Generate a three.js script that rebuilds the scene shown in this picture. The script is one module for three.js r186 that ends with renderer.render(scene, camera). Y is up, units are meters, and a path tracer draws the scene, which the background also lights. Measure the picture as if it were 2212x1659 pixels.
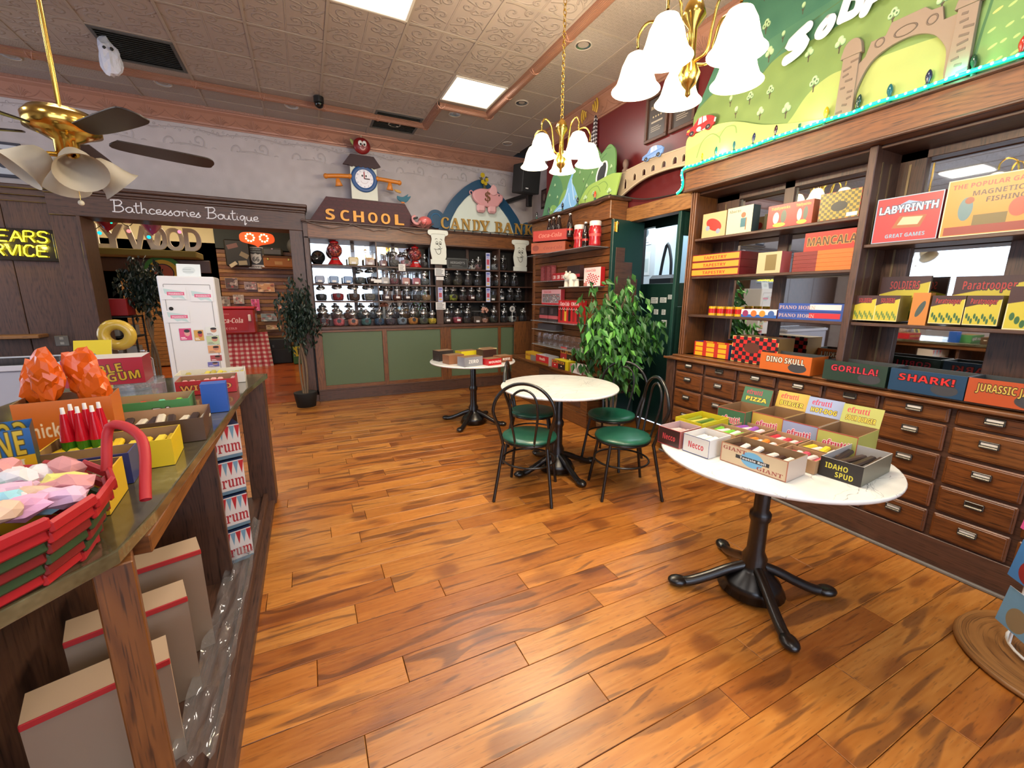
import * as THREE from 'three';
import { mergeGeometries } from 'three/addons/utils/BufferGeometryUtils.js';
import { FontLoader } from 'three/addons/loaders/FontLoader.js';
import { TextGeometry } from 'three/addons/geometries/TextGeometry.js';
import { RectAreaLightUniformsLib } from 'three/addons/lights/RectAreaLightUniformsLib.js';

RectAreaLightUniformsLib.init();
const scene = new THREE.Scene();
scene.background = new THREE.Color(0.62, 0.72, 0.9);   // daylight outside the shop windows behind the camera
scene.backgroundIntensity = 3.0;
const camera = new THREE.PerspectiveCamera(85.121, 2212 / 1659, 0.05, 60);
camera.position.set(0, 1.52, 0);
camera.rotation.set(-11.82 * Math.PI / 180, -25.975 * Math.PI / 180, 0.346 * Math.PI / 180, 'YXZ');
const renderer = new THREE.WebGLRenderer();
renderer.toneMapping = THREE.LinearToneMapping;
renderer.toneMappingExposure = 1.0;
renderer.shadowMap.enabled = true;

// fluorescent ceiling panels: [x, z], first two in view, the rest out of view to light the room; each is a glowing diffuser with an area light just under it
const CEIL = 3.78;
const PANELS = [[1.915, -4.985], [0.67, -3.74], [-1.2, -3.74], [1.915, -1.25], [0.67, -0.01], [-2.43, -1.25], [-1.2, 1.25], [1.3, 2.5], [-3.67, -3.74]];
function area(x, y, z, w, h, color, power, tx, ty, tz) {
  const l = new THREE.RectAreaLight(color, power, w, h);
  l.position.set(x, y, z); l.lookAt(tx, ty, tz); l.name = 'area_light'; scene.add(l); return l;
}
for (const [x, z] of PANELS) area(x, CEIL - 0.03, z, 0.56, 0.56, new THREE.Color(1.0, 0.93, 0.84), 24, x, 0, z);
// daylight through the two shop windows, both out of view, lighting the room
area(-0.15, 2.2, 4.5, 6.0, 2.7, new THREE.Color(0.72, 0.82, 1.0), 2.6, -0.15, 1.9, 0);
area(-5.9, 1.9, -4.3, 3.6, 1.95, new THREE.Color(0.72, 0.82, 1.0), 2.6, 0, 1.7, -4.3);
// ---------- tools ----------
const V3 = THREE.Vector3, PI = Math.PI;
function rng(seed) { let s = seed | 0; return () => { s = (s + 0x6d2b79f5) | 0; let t = Math.imul(s ^ (s >>> 15), 1 | s); t = (t + Math.imul(t ^ (t >>> 7), 61 | t)) ^ t; return ((t ^ (t >>> 14)) >>> 0) / 4294967296; }; }
const used = {};
function numbered(n) { const k = used[n] = (used[n] ?? -1) + 1; return k ? n + '_' + String(k).padStart(3, '0') : n; }
function tag(o, label, category, group) { o.userData.label = label; o.userData.category = category; if (group) o.userData.group = group; return o; }
function thing(name, label, category, p = [0, 0, 0], turn = 0, group) {
  const o = new THREE.Group(); o.name = numbered(name); scene.add(o); o.position.set(...p); o.rotation.y = turn; return tag(o, label, category, group);
}
function struct(name, p = [0, 0, 0]) { const o = new THREE.Group(); o.name = numbered(name); o.position.set(...p); o.userData.kind = 'structure'; scene.add(o); return o; }
function mesh(name, geo, m, parent, p, r) {
  const o = new THREE.Mesh(geo, m); o.name = name; o.castShadow = o.receiveShadow = true; if (p) o.position.set(...p); if (r) o.rotation.set(...r); (parent ?? scene).add(o); return o;
}
// a thing that is one mesh
function single(name, label, category, geo, m, p = [0, 0, 0], turn = 0, group) { const o = mesh(numbered(name), geo, m, scene, p); o.rotation.y = turn; return tag(o, label, category, group); }
function copyOf(src, label, p, turn = 0) { const c = src.clone(); c.name = numbered(src.name.replace(/_\d{3}$/, '')); c.userData = { ...src.userData, label: label ?? src.userData.label }; c.position.set(...p); c.rotation.y = turn; scene.add(c); return c; }
const M4 = (p, r = [0, 0, 0], s = [1, 1, 1]) => new THREE.Matrix4().compose(new V3(...p), new THREE.Quaternion().setFromEuler(new THREE.Euler(...r)), new V3(...(typeof s === 'number' ? [s, s, s] : s)));
function join(list) {
  const g = list.map((x) => { x = x.index ? x.toNonIndexed() : x; for (const k of Object.keys(x.attributes)) if (!['position', 'normal', 'uv'].includes(k)) x.deleteAttribute(k); if (!x.attributes.uv) x.setAttribute('uv', new THREE.BufferAttribute(new Float32Array(x.attributes.position.count * 2), 2)); x.clearGroups(); return x; });
  return g.length === 1 ? g[0] : mergeGeometries(g);
}
const at = (g, p, r, s) => g.clone().applyMatrix4(M4(p, r, s));
// box with chamfered edges, centred
function cbox(w, h, d, c = 0.003) {
  c = Math.min(c, w / 2.01, h / 2.01, d / 2.01);
  if (c <= 0) return new THREE.BoxGeometry(w, h, d).toNonIndexed();
  const X = w / 2, Y = h / 2, Z = d / 2, x = X - c, y = Y - c, z = Z - c, P = [];
  const quad = (a, b, e, f, n) => { const u = new V3(...b).sub(new V3(...a)).cross(new V3(...e).sub(new V3(...a))); const q = u.dot(new V3(...n)) > 0 ? [a, b, e, a, e, f] : [a, e, b, a, f, e]; for (const v of q) P.push(...v); };
  for (const s of [-1, 1]) {
    quad([s * X, -y, -z], [s * X, y, -z], [s * X, y, z], [s * X, -y, z], [s, 0, 0]);
    quad([-x, s * Y, -z], [x, s * Y, -z], [x, s * Y, z], [-x, s * Y, z], [0, s, 0]);
    quad([-x, -y, s * Z], [x, -y, s * Z], [x, y, s * Z], [-x, y, s * Z], [0, 0, s]);
    for (const t of [-1, 1]) {
      quad([s * X, t * y, -z], [s * x, t * Y, -z], [s * x, t * Y, z], [s * X, t * y, z], [s, t, 0]);
      quad([s * X, -y, t * z], [s * x, -y, t * Z], [s * x, y, t * Z], [s * X, y, t * z], [s, 0, t]);
      quad([-x, s * Y, t * z], [-x, s * y, t * Z], [x, s * y, t * Z], [x, s * Y, t * z], [0, s, t]);
      for (const q of [-1, 1]) { const a = [s * X, t * y, q * z], b = [s * x, t * Y, q * z], e = [s * x, t * y, q * Z]; const f = s * t * q > 0 ? [a, b, e] : [a, e, b]; for (const v of f) P.push(...v); }
    }
  }
  const g = new THREE.BufferGeometry(); g.setAttribute('position', new THREE.Float32BufferAttribute(P, 3)); g.computeVertexNormals(); g.setAttribute('uv', new THREE.BufferAttribute(new Float32Array(P.length / 3 * 2), 2)); return g;
}
// uv in metres by dominant normal; grain = axis (0 x, 1 y, 2 z) that u follows; off shifts the pattern
let uvSeed = rng(77);
function uvm(g, grain = -1, off) {
  if (g.index) g = g.toNonIndexed();
  const P = g.attributes.position, n = P.count, uv = new Float32Array(n * 2), a = new V3(), b = new V3(), c = new V3();
  off ??= [uvSeed() * 3, uvSeed() * 3];
  if (grain < 0) { g.computeBoundingBox(); const s = g.boundingBox.getSize(a).toArray(); grain = s.indexOf(Math.max(...s)); }
  for (let i = 0; i < n; i += 3) {
    a.fromBufferAttribute(P, i); b.fromBufferAttribute(P, i + 1); c.fromBufferAttribute(P, i + 2);
    const N = b.clone().sub(a).cross(c.clone().sub(a)), w = [Math.abs(N.x), Math.abs(N.y), Math.abs(N.z)], k = w.indexOf(Math.max(...w));
    const rest = [0, 1, 2].filter((q) => q !== k); let u = rest[0], v = rest[1]; if (grain === v) [u, v] = [v, u];
    for (let j = 0; j < 3; j++) { uv[(i + j) * 2] = P.getComponent(i + j, u) + off[0]; uv[(i + j) * 2 + 1] = P.getComponent(i + j, v) + off[1] + k * 0.37; }
  }
  g.setAttribute('uv', new THREE.BufferAttribute(uv, 2)); return g;
}
// collects boxes for one part
class MB {
  constructor() { this.g = []; }
  add(g, p = [0, 0, 0], r, s) { this.g.push(at(g.index ? g.toNonIndexed() : g, p, r, s)); return this; }
  box(w, h, d, p, r, c = 0.003) { return this.add(cbox(w, h, d, c), p, r); }
  // x0..x1, y0..y1, z0..z1
  span(x0, x1, y0, y1, z0, z1, c = 0.003) { return this.box(x1 - x0, y1 - y0, z1 - z0, [(x0 + x1) / 2, (y0 + y1) / 2, (z0 + z1) / 2], undefined, c); }
  cyl(r0, r1, h, p, r, n = 16) { return this.add(new THREE.CylinderGeometry(r0, r1, h, n), p, r); }
  sph(r, p, s, n = 14) { return this.add(new THREE.SphereGeometry(r, n, Math.round(n * 0.7)), p, undefined, s); }
  tube(pts, r, n = 20, m = 8, closed = false) { return this.add(tubeGeo(pts, r, n, m, closed)); }
  lathe(pr, p, n = 24) { return this.add(latheGeo(pr, n), p); }
  wood(grain) { this.g = this.g.map((x) => uvm(x, grain)); return this; }
  geo() { return join(this.g); }
  build(name, m, parent, p) { return mesh(name, this.geo(), m, parent, p); }
}
const tubeGeo = (pts, r, n = 20, m = 8, closed = false) => new THREE.TubeGeometry(new THREE.CatmullRomCurve3(pts.map((p) => new V3(...p)), closed), n, r, m, closed);
const latheGeo = (pr, n = 24) => new THREE.LatheGeometry(pr.map(([x, y]) => new THREE.Vector2(x, y)), n);
function shapeOf(pts, holes = []) { const s = new THREE.Shape(pts.map(([x, y]) => new THREE.Vector2(x, y))); for (const h of holes) s.holes.push(new THREE.Path(h.map(([x, y]) => new THREE.Vector2(x, y)))); return s; }
function extr(shape, depth, bevel = 0, curve = 12) { const g = new THREE.ExtrudeGeometry(shape, { depth: depth - 2 * bevel, bevelEnabled: bevel > 0, bevelSize: bevel, bevelThickness: bevel, bevelSegments: 2, curveSegments: curve, bevelOffset: -bevel }); g.translate(0, 0, bevel); return g; }
const ell = (cx, cy, rx, ry, n = 28, a0 = 0, a1 = 2 * PI) => [...Array(n + 1).keys()].slice(0, a1 - a0 > 6.28 ? n : n + 1).map((i) => { const a = a0 + (a1 - a0) * i / n; return [cx + rx * Math.cos(a), cy + ry * Math.sin(a)]; });
const spline = (pts, n = 40, closed = true) => new THREE.SplineCurve((closed ? [...pts, pts[0]] : pts).map((p) => new THREE.Vector2(...p))).getPoints(n).map((p) => [p.x, p.y]);
// ---------- materials ----------
const mats = new Map();
function mat(color, o = {}) {
  const k = JSON.stringify([color, o]); if (mats.has(k)) return mats.get(k);
  const P = ['clearcoat', 'transmission', 'sheen', 'ior', 'thickness', 'specularIntensity', 'attenuationDistance'].some((x) => x in o);
  const m = new (P ? THREE.MeshPhysicalMaterial : THREE.MeshStandardMaterial)({ color, roughness: 0.6, ...o }); if (o.emissive) m.emissive = new THREE.Color(o.emissive); mats.set(k, m); return m;
}
function texMat(map, o = {}) { const P = 'clearcoat' in o || 'transmission' in o; return new (P ? THREE.MeshPhysicalMaterial : THREE.MeshStandardMaterial)({ map, roughness: 0.55, ...o }); }
// ---------- noise and textures ----------
function noise2(seed, W, H) {   // tiling value noise, W x H cells
  const r = rng(seed), g = Float32Array.from({ length: W * H }, r);
  return (x, y) => { x = ((x % W) + W) % W; y = ((y % H) + H) % H; const i = x | 0, j = y | 0, u = x - i, v = y - j, a = u * u * (3 - 2 * u), b = v * v * (3 - 2 * v), i1 = (i + 1) % W, j1 = (j + 1) % H; return (g[j * W + i] * (1 - a) + g[j * W + i1] * a) * (1 - b) + (g[j1 * W + i] * (1 - a) + g[j1 * W + i1] * a) * b; };
}
function dataTex(w, h, f, rx = 1, ry = 1, srgb = true) {
  const d = new Uint8Array(w * h * 4), c = [0, 0, 0];
  for (let y = 0; y < h; y++) for (let x = 0; x < w; x++) { f((x + 0.5) / w, (y + 0.5) / h, c); const i = (y * w + x) * 4; for (let k = 0; k < 3; k++) d[i + k] = Math.max(0, Math.min(255, c[k])); d[i + 3] = 255; }
  const t = new THREE.DataTexture(d, w, h); t.wrapS = t.wrapT = THREE.RepeatWrapping; t.magFilter = THREE.LinearFilter; t.minFilter = THREE.LinearMipmapLinearFilter; t.generateMipmaps = true; if (srgb) t.colorSpace = THREE.SRGBColorSpace; t.repeat.set(rx, ry); t.needsUpdate = true; return t;
}
const mix = (a, b, t) => a + (b - a) * t, mix3 = (a, b, t, o) => { o[0] = mix(a[0], b[0], t); o[1] = mix(a[1], b[1], t); o[2] = mix(a[2], b[2], t); };
const cl = (x, a = 0, b = 1) => Math.max(a, Math.min(b, x)), ss = (a, b, x) => { x = cl((x - a) / (b - a)); return x * x * (3 - 2 * x); };
const hex = (h) => { const c = parseInt(h.slice(1), 16); return [c >> 16, (c >> 8) & 255, c & 255]; };
// oak: u along the grain; one repeat = 1.6 m x 0.5 m
function oakTex(seed, light, dark, deep) {
  const n1 = noise2(seed, 5, 9), n2 = noise2(seed + 1, 16, 60), n3 = noise2(seed + 2, 26, 210), n4 = noise2(seed + 3, 4, 4), A = hex(light), B = hex(dark), C = hex(deep);
  return dataTex(1024, 512, (u, v, o) => {
    const warp = n1(u * 5, v * 9) * 1.2 + n4(u * 4, v * 4) * 0.7, ring = 0.5 + 0.5 * Math.sin((v * 5 + warp) * 2 * PI * 3), f = n2(u * 16, v * 60), p = n3(u * 26, v * 210);
    mix3(A, B, cl(0.55 * ring * ring + 0.5 * f - 0.1), o); const k = ss(0.62, 0.95, p) * 0.75 * (0.4 + 0.6 * ring); o[0] = mix(o[0], C[0], k); o[1] = mix(o[1], C[1], k); o[2] = mix(o[2], C[2], k);
  }, 1 / 1.6, 1 / 0.5);
}
// hickory floor board: stains, knots and fine streaks; one repeat = 2.4 m x 0.8 m
function plankTex(seed) {
  const n1 = noise2(seed, 8, 14), n2 = noise2(seed + 1, 24, 90), n3 = noise2(seed + 2, 60, 260), n4 = noise2(seed + 3, 12, 10), n5 = noise2(seed + 4, 9, 30);
  const A = hex('#d79a52'), B = hex('#b9752f'), C = hex('#7a4420'), D = hex('#5d3a26');
  return dataTex(1536, 768, (u, v, o) => {
    const w = n1(u * 8, v * 14), s = n2(u * 24 + w * 2, v * 90), f = n3(u * 60, v * 260), b = n4(u * 12, v * 10 + w), z = n5(u * 9 + w, v * 30 + w * 3);
    mix3(A, B, cl(0.7 * s + 0.35 * w - 0.1), o);
    let k = ss(0.62, 0.9, b) * 0.55; for (let i = 0; i < 3; i++) o[i] = mix(o[i], C[i], k);
    k = ss(0.72, 0.86, z) * 0.5 + ss(0.7, 0.95, f) * 0.28; for (let i = 0; i < 3; i++) o[i] = mix(o[i], D[i], k);
  }, 1 / 2.4, 1 / 0.8);
}
function canvasTex(w, h, draw, o = {}) {
  const c = document.createElement('canvas'); c.width = w; c.height = h; draw(c.getContext('2d'), w, h);
  const t = new THREE.CanvasTexture(c); t.magFilter = THREE.LinearFilter; if (o.srgb !== false) t.colorSpace = THREE.SRGBColorSpace; t.wrapS = t.wrapT = THREE.RepeatWrapping; if (o.repeat) t.repeat.set(...o.repeat); return t;
}
const cssNoise = (c, w, h, n, seed, cols, r0, r1) => { const r = rng(seed); for (let i = 0; i < n; i++) { c.fillStyle = cols[(r() * cols.length) | 0]; c.beginPath(); c.ellipse(r() * w, r() * h, r0 + r() * (r1 - r0), r0 + r() * (r1 - r0), r() * 3, 0, 7); c.fill(); } };
// ---------- print atlas: every printed face of the goods is a region of one of a few sheets ----------
const SHEET = 2048, sheets = [];
function sheet() { const c = document.createElement('canvas'); c.width = c.height = SHEET; const g = c.getContext('2d'); g.fillStyle = '#888'; g.fillRect(0, 0, SHEET, SHEET); const s = { c, g, x: 0, y: 0, row: 0, k: sheets.length }; const t = new THREE.CanvasTexture(c); t.colorSpace = THREE.SRGBColorSpace; t.magFilter = THREE.LinearFilter; s.mat = new THREE.MeshPhysicalMaterial({ map: t, roughness: 0.45, clearcoat: 0.25, clearcoatRoughness: 0.3 }); sheets.push(s); return s; }
function P(w, h, draw) {   // allocates w x h pixels and draws them; returns the region
  let s = sheets[sheets.length - 1] ?? sheet();
  if (s.x + w + 4 > SHEET) { s.x = 0; s.y += s.row + 4; s.row = 0; }
  if (s.y + h + 4 > SHEET) s = sheet();
  const g = s.g; g.save(); g.translate(s.x + 2, s.y + 2); g.beginPath(); g.rect(-1, -1, w + 2, h + 2); g.clip(); draw(g, w, h); g.restore();
  const r = { k: s.k, u0: (s.x + 3) / SHEET, u1: (s.x + w + 1) / SHEET, v0: 1 - (s.y + h + 1) / SHEET, v1: 1 - (s.y + 3) / SHEET }; s.x += w + 4; s.row = Math.max(s.row, h); return r;
}
const patches = new Map();
function col(c) { if (typeof c !== 'string') return c; if (!patches.has(c)) patches.set(c, P(8, 8, (g) => { g.fillStyle = c; g.fillRect(-1, -1, 10, 10); })); return patches.get(c); }
// printed quads gathered into one mesh
class PQ {
  constructor() { this.q = []; }
  quad(a, b, c, d, pr) { if (pr) this.q.push([[a, b, c, d], col(pr)]); return this; }   // a bottom left, b bottom right, c top right, d top left, seen from outside
  tri(a, b, c, pr) { return this.quad(a, b, c, c, pr); }
  // closed or open box: base centre at (x, y, z); f front (+z), k back, l left (-x), r right, t top, d bottom
  box(w, h, d, f, [x, y, z] = [0, 0, 0]) {
    const X = w / 2, Z = d / 2, p = (a, b, c) => [x + a, y + b, z + c];
    this.quad(p(-X, 0, Z), p(X, 0, Z), p(X, h, Z), p(-X, h, Z), f.f).quad(p(X, 0, -Z), p(-X, 0, -Z), p(-X, h, -Z), p(X, h, -Z), f.k ?? f.f)
      .quad(p(-X, 0, -Z), p(-X, 0, Z), p(-X, h, Z), p(-X, h, -Z), f.l ?? f.r ?? f.f).quad(p(X, 0, Z), p(X, 0, -Z), p(X, h, -Z), p(X, h, Z), f.r ?? f.l ?? f.f);
    if (f.t) this.quad(p(-X, h, Z), p(X, h, Z), p(X, h, -Z), p(-X, h, -Z), f.t);
    return this.quad(p(-X, 0, -Z), p(X, 0, -Z), p(X, 0, Z), p(-X, 0, Z), f.d ?? f.t ?? f.f);
  }
  // open tray with walls of thickness e
  tray(w, h, d, f, inner, [x, y, z] = [0, 0, 0], hb = h, e = 0.004) {
    const X = w / 2, Z = d / 2, p = (a, b, c) => [x + a, y + b, z + c], i = X - e, j = Z - e;
    this.quad(p(-X, 0, Z), p(X, 0, Z), p(X, h, Z), p(-X, h, Z), f.f).quad(p(X, 0, -Z), p(-X, 0, -Z), p(-X, hb, -Z), p(X, hb, -Z), f.k ?? f.f)
      .quad(p(-X, 0, -Z), p(-X, 0, Z), p(-X, h, Z), p(-X, hb, -Z), f.l ?? f.r ?? f.f).quad(p(X, 0, Z), p(X, 0, -Z), p(X, hb, -Z), p(X, h, Z), f.r ?? f.l ?? f.f);
    this.quad(p(-i, e, -j), p(i, e, -j), p(i, hb, -j), p(-i, hb, -j), inner).quad(p(i, e, j), p(-i, e, j), p(-i, h, j), p(i, h, j), inner).quad(p(-i, e, j), p(-i, e, -j), p(-i, hb, -j), p(-i, h, j), inner).quad(p(i, e, -j), p(i, e, j), p(i, h, j), p(i, hb, -j), inner);
    this.quad(p(-i, e, j), p(i, e, j), p(i, e, -j), p(-i, e, -j), inner).quad(p(-X, 0, -Z), p(X, 0, -Z), p(X, 0, Z), p(-X, 0, Z), inner);
    const rim = f.t ?? inner;
    return this.quad(p(-X, h, Z), p(X, h, Z), p(i, h, j), p(-i, h, j), rim).quad(p(X, h, Z), p(X, hb, -Z), p(i, hb, -j), p(i, h, j), rim).quad(p(-X, hb, -Z), p(-X, h, Z), p(-i, h, j), p(-i, hb, -j), rim).quad(p(X, hb, -Z), p(-X, hb, -Z), p(-i, hb, -j), p(i, hb, -j), rim);
  }
  // flat card with thickness: width w, height h, base at y, leaning back by a
  card(w, h, pr, back, [x, y, z], a = 0, e = 0.003) {
    const s = Math.sin(a), c = Math.cos(a), X = w / 2, p = (u, v, n) => [x + u, y + v * c + n * s, z - v * s + n * c];
    return this.quad(p(-X, 0, e), p(X, 0, e), p(X, h, e), p(-X, h, e), pr).quad(p(X, 0, 0), p(-X, 0, 0), p(-X, h, 0), p(X, h, 0), back).quad(p(-X, h, e), p(X, h, e), p(X, h, 0), p(-X, h, 0), back).quad(p(X, 0, e), p(X, 0, 0), p(X, h, 0), p(X, h, e), back).quad(p(-X, 0, 0), p(-X, 0, e), p(-X, h, e), p(-X, h, 0), back);
  }
  geo() {
    const ks = [...new Set(this.q.map((q) => q[1].k))].sort(), pos = [], uv = [], g = new THREE.BufferGeometry();
    ks.forEach((k, mi) => { const st = pos.length / 3; for (const [[a, b, c, d], r] of this.q) if (r.k === k) { pos.push(...a, ...b, ...c, ...a, ...c, ...d); uv.push(r.u0, r.v0, r.u1, r.v0, r.u1, r.v1, r.u0, r.v0, r.u1, r.v1, r.u0, r.v1); } g.addGroup(st, pos.length / 3 - st, mi); });
    g.setAttribute('position', new THREE.Float32BufferAttribute(pos, 3)); g.setAttribute('uv', new THREE.Float32BufferAttribute(uv, 2)); g.computeVertexNormals();
    return [g, ks.length === 1 ? sheets[ks[0]].mat : ks.map((k) => sheets[k].mat)];
  }
  build(name, parent, p, r) { const [g, m] = this.geo(); if (!Array.isArray(m)) g.clearGroups(); return mesh(name, g, m, parent, p, r); }
}
// text helper for prints
function tx(c, s, x, y, size, color, o = {}) {
  c.save(); c.translate(x, y); if (o.rot) c.rotate(o.rot); if (o.skew) c.transform(1, 0, o.skew, 1, 0, 0); c.font = (o.b === false ? '' : 'bold ') + (o.i ? 'italic ' : '') + size + 'px ' + (o.f ?? 'sans-serif'); c.textAlign = o.al ?? 'center'; c.textBaseline = 'middle'; c.lineJoin = 'round';
  if (o.w) { const m = c.measureText(s).width; c.scale(o.w / m, 1); }
  if (o.sh) { c.fillStyle = c.strokeStyle = o.sh; c.lineWidth = o.sw ?? 4; c.strokeText(s, size * 0.05, size * 0.06); c.fillText(s, size * 0.05, size * 0.06); }
  if (o.st) { c.strokeStyle = o.st; c.lineWidth = o.sw ?? 4; c.strokeText(s, 0, 0); } c.fillStyle = color; c.fillText(s, 0, 0); c.restore();
}
const fill = (c, w, h, color) => { c.fillStyle = color; c.fillRect(-2, -2, w + 4, h + 4); };
const rect = (c, x, y, w, h, color) => { c.fillStyle = color; c.fillRect(x, y, w, h); };
const frame = (c, w, h, color, lw) => { c.strokeStyle = color; c.lineWidth = lw * 2; c.strokeRect(0, 0, w, h); };
const disc = (c, x, y, rx, ry, color, rot = 0) => { c.fillStyle = color; c.beginPath(); c.ellipse(x, y, rx, ry, rot, 0, 7); c.fill(); };
const poly = (c, pts, color) => { c.fillStyle = color; c.beginPath(); pts.forEach(([x, y], i) => (i ? c.lineTo(x, y) : c.moveTo(x, y))); c.closePath(); c.fill(); };
const small = (c, x, y, w, n, lh, color) => { for (let i = 0; i < n; i++) rect(c, x, y + i * lh, w * (0.7 + 0.3 * ((i * 37 % 10) / 10)), lh * 0.45, color); };
// crumpled lump: a sphere pushed in and out by noise
function lump(r, seed, amp = 0.3, det = 2) { const g = new THREE.IcosahedronGeometry(r, det), n = noise2(seed, 7, 7), p = g.attributes.position, v = new V3(); for (let i = 0; i < p.count; i++) { v.fromBufferAttribute(p, i); const d = v.clone().normalize(), k = 1 + amp * (n(d.x * 3 + 3.3, d.y * 3 + d.z * 2.1 + 3) - 0.5) * 2; v.multiplyScalar(k); p.setXYZ(i, v.x, v.y, v.z); } g.computeVertexNormals(); return g; }
const fonts = {}; for (const f of ['sans_bold', 'serif_bold', 'sans_regular']) fonts[f] = await new FontLoader().loadAsync('fonts/droid/droid_' + f + '.typeface.json');
function textGeo(s, size, depth, f = 'sans_bold', bevel = 0) { const g = new TextGeometry(s, { font: fonts[f], size, depth, curveSegments: 6, bevelEnabled: bevel > 0, bevelSize: bevel, bevelThickness: bevel, bevelSegments: 1 }); g.computeBoundingBox(); const b = g.boundingBox; g.translate(-(b.min.x + b.max.x) / 2, -b.min.y, 0); return g; }
// ---------- shared materials ----------
const oakA = oakTex(11, '#7a4a22', '#5c3518', '#24130a'), oakB = oakTex(31, '#56392a', '#432a20', '#1d120d'), oakC = oakTex(51, '#9a6a38', '#7d5127', '#3b2210');
const OAK = texMat(oakA, { roughness: 0.42, clearcoat: 0.25, clearcoatRoughness: 0.35 }), DOAK = texMat(oakB, { roughness: 0.45, clearcoat: 0.2, clearcoatRoughness: 0.4 }), LOAK = texMat(oakC, { roughness: 0.45, clearcoat: 0.2, clearcoatRoughness: 0.4 });
const OAKS = ['#ffffff', '#e8dccf', '#f6e6d2', '#d6c8ba'].map((c) => texMat(oakA, { color: c, roughness: 0.4, clearcoat: 0.3, clearcoatRoughness: 0.3 }));
const plankMap = plankTex(5), plankBump = dataTex(512, 256, (() => { const a = noise2(91, 10, 24), b = noise2(92, 40, 120); return (u, v, o) => { o[0] = o[1] = o[2] = 110 + 90 * a(u * 10, v * 24) + 50 * b(u * 40, v * 120); }; })(), 1 / 1.2, 1 / 0.5, false);
const PLANKS = ['#e6dccb', '#dccdb4', '#cfb898', '#ecdcc0', '#c4a88a', '#d6bc98'].map((c) => texMat(plankMap, { color: c, roughness: 0.36, clearcoat: 0.3, clearcoatRoughness: 0.28, bumpMap: plankBump, bumpScale: 0.0012 }));
const DARK = mat('#15110e', { roughness: 0.7 }), IRON = mat('#0b0b0c', { roughness: 0.32, clearcoat: 0.5, clearcoatRoughness: 0.3 }), BRASS = mat('#d8b35a', { roughness: 0.18, metalness: 1 }), STEEL = mat('#b9bcc0', { roughness: 0.25, metalness: 1 }), WHITE = mat('#e9e7e2', { roughness: 0.5 }), BLACK = mat('#121213', { roughness: 0.45 });
const MIRROR = mat('#dfe3e2', { roughness: 0.02, metalness: 1 }), CLEAR = mat('#ffffff', { roughness: 0.03, transmission: 1, thickness: 0, ior: 1.5 }), FILM = mat('#f4f6f8', { roughness: 0.08, transmission: 0.93, thickness: 0, ior: 1.5 });
const CARD = '#a98560', CARDD = '#8a6a4a';
// pressed tin ceiling tile: scrolls in four squares, as a height map
function scroll(c, x, y, r, a, t) { c.beginPath(); for (let i = 0; i <= 40; i++) { const k = i / 40, q = r * (1 - 0.85 * k), g = a + k * t; c[i ? 'lineTo' : 'moveTo'](x + q * Math.cos(g), y + q * Math.sin(g)); } c.stroke(); }
const tinBump = canvasTex(512, 512, (c, w, h) => {
  fill(c, w, h, '#6a6a6a'); c.lineCap = 'round';
  const strokes = (lw, col, f) => { c.lineWidth = lw; c.strokeStyle = col; f(); };
  for (const [lw, s] of [[17, '#9a9a9a'], [9, '#f0f0f0']]) for (let q = 0; q < 4; q++) { c.save(); c.translate(128 + 256 * (q & 1), 128 + 256 * (q >> 1)); c.scale(q & 1 ? -1 : 1, q >> 1 ? -1 : 1); strokes(lw, s, () => {
    scroll(c, -30, -30, 62, 0.4, 6.4); scroll(c, 62, 52, 44, 3.6, -6.2); scroll(c, -72, 70, 36, 5.2, 5.6); scroll(c, 74, -76, 34, 1.6, 5.8);
    c.beginPath(); c.moveTo(-110, -104); c.bezierCurveTo(-60, -120, 20, -116, 40, -96); c.moveTo(-112, 20); c.bezierCurveTo(-90, 60, -40, 96, 10, 106); c.moveTo(20, 20); c.bezierCurveTo(40, 4, 84, -8, 108, -20); c.moveTo(-20, 80); c.bezierCurveTo(0, 60, 14, 50, 24, 96); c.stroke(); }); c.restore(); }
  c.lineWidth = 10; c.strokeStyle = '#d8d8d8'; c.beginPath(); c.moveTo(256, 0); c.lineTo(256, 512); c.stroke(); frame(c, w, h, '#303030', 8);
}, { srgb: false });
const tinBump2 = canvasTex(512, 512, (c, w, h) => { fill(c, w, h, '#777'); for (let i = 0; i < 16; i++) for (let j = 0; j < 16; j++) { c.save(); c.translate(i * 32 + 16, j * 32 + 16); c.strokeStyle = (i + j) & 1 ? '#eee' : '#c0c0c0'; c.lineWidth = 4; c.beginPath(); c.arc(-5, 0, 8, 0.5, 4.6); c.stroke(); c.beginPath(); c.arc(6, 3, 7, 3.6, 8); c.stroke(); disc(c, 0, -10, 3, 3, '#333'); c.restore(); } frame(c, w, h, '#333', 8); }, { srgb: false });
const TIN = [['#a3958c', tinBump], ['#9d8f87', tinBump], ['#9f948d', tinBump2], ['#988c85', tinBump2]].map(([c, b]) => new THREE.MeshStandardMaterial({ color: c, roughness: 0.5, bumpMap: b, bumpScale: b === tinBump ? 0.016 : 0.006 }));
const TBAR = mat('#9c8f84', { roughness: 0.5 });
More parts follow.
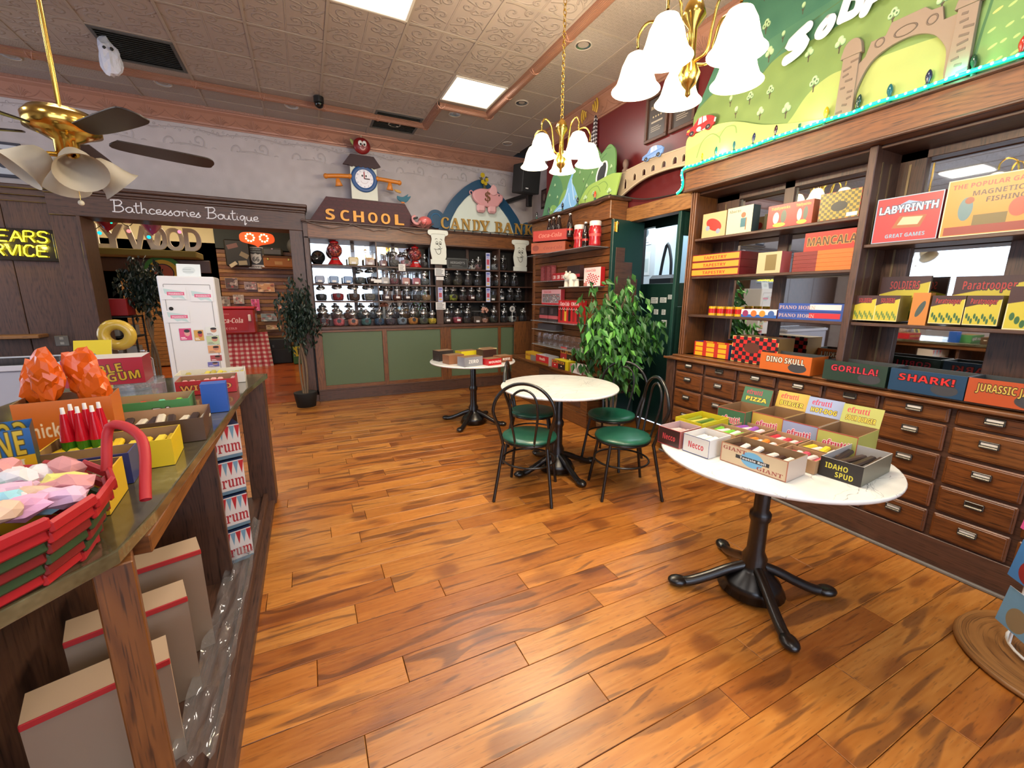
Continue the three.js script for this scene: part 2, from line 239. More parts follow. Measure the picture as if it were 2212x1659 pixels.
const copperBump = canvasTex(512, 256, (c, w, h) => {   // one fan motif per repeat, beading along the top
  fill(c, w, h, '#777'); c.lineCap = 'round'; for (let i = -5; i <= 5; i++) { c.strokeStyle = '#e8e8e8'; c.lineWidth = 7; c.beginPath(); c.moveTo(256 + i * 6, 222); c.quadraticCurveTo(256 + i * 16, 150, 256 + i * 27, 96 + Math.abs(i) * 15); c.stroke(); }
  c.strokeStyle = '#3a3a3a'; c.lineWidth = 10; c.beginPath(); c.moveTo(256, 232); c.lineTo(256, 70); c.stroke(); c.strokeStyle = '#ddd'; c.lineWidth = 8; c.beginPath(); c.moveTo(0, 120); c.quadraticCurveTo(60, 200, 236, 230); c.moveTo(512, 120); c.quadraticCurveTo(452, 200, 276, 230); c.stroke(); for (let i = 0; i < 32; i++) rect(c, i * 16 + 2, 8, 8, 26, '#eee'); rect(c, 0, 238, 512, 10, '#eee');
}, { srgb: false });
const COPPER = new THREE.MeshStandardMaterial({ color: '#a87a66', roughness: 0.42, metalness: 0.25, bumpMap: copperBump, bumpScale: 0.012 });
const reedBump = canvasTex(256, 256, (c, w, h) => { for (let i = 0; i < 16; i++) { const g = c.createLinearGradient(0, i * 16, 0, i * 16 + 16); g.addColorStop(0, '#222'); g.addColorStop(0.5, '#ddd'); g.addColorStop(1, '#222'); c.fillStyle = g; c.fillRect(0, i * 16, 256, 16); } }, { srgb: false });
const REED = new THREE.MeshStandardMaterial({ color: '#a47660', roughness: 0.42, metalness: 0.25, bumpMap: reedBump, bumpScale: 0.006 }), COPPERP = mat('#ad7f6a', { roughness: 0.4, metalness: 0.25 });
// embossed plaster
const plasterBump = canvasTex(1024, 1024, (c, w, h) => { fill(c, w, h, '#808080'); const r = rng(3); c.lineCap = 'round'; for (let i = 0; i < 900; i++) { const y = r() * h; c.strokeStyle = r() < 0.5 ? '#999' : '#6c6c6c'; c.lineWidth = 2 + r() * 4; c.beginPath(); const x = r() * w, a = r() * 6; c.moveTo(x, y); c.quadraticCurveTo(x + 20 * Math.cos(a), y + 20 * Math.sin(a), x + 26 * Math.cos(a + 1), y + 26 * Math.sin(a + 1)); c.stroke(); } }, { srgb: false, repeat: [0.5, 0.5] });
const friezeBump = canvasTex(512, 256, (c, w, h) => { fill(c, w, h, '#777'); c.lineCap = 'round'; for (const [lw, s] of [[14, '#a0a0a0'], [6, '#e8e8e8']]) { c.lineWidth = lw; c.strokeStyle = s; scroll(c, 120, 150, 70, 0, 8); scroll(c, 330, 120, 64, 3, -8); scroll(c, 450, 180, 40, 1, 7); c.beginPath(); c.moveTo(0, 210); c.quadraticCurveTo(240, 90, 512, 210); c.moveTo(0, 60); c.quadraticCurveTo(250, 10, 512, 60); c.stroke(); } for (let i = 0; i < 14; i++) disc(c, 20 + i * 36, 30 + (i % 3) * 12, 8, 8, '#ddd'); }, { srgb: false, repeat: [1 / 0.7, 1 / 0.4] });
const plasterMap = dataTex(512, 512, (() => { const a = noise2(7, 6, 6), b = noise2(8, 40, 40); return (u, v, o) => { const k = a(u * 6, v * 6) * 14 + b(u * 40, v * 40) * 10; o[0] = 172 + k; o[1] = 163 + k; o[2] = 163 + k; }; })(), 0.3, 0.3);
const PLASTER = texMat(plasterMap, { roughness: 0.75, bumpMap: plasterBump, bumpScale: 0.004 }), FRIEZE = texMat(plasterMap, { roughness: 0.7, bumpMap: friezeBump, bumpScale: 0.018 });
const MAROON = mat('#5e1f22', { roughness: 0.32 }), CREAM = mat('#d8cba0', { roughness: 0.8 });
// white marble with grey veins
const marbleMap = canvasTex(1024, 1024, (c, w, h) => {
  const n = noise2(41, 6, 6), m = noise2(42, 20, 20), im = c.createImageData(w, h); for (let y = 0; y < h; y++) for (let x = 0; x < w; x++) { const k = 226 + 14 * n(x / w * 6, y / h * 6) - 10 * m(x / w * 20, y / h * 20), i = (y * w + x) * 4; im.data[i] = k; im.data[i + 1] = k - 1; im.data[i + 2] = k - 7; im.data[i + 3] = 255; } c.putImageData(im, 0, 0);
  const r = rng(44); c.lineCap = 'round'; for (let i = 0; i < 46; i++) { let x = r() * w, y = r() * h, a = 0.5 + (r() - 0.5) * 1.2, L = 20 + r() * 50; c.strokeStyle = `rgba(90,92,96,${0.1 + r() * 0.3})`; for (let k = 0; k < L; k++) { c.lineWidth = 0.6 + r() * 3.5; c.beginPath(); c.moveTo(x, y); a += (r() - 0.5) * 0.7; a = mix(a, 0.5, 0.1); x += 9 * Math.cos(a); y += 9 * Math.sin(a); c.lineTo(x, y); c.stroke(); } }
});
const MARBLE = texMat(marbleMap, { roughness: 0.2, clearcoat: 0.4, clearcoatRoughness: 0.12 });
const glassTopMap = dataTex(512, 512, (() => { const a = noise2(61, 7, 7), b = noise2(62, 28, 28), d = noise2(63, 90, 90); return (u, v, o) => { const k = ss(0.45, 0.8, a(u * 7, v * 7)) * 0.6 + 0.4 * b(u * 28, v * 28); mix3([58, 52, 34], [116, 110, 84], k * (0.6 + 0.4 * d(u * 90, v * 90)), o); }; })(), 1 / 0.7, 1 / 0.7);
const GTOP = texMat(glassTopMap, { roughness: 0.16, clearcoat: 0.6, clearcoatRoughness: 0.06 });
const GREENP = mat('#566649', { roughness: 0.55 }), DGREEN = mat('#12322c', { roughness: 0.4 }), VINYL = mat('#0f5442', { roughness: 0.34, clearcoat: 0.3, clearcoatRoughness: 0.3 });
// ---------- room: floor ----------
const floor = struct('floor');
new MB().span(-6, 3.75, -0.14, -0.022, -6.92, 4.6).build('subfloor', DARK, floor);
{
  const r = rng(2024), p = 0.1384, known = { 0: [0.72], 1: [0.249, 1.219, 2.3], 2: [-0.083, 1.43], 3: [0.94, 2.2], 4: [0.096, 0.528, 1.9], 5: [0.297, 1.3], '-1': [0.06, 1.36, 2.5], '-2': [0.923, 2.1], '-3': [0.1, 1.64], '-4': [1.353, 2.4], '-5': [0.6, 1.887], '-6': [1.51] };
  let last = -1;
  for (let k = -10; k < 40; k++) {
    const z1 = -1.298 - k * p, z0 = z1 - p, x0 = -0.75, x1 = 3.18; let cuts = known[k];
    if (z0 < -6.72) break;
    if (!cuts) { cuts = []; let x = x0 + 0.2 + r() * 0.9; while (x < x1 - 0.2) { cuts.push(x); x += 0.42 + r() * 1.0; } }
    const e = [x0, ...cuts, x1];
    for (let i = 0; i + 1 < e.length; i++) {
      const L = e[i + 1] - e[i]; let v = (r() * PLANKS.length) | 0; if (v === last) v = (v + 1) % PLANKS.length; last = v;
      const g = uvm(cbox(L - 0.0022, 0.022, p - 0.0022, 0.0016), 0, [r() * 2.4, r() * 0.8]);
      mesh('plank', g, PLANKS[v], floor, [(e[i] + e[i + 1]) / 2, -0.011 + (r() - 0.5) * 0.0006, (z0 + z1) / 2], [0, 0, 0]);
    }
  }
  const g = new MB(); g.span(-6, -0.752, -0.022, 0, -6.92, 4.6, 0).span(-0.752, 3.75, -0.022, 0, 0.1, 4.6, 0).span(3.182, 3.75, -0.022, 0, -6.92, 0.1, 0).wood(0).build('floor_beyond', PLANKS[2], floor);
}
const floor2 = struct('floor_boutique');
new MB().span(-4.2, 1.2, -0.1, 0, -11.3, -6.72, 0).wood(0).build('boards', texMat(plankMap, { color: '#c88a66', roughness: 0.3, clearcoat: 0.3 }), floor2);
// ---------- walls ----------
const wallBack = struct('wall_back');
new MB().span(-6, 3.9, 2.69, 3.34, -7.06, -6.92, 0).span(-0.05, 3.9, 0, 2.69, -7.06, -6.92, 0).wood(0).build('plaster', PLASTER, wallBack);
new MB().span(-6, 3.9, 3.34, 3.8, -7.06, -6.92, 0).wood(0).build('embossed_frieze', FRIEZE, wallBack);
{ // dark panelled part left of the boutique opening
  const xs = [-6, -4.9, -3.9, -3.35, -2.86, -2.42]; for (let i = 0; i < 5; i++) mesh('panel', uvm(cbox(xs[i + 1] - xs[i] - 0.006, 2.62, 0.05, 0.004), 1), DOAK, wallBack, [(xs[i] + xs[i + 1]) / 2, 1.31, -6.74]);
  new MB().span(-6, -2.42, 0, 2.69, -7.0, -6.77, 0).build('backing', DARK, wallBack);
  new MB().span(-6, -2.43, 2.5, 2.56, -6.77, -6.68).span(-6, -2.43, 2.56, 2.62, -6.77, -6.64).span(-6, -2.43, 2.62, 2.66, -6.77, -6.6, 0.008).wood(0).build('cornice', DOAK, wallBack);
}
const wallRight = struct('wall_right');
new MB().span(3.32, 3.9, 2.45, 3.8, -5.7, 4.6, 0).build('maroon_wall', MAROON, wallRight);
new MB().span(3.75, 3.9, 0, 3.8, -7.06, -5.7, 0).wood(2).build('plaster_return', PLASTER, wallRight);
new MB().span(3.75, 3.9, 0, 2.45, -5.7, -4.2, 0).span(3.75, 3.9, 0, 2.45, -3.0, 4.6, 0).build('lower_wall', DARK, wallRight);
const wallLeft = struct('wall_left');
new MB().span(-6.15, -6, 0, 0.9, -7.06, 4.6, 0).span(-6.15, -6, 2.95, 3.8, -7.06, 4.6, 0).span(-6.15, -6, 0.9, 2.95, -7.06, -6.2, 0).span(-6.15, -6, 0.9, 2.95, -2.4, 4.6, 0).wood(2).build('plaster', PLASTER, wallLeft);
const wallFront = struct('wall_front');
new MB().span(-6.15, 3.9, 0, 0.75, 4.6, 4.75, 0).span(-6.15, 3.9, 3.65, 3.8, 4.6, 4.75, 0).span(-6.15, -3.3, 0.75, 3.65, 4.6, 4.75, 0).span(3.0, 3.9, 0.75, 3.65, 4.6, 4.75, 0).wood(0).build('plaster', PLASTER, wallFront);
{
  const w1 = struct('window_1'); const f = new MB(); for (const x of [-3.3, -0.15, 3.0]) f.span(x - 0.05, x + 0.05, 0.75, 3.65, 4.58, 4.7); for (const y of [0.75, 2.6, 3.65]) f.span(-3.3, 3.0, y - 0.05, y + 0.05, 4.58, 4.7); f.wood().build('window_frame', DOAK, w1); new MB().span(-3.3, 3.0, 0.75, 3.65, 4.64, 4.645, 0).build('pane', CLEAR, w1);
  const w2 = struct('window_2'); const h = new MB(); for (const z of [-6.2, -4.3, -2.4]) h.span(-6.1, -5.98, 0.9, 2.95, z - 0.05, z + 0.05); for (const y of [0.9, 2.4, 2.95]) h.span(-6.1, -5.98, y - 0.05, y + 0.05, -6.2, -2.4); h.wood().build('window_frame', DOAK, w2); new MB().span(-6.05, -6.045, 0.9, 2.95, -6.2, -2.4, 0).build('pane', CLEAR, w2);
}
// ---------- ceiling: slab, hung tiles, T bars, ribs, crown ----------
const ceiling = struct('ceiling');
new MB().span(-6.15, 3.9, 3.83, 3.98, -7.06, 4.75, 0).build('slab', DARK, ceiling);
{
  const P0 = 0.6216, X = (i) => 0.36 + i * P0, Z = (j) => -4.68 + j * P0, r = rng(9);
  const vents = { '1,-3': 1, '-3,-2': 1 }, panels = new Set(PANELS.map(([x, z]) => Math.round((x - 0.36) / P0 - 0.5) + ',' + Math.round((z + 4.68) / P0 - 0.5)));
  const geo = (w, d) => { const g = cbox(w, 0.016, d, 0.003), p = g.attributes.position, u = g.attributes.uv; for (let i = 0; i < p.count; i++) u.setXY(i, p.getX(i) / 0.6216 + 0.5, p.getZ(i) / 0.6216 + 0.5); return g; };
  const full = geo(P0 - 0.02, P0 - 0.02), spots = [];
  const inside = (x, z) => z > -6.1 && x < 1.66 || (z > -5.45 && x < 2.3);
  for (let i = -11; i < 6; i++) for (let j = -4; j < 15; j++) {
    const x0 = Math.max(X(i), -6), x1 = Math.min(X(i + 1), 3.3), z0 = Math.max(Z(j), -6.9), z1 = Math.min(Z(j + 1), 4.6); if (x1 - x0 < 0.1 || z1 - z0 < 0.1) continue;
    const key = i + ',' + j, cx = (x0 + x1) / 2, cz = (z0 + z1) / 2;
    if (panels.has(key)) continue;
    if (vents[key]) continue;
    const cut = x1 - x0 < P0 - 0.02 || z1 - z0 < P0 - 0.02, inn = inside(cx, cz);
    mesh('tile', cut ? geo(x1 - x0 - 0.02, z1 - z0 - 0.02) : full, TIN[(inn ? 0 : 2) + (r() < 0.5 ? 1 : 0)], ceiling, [cx, 3.789 + (r() - 0.5) * 0.003, cz], [0, 0, 0]);
  }
  for (let i = -11; i < 6; i++) if (X(i) > -6 && X(i) < 3.3) mesh('grid_bar', cbox(0.024, 0.02, 11.4, 0.002), TBAR, ceiling, [X(i), 3.785, -1.2]);
  for (let j = -4; j < 15; j++) mesh('grid_bar', cbox(9.3, 0.018, 0.024, 0.002), TBAR, ceiling, [-1.35, 3.786, Z(j)]);
  // return air grilles: dark louvred squares
  for (const [i, j, lab] of [[1, -3, 'dark square ceiling grille beside the lit square panel'], [-3, -2, 'dark grey square ceiling grille with a small white ghost hanging by it']]) {
    const t = thing('ceiling_grille', lab, 'vent', [(X(i) + X(i + 1)) / 2, 3.775, (Z(j) + Z(j + 1)) / 2]);
    new MB().box(0.6, 0.01, 0.03, [0, 0, 0.285]).box(0.6, 0.01, 0.03, [0, 0, -0.285]).box(0.03, 0.01, 0.54, [0.285, 0, 0]).box(0.03, 0.01, 0.54, [-0.285, 0, 0]).build('grille_frame', mat('#4c4c4c'), t);
    for (let k = 0; k < 14; k++) mesh('louvre', cbox(0.54, 0.003, 0.032, 0.001), mat('#454747', { roughness: 0.55 }), t, [0, 0.002, -0.255 + k * 0.0392], [0.5, 0, 0]);
    new MB().box(0.56, 0.004, 0.56, [0, 0.025, 0]).build('duct', mat('#222'), t);
  }
  for (const [k, [x, z]] of PANELS.entries()) {
    const lab = ['bright square ceiling light panel inside the corner of the copper moulding', 'bright square ceiling light panel cut by the top of the picture'][k] ?? 'square ceiling light panel out of view number ' + (k + 1);
    const t = thing('ceiling_light_panel', lab, 'light', [x, 3.77, z]);
    new MB().box(0.6, 0.014, 0.02, [0, 0, 0.29]).box(0.6, 0.014, 0.02, [0, 0, -0.29]).box(0.02, 0.014, 0.56, [0.29, 0, 0]).box(0.02, 0.014, 0.56, [-0.29, 0, 0]).build('panel_frame', mat('#c9c2b8'), t);
    new MB().box(0.56, 0.006, 0.56, [0, 0.003, 0]).build('diffuser', mat('#fffaf0', { emissive: '#fff6ea', emissiveIntensity: 3.2 }), t);
    new MB().box(0.6, 0.03, 0.6, [0, 0.03, 0]).build('housing', mat('#8a857e'), t);
  }
}
function reed(name, parent, p0, p1, w = 0.055) {   // half round reeded moulding with crossed ribbons
  const L = Math.hypot(p1[0] - p0[0], p1[1] - p0[1]), n = Math.max(1, Math.round(L / 0.62)), o = new THREE.Group(); o.name = name; o.position.set((p0[0] + p1[0]) / 2, 3.778, (p0[1] + p1[1]) / 2); o.rotation.y = Math.atan2(-(p1[1] - p0[1]), p1[0] - p0[0]); parent.add(o);
  const g = new THREE.PlaneGeometry(L, 1, 1, 14), q = g.attributes.position, u = g.attributes.uv; for (let i = 0; i < q.count; i++) { const v = u.getY(i), a = PI * v; q.setXYZ(i, q.getX(i), -w * 0.95 * Math.sin(a), w * Math.cos(a)); u.setXY(i, q.getX(i) * 3, v); } g.computeVertexNormals(); mesh('reeds', g, REED, o);
  const rb = new MB(); for (let i = 0; i <= n; i++) for (const s of [-1, 1]) rb.add(new THREE.TorusGeometry(w + 0.001, 0.005, 6, 14, PI), [-L / 2 + L * i / n, 0, 0], [PI, PI / 2 + s * 0.45, 0]); rb.build('ribbon', COPPERP, o); return o;
}
{
  const t = struct('trim_1'); let k = 0;
  for (const [a, b] of [[[-6, -6.12], [1.68, -6.12]], [[1.66, -6.14], [1.66, -5.4]], [[1.64, -5.43], [2.32, -5.43]], [[2.29, -5.45], [2.29, 4.5]]]) reed('moulding_run', t, a, b);
  const prof = [[0, 3.585], [0.014, 3.585], [0.018, 3.6], [0.03, 3.606], [0.036, 3.625], [0.06, 3.665], [0.09, 3.715], [0.115, 3.74], [0.12, 3.752], [0.134, 3.755], [0.138, 3.785]];
  const sweep = (L) => { const pos = [], uv = []; let s = 0; for (let i = 0; i + 1 < prof.length; i++) { const [a, ya] = prof[i], [b, yb] = prof[i + 1], v0 = (ya - 3.585) / 0.2, v1 = (yb - 3.585) / 0.2; for (const [x, o, y, v] of [[0, a, ya, v0], [L, a, ya, v0], [L, b, yb, v1], [0, a, ya, v0], [L, b, yb, v1], [0, b, yb, v1]]) { pos.push(x, y, o); uv.push(x / 0.36, v); } } const g = new THREE.BufferGeometry(); g.setAttribute('position', new THREE.Float32BufferAttribute(pos, 3)); g.setAttribute('uv', new THREE.Float32BufferAttribute(uv, 2)); g.computeVertexNormals(); return g; };
  const c1 = struct('trim_2'); mesh('crown_moulding', sweep(9.8), COPPER, c1, [-6, 0, -6.92]);
  const c2 = struct('trim_3'); mesh('crown_moulding', sweep(10.3), COPPER, c2, [3.32, 0, -5.7], [0, -PI / 2, 0]);
}
// ---------- drawer counter along the right wall and the mirrored hutch above it ----------
{
  const t = thing('drawer_counter', 'long dark oak counter with five rows of small card-catalogue drawers under the mirrored shelves', 'cabinet', [0, 0, 0]);
  const b = new MB(); b.span(3.14, 3.75, 0.03, 0.945, -2.95, -0.2).span(3.125, 3.16, 0, 0.18, -2.955, -0.2).span(3.12, 3.14, 0.03, 0.94, -2.965, -2.865).wood().build('carcass', DOAK, t);
  mesh('worktop', uvm(cbox(0.66, 0.02, 2.8, 0.006), 2), OAK, t, [3.42, 0.955, -1.58]);
  new MB().span(3.085, 3.1, 0.945, 0.968, -2.985, -0.2, 0.006).span(3.18, 3.3, 0.965, 0.982, -2.965, -0.2, 0.006).wood(2).build('nosing', OAK, t);
  new MB().span(3.105, 3.125, 0, 0.02, -2.97, -0.2, 0.005).build('toe_strip', mat('#6f6a63'), t);
  const rows = [[0.852, 0.938], [0.686, 0.838], [0.514, 0.668], [0.35, 0.496], [0.19, 0.332]], r = rng(5);
  const pull = new MB().box(0.074, 0.034, 0.004, [0, 0.004, 0]).box(0.074, 0.005, 0.014, [0, 0.02, 0.006]).box(0.005, 0.034, 0.012, [-0.035, 0.004, 0.005]).box(0.005, 0.034, 0.012, [0.035, 0.004, 0.005]); pull.add(new THREE.CylinderGeometry(0.016, 0.016, 0.066, 14, 1, false, 0, PI), [0, -0.014, 0.001], [0, 0, PI / 2]);
  const pg = pull.geo(), card = cbox(0.062, 0.022, 0.002, 0.0005), pm = mat('#5a5650', { roughness: 0.3, metalness: 0.9 }), cm = mat('#e6e2d6', { roughness: 0.4 });
  for (let c = 0; c < 8; c++) for (const [y0, y1] of rows) {
    const z0 = -2.858 + c * 0.3222 + 0.012, w = 0.298, h = y1 - y0, g = new MB(); g.box(w, h, 0.016, [0, 0, 0], undefined, 0.006); g.box(w - 0.02, h - 0.02, 0.006, [0, 0, 0.009], undefined, 0.004);
    const d = mesh('drawer', uvm(g.geo(), 0), OAKS[(r() * 4) | 0], t, [3.13, (y0 + y1) / 2, z0 + w / 2], [0, -PI / 2, 0]);
    const hd = mesh('handle', pg, pm, d, [0, h * 0.1, 0.0135]); if (r() < 0.86) mesh('label_card', card, cm, hd, [0, 0.004, 0.004], [0, 0, (r() - 0.5) * 0.04]);
  }
}
{
  const t = thing('mirrored_hutch', 'tall dark oak shelf hutch with mirrored back standing on the drawer counter', 'shelf', [0, 0, 0]);
  const f = new MB(); f.span(3.255, 3.3, 0.98, 2.45, -2.965, -2.905, 0.006).span(3.24, 3.262, 0.98, 2.45, -2.95, -2.938, 0.004).span(3.24, 3.262, 0.98, 2.45, -2.928, -2.916, 0.004).span(3.29, 3.74, 0.98, 2.45, -2.96, -2.935).wood(1).build('end_post', OAK, t);
  new MB().span(3.262, 3.6, 0.98, 2.45, -1.6, -1.555, 0.004).wood(1).build('partition', DOAK, t);
  const fa = new MB(); fa.span(3.175, 3.3, 2.45, 2.625, -2.98, -0.2, 0.004).wood(2).build('fascia', OAK, t);
  new MB().span(3.15, 3.31, 2.615, 2.635, -2.995, -0.2, 0.006).span(3.165, 3.2, 2.445, 2.465, -2.985, -0.2, 0.006).span(3.3, 3.6, 2.43, 2.46, -2.96, -0.2).wood(2).build('fascia_moulding', DOAK, t);
  for (const [z0, z1, ys] of [[-2.93, -1.6, [2.035, 1.7, 1.352]], [-1.555, -0.2, [1.85, 1.355]]]) for (const y of ys) mesh('shelf_board', uvm(cbox(0.27, 0.022, z1 - z0, 0.004), 2), DOAK, t, [3.415, y, (z0 + z1) / 2]);
  const m = new MB(); for (const [z0, z1] of [[-2.935, -2.7], [-2.3, -2.22], [-1.62, -1.42], [-0.98, -0.8]]) m.span(3.56, 3.61, 0.98, 2.45, z0, z1); m.span(3.56, 3.61, 2.38, 2.45, -2.93, -0.2).span(3.56, 3.61, 0.98, 1.02, -2.93, -0.2).wood(1).build('back_frame', DOAK, t);
  for (const [z0, z1] of [[-2.7, -2.3], [-2.22, -1.62], [-1.42, -0.98], [-0.8, -0.2]]) mesh('mirror_pane', cbox(0.008, 1.37, z1 - z0, 0), MIRROR, t, [3.592, 1.7, (z0 + z1) / 2]);
  new MB().span(3.61, 3.63, 0.98, 2.45, -2.93, -0.2, 0).build('back_board', DARK, t);
  const s = new MB(); for (const z of [-2.83, -1.66, -1.5]) s.span(3.556, 3.562, 1.0, 2.36, z - 0.006, z + 0.006, 0); for (const x of [3.34, 3.44]) s.span(x, x + 0.014, 1.0, 2.36, -1.5545, -1.552, 0); s.build('shelf_standard', mat('#8a7a60', { metalness: 0.8, roughness: 0.35 }), t);
}
// rope of green lights along the fascia
const GLOW = mat('#18d9a0', { emissive: '#00e39a', emissiveIntensity: 1.6, roughness: 0.4 }), GLOWB = mat('#b0ffe6', { emissive: '#3dffc0', emissiveIntensity: 9 });
{
  const t = thing('rope_light', 'glowing green rope light running along the top of the oak hutch', 'light'), r = rng(12), pts = [[3.32, 2.5, -3.2], [3.22, 2.51, -3.05], [3.17, 2.55, -3.0]];
  for (let z = -2.985; z < -0.25; z += 0.13) pts.push([3.158, 2.655 + (r() - 0.5) * 0.012, z]); pts.splice(3, 0, [3.155, 2.62, -3.005]);
  mesh('rope', tubeGeo(pts, 0.011, 220, 8), GLOW, t); const curve = new THREE.CatmullRomCurve3(pts.map((p) => new V3(...p))), L = curve.getLength(), g = new MB(); for (let s = 0.02; s < L; s += 0.042) { const p = curve.getPointAt(s / L); g.add(new THREE.OctahedronGeometry(0.0085, 1), [p.x - 0.008, p.y + 0.002, p.z]); }
  g.build('led', GLOWB, t).userData.kind = 'stuff';
  for (const z of [-2.6, -1.9, -1.2, -0.6]) { const l = new THREE.PointLight(new THREE.Color(0.05, 1, 0.62), 0.09); l.position.set(3.125, 2.665, z); l.name = 'rope_glow'; scene.add(l); }
}
// string of big old coloured bulbs standing along the tops
function bulb(t, p, c, tilt = 0, lit) { const g = latheGeo([[0.0, 0.075], [0.006, 0.07], [0.012, 0.058], [0.0155, 0.042], [0.0145, 0.028], [0.009, 0.012], [0.009, 0]], 12), b = mesh('bulb', g, lit ? mat(c, { emissive: c, emissiveIntensity: 0.35, roughness: 0.2 }) : mat(c, { roughness: 0.18, clearcoat: 0.6 }), t, p, [tilt, 0, tilt * 0.7]); mesh('socket', new THREE.CylinderGeometry(0.012, 0.012, 0.04, 10), mat('#174a3c', { roughness: 0.5 }), b, [0, -0.018, 0]); return b; }
{
  const t = thing('bulb_string', 'string of large unlit coloured bulbs standing up behind the green rope light', 'light'), r = rng(8);
  const cs = ['#b7a21a', '#0e5e55', '#135a63', '#1b2350', '#3a1220', null, '#c8a41a', '#17382f', '#0d5862', '#1c2140', '#1a3d2a', '#a62a18'], zs = [-2.8, -2.67, -2.5, -2.34, -2.17, -2.0, -1.84, -1.66, -1.5, -1.33, -1.15, -0.99];
  zs.forEach((z, i) => { if (cs[i]) bulb(t, [3.172, 2.672, z], cs[i], (r() - 0.5) * 0.3); else mesh('socket', new THREE.CylinderGeometry(0.012, 0.012, 0.05, 10), mat('#174a3c'), t, [3.172, 2.67, z]); });
  const pts = []; for (let z = -2.95; z <= -0.3; z += 0.09) pts.push([3.176, 2.643 + (r() - 0.5) * 0.008, z]); mesh('cable', tubeGeo(pts, 0.004, 120, 6), mat('#123a2c'), t);
  const u = thing('bulb_string', 'string of large unlit coloured bulbs along the top of the soda shelf unit', 'light');
  [[-5.46, '#101010'], [-5.13, '#0e2f2a'], [-4.79, '#131322'], [-4.46, '#151515'], [-4.12, '#c2431c']].forEach(([z, c]) => bulb(u, [3.03, 2.61, z], c, (r() - 0.5) * 0.2));
  const q = []; for (let z = -5.55; z <= -3.86; z += 0.12) q.push([3.02, 2.583 + (r() - 0.5) * 0.012, z]); q.push([3.1, 2.57, -3.78], [3.24, 2.52, -3.6], [3.3, 2.5, -3.3], [3.3, 2.5, -3.05]); mesh('cable', tubeGeo(q, 0.006, 140, 6), mat('#20201c'), u);
}
// ---------- painted board scenery above the hutch ----------
const Hz = (z) => (z + 3.0) / 2.7 * 2048, Hy = (y) => (3.78 - y) / 1.18 * 896, S = 758;
function tree(c, x, y, s, kind) { const cr = [[0, -18, 12, 15], [-11, -4, 10, 12], [11, -6, 10, 12]], m = kind === 1 ? cr.slice(0, 1) : cr; c.save(); c.translate(x, y); c.scale(s, s); c.strokeStyle = '#4a4030'; c.lineWidth = 5; c.beginPath(); c.moveTo(0, 34); c.lineTo(0, 8); c.moveTo(0, 18); c.lineTo(-7, 4); c.moveTo(0, 16); c.lineTo(8, 2); c.stroke(); for (const [a, b, rx, ry] of m) { disc(c, a + 2, b + 4, rx, ry, '#55764f', 0.2); disc(c, a, b, rx, ry, '#9dba8c', 0.2); disc(c, a - 2, b - 3, rx * 0.7, ry * 0.65, '#b2cc9c', 0.2); if (kind === 2) disc(c, a, b, rx * 0.38, ry * 0.4, '#4c6b45'); } c.restore(); }
const curve2 = (c, pts, color, lw = 6) => { c.strokeStyle = color; c.lineWidth = lw; c.lineCap = 'round'; c.beginPath(); spline(pts, 50, false).forEach(([x, y], i) => (i ? c.lineTo(x, y) : c.moveTo(x, y))); c.stroke(); };
const PT = (l) => l.map(([z, y]) => [Hz(z), Hy(y)]);
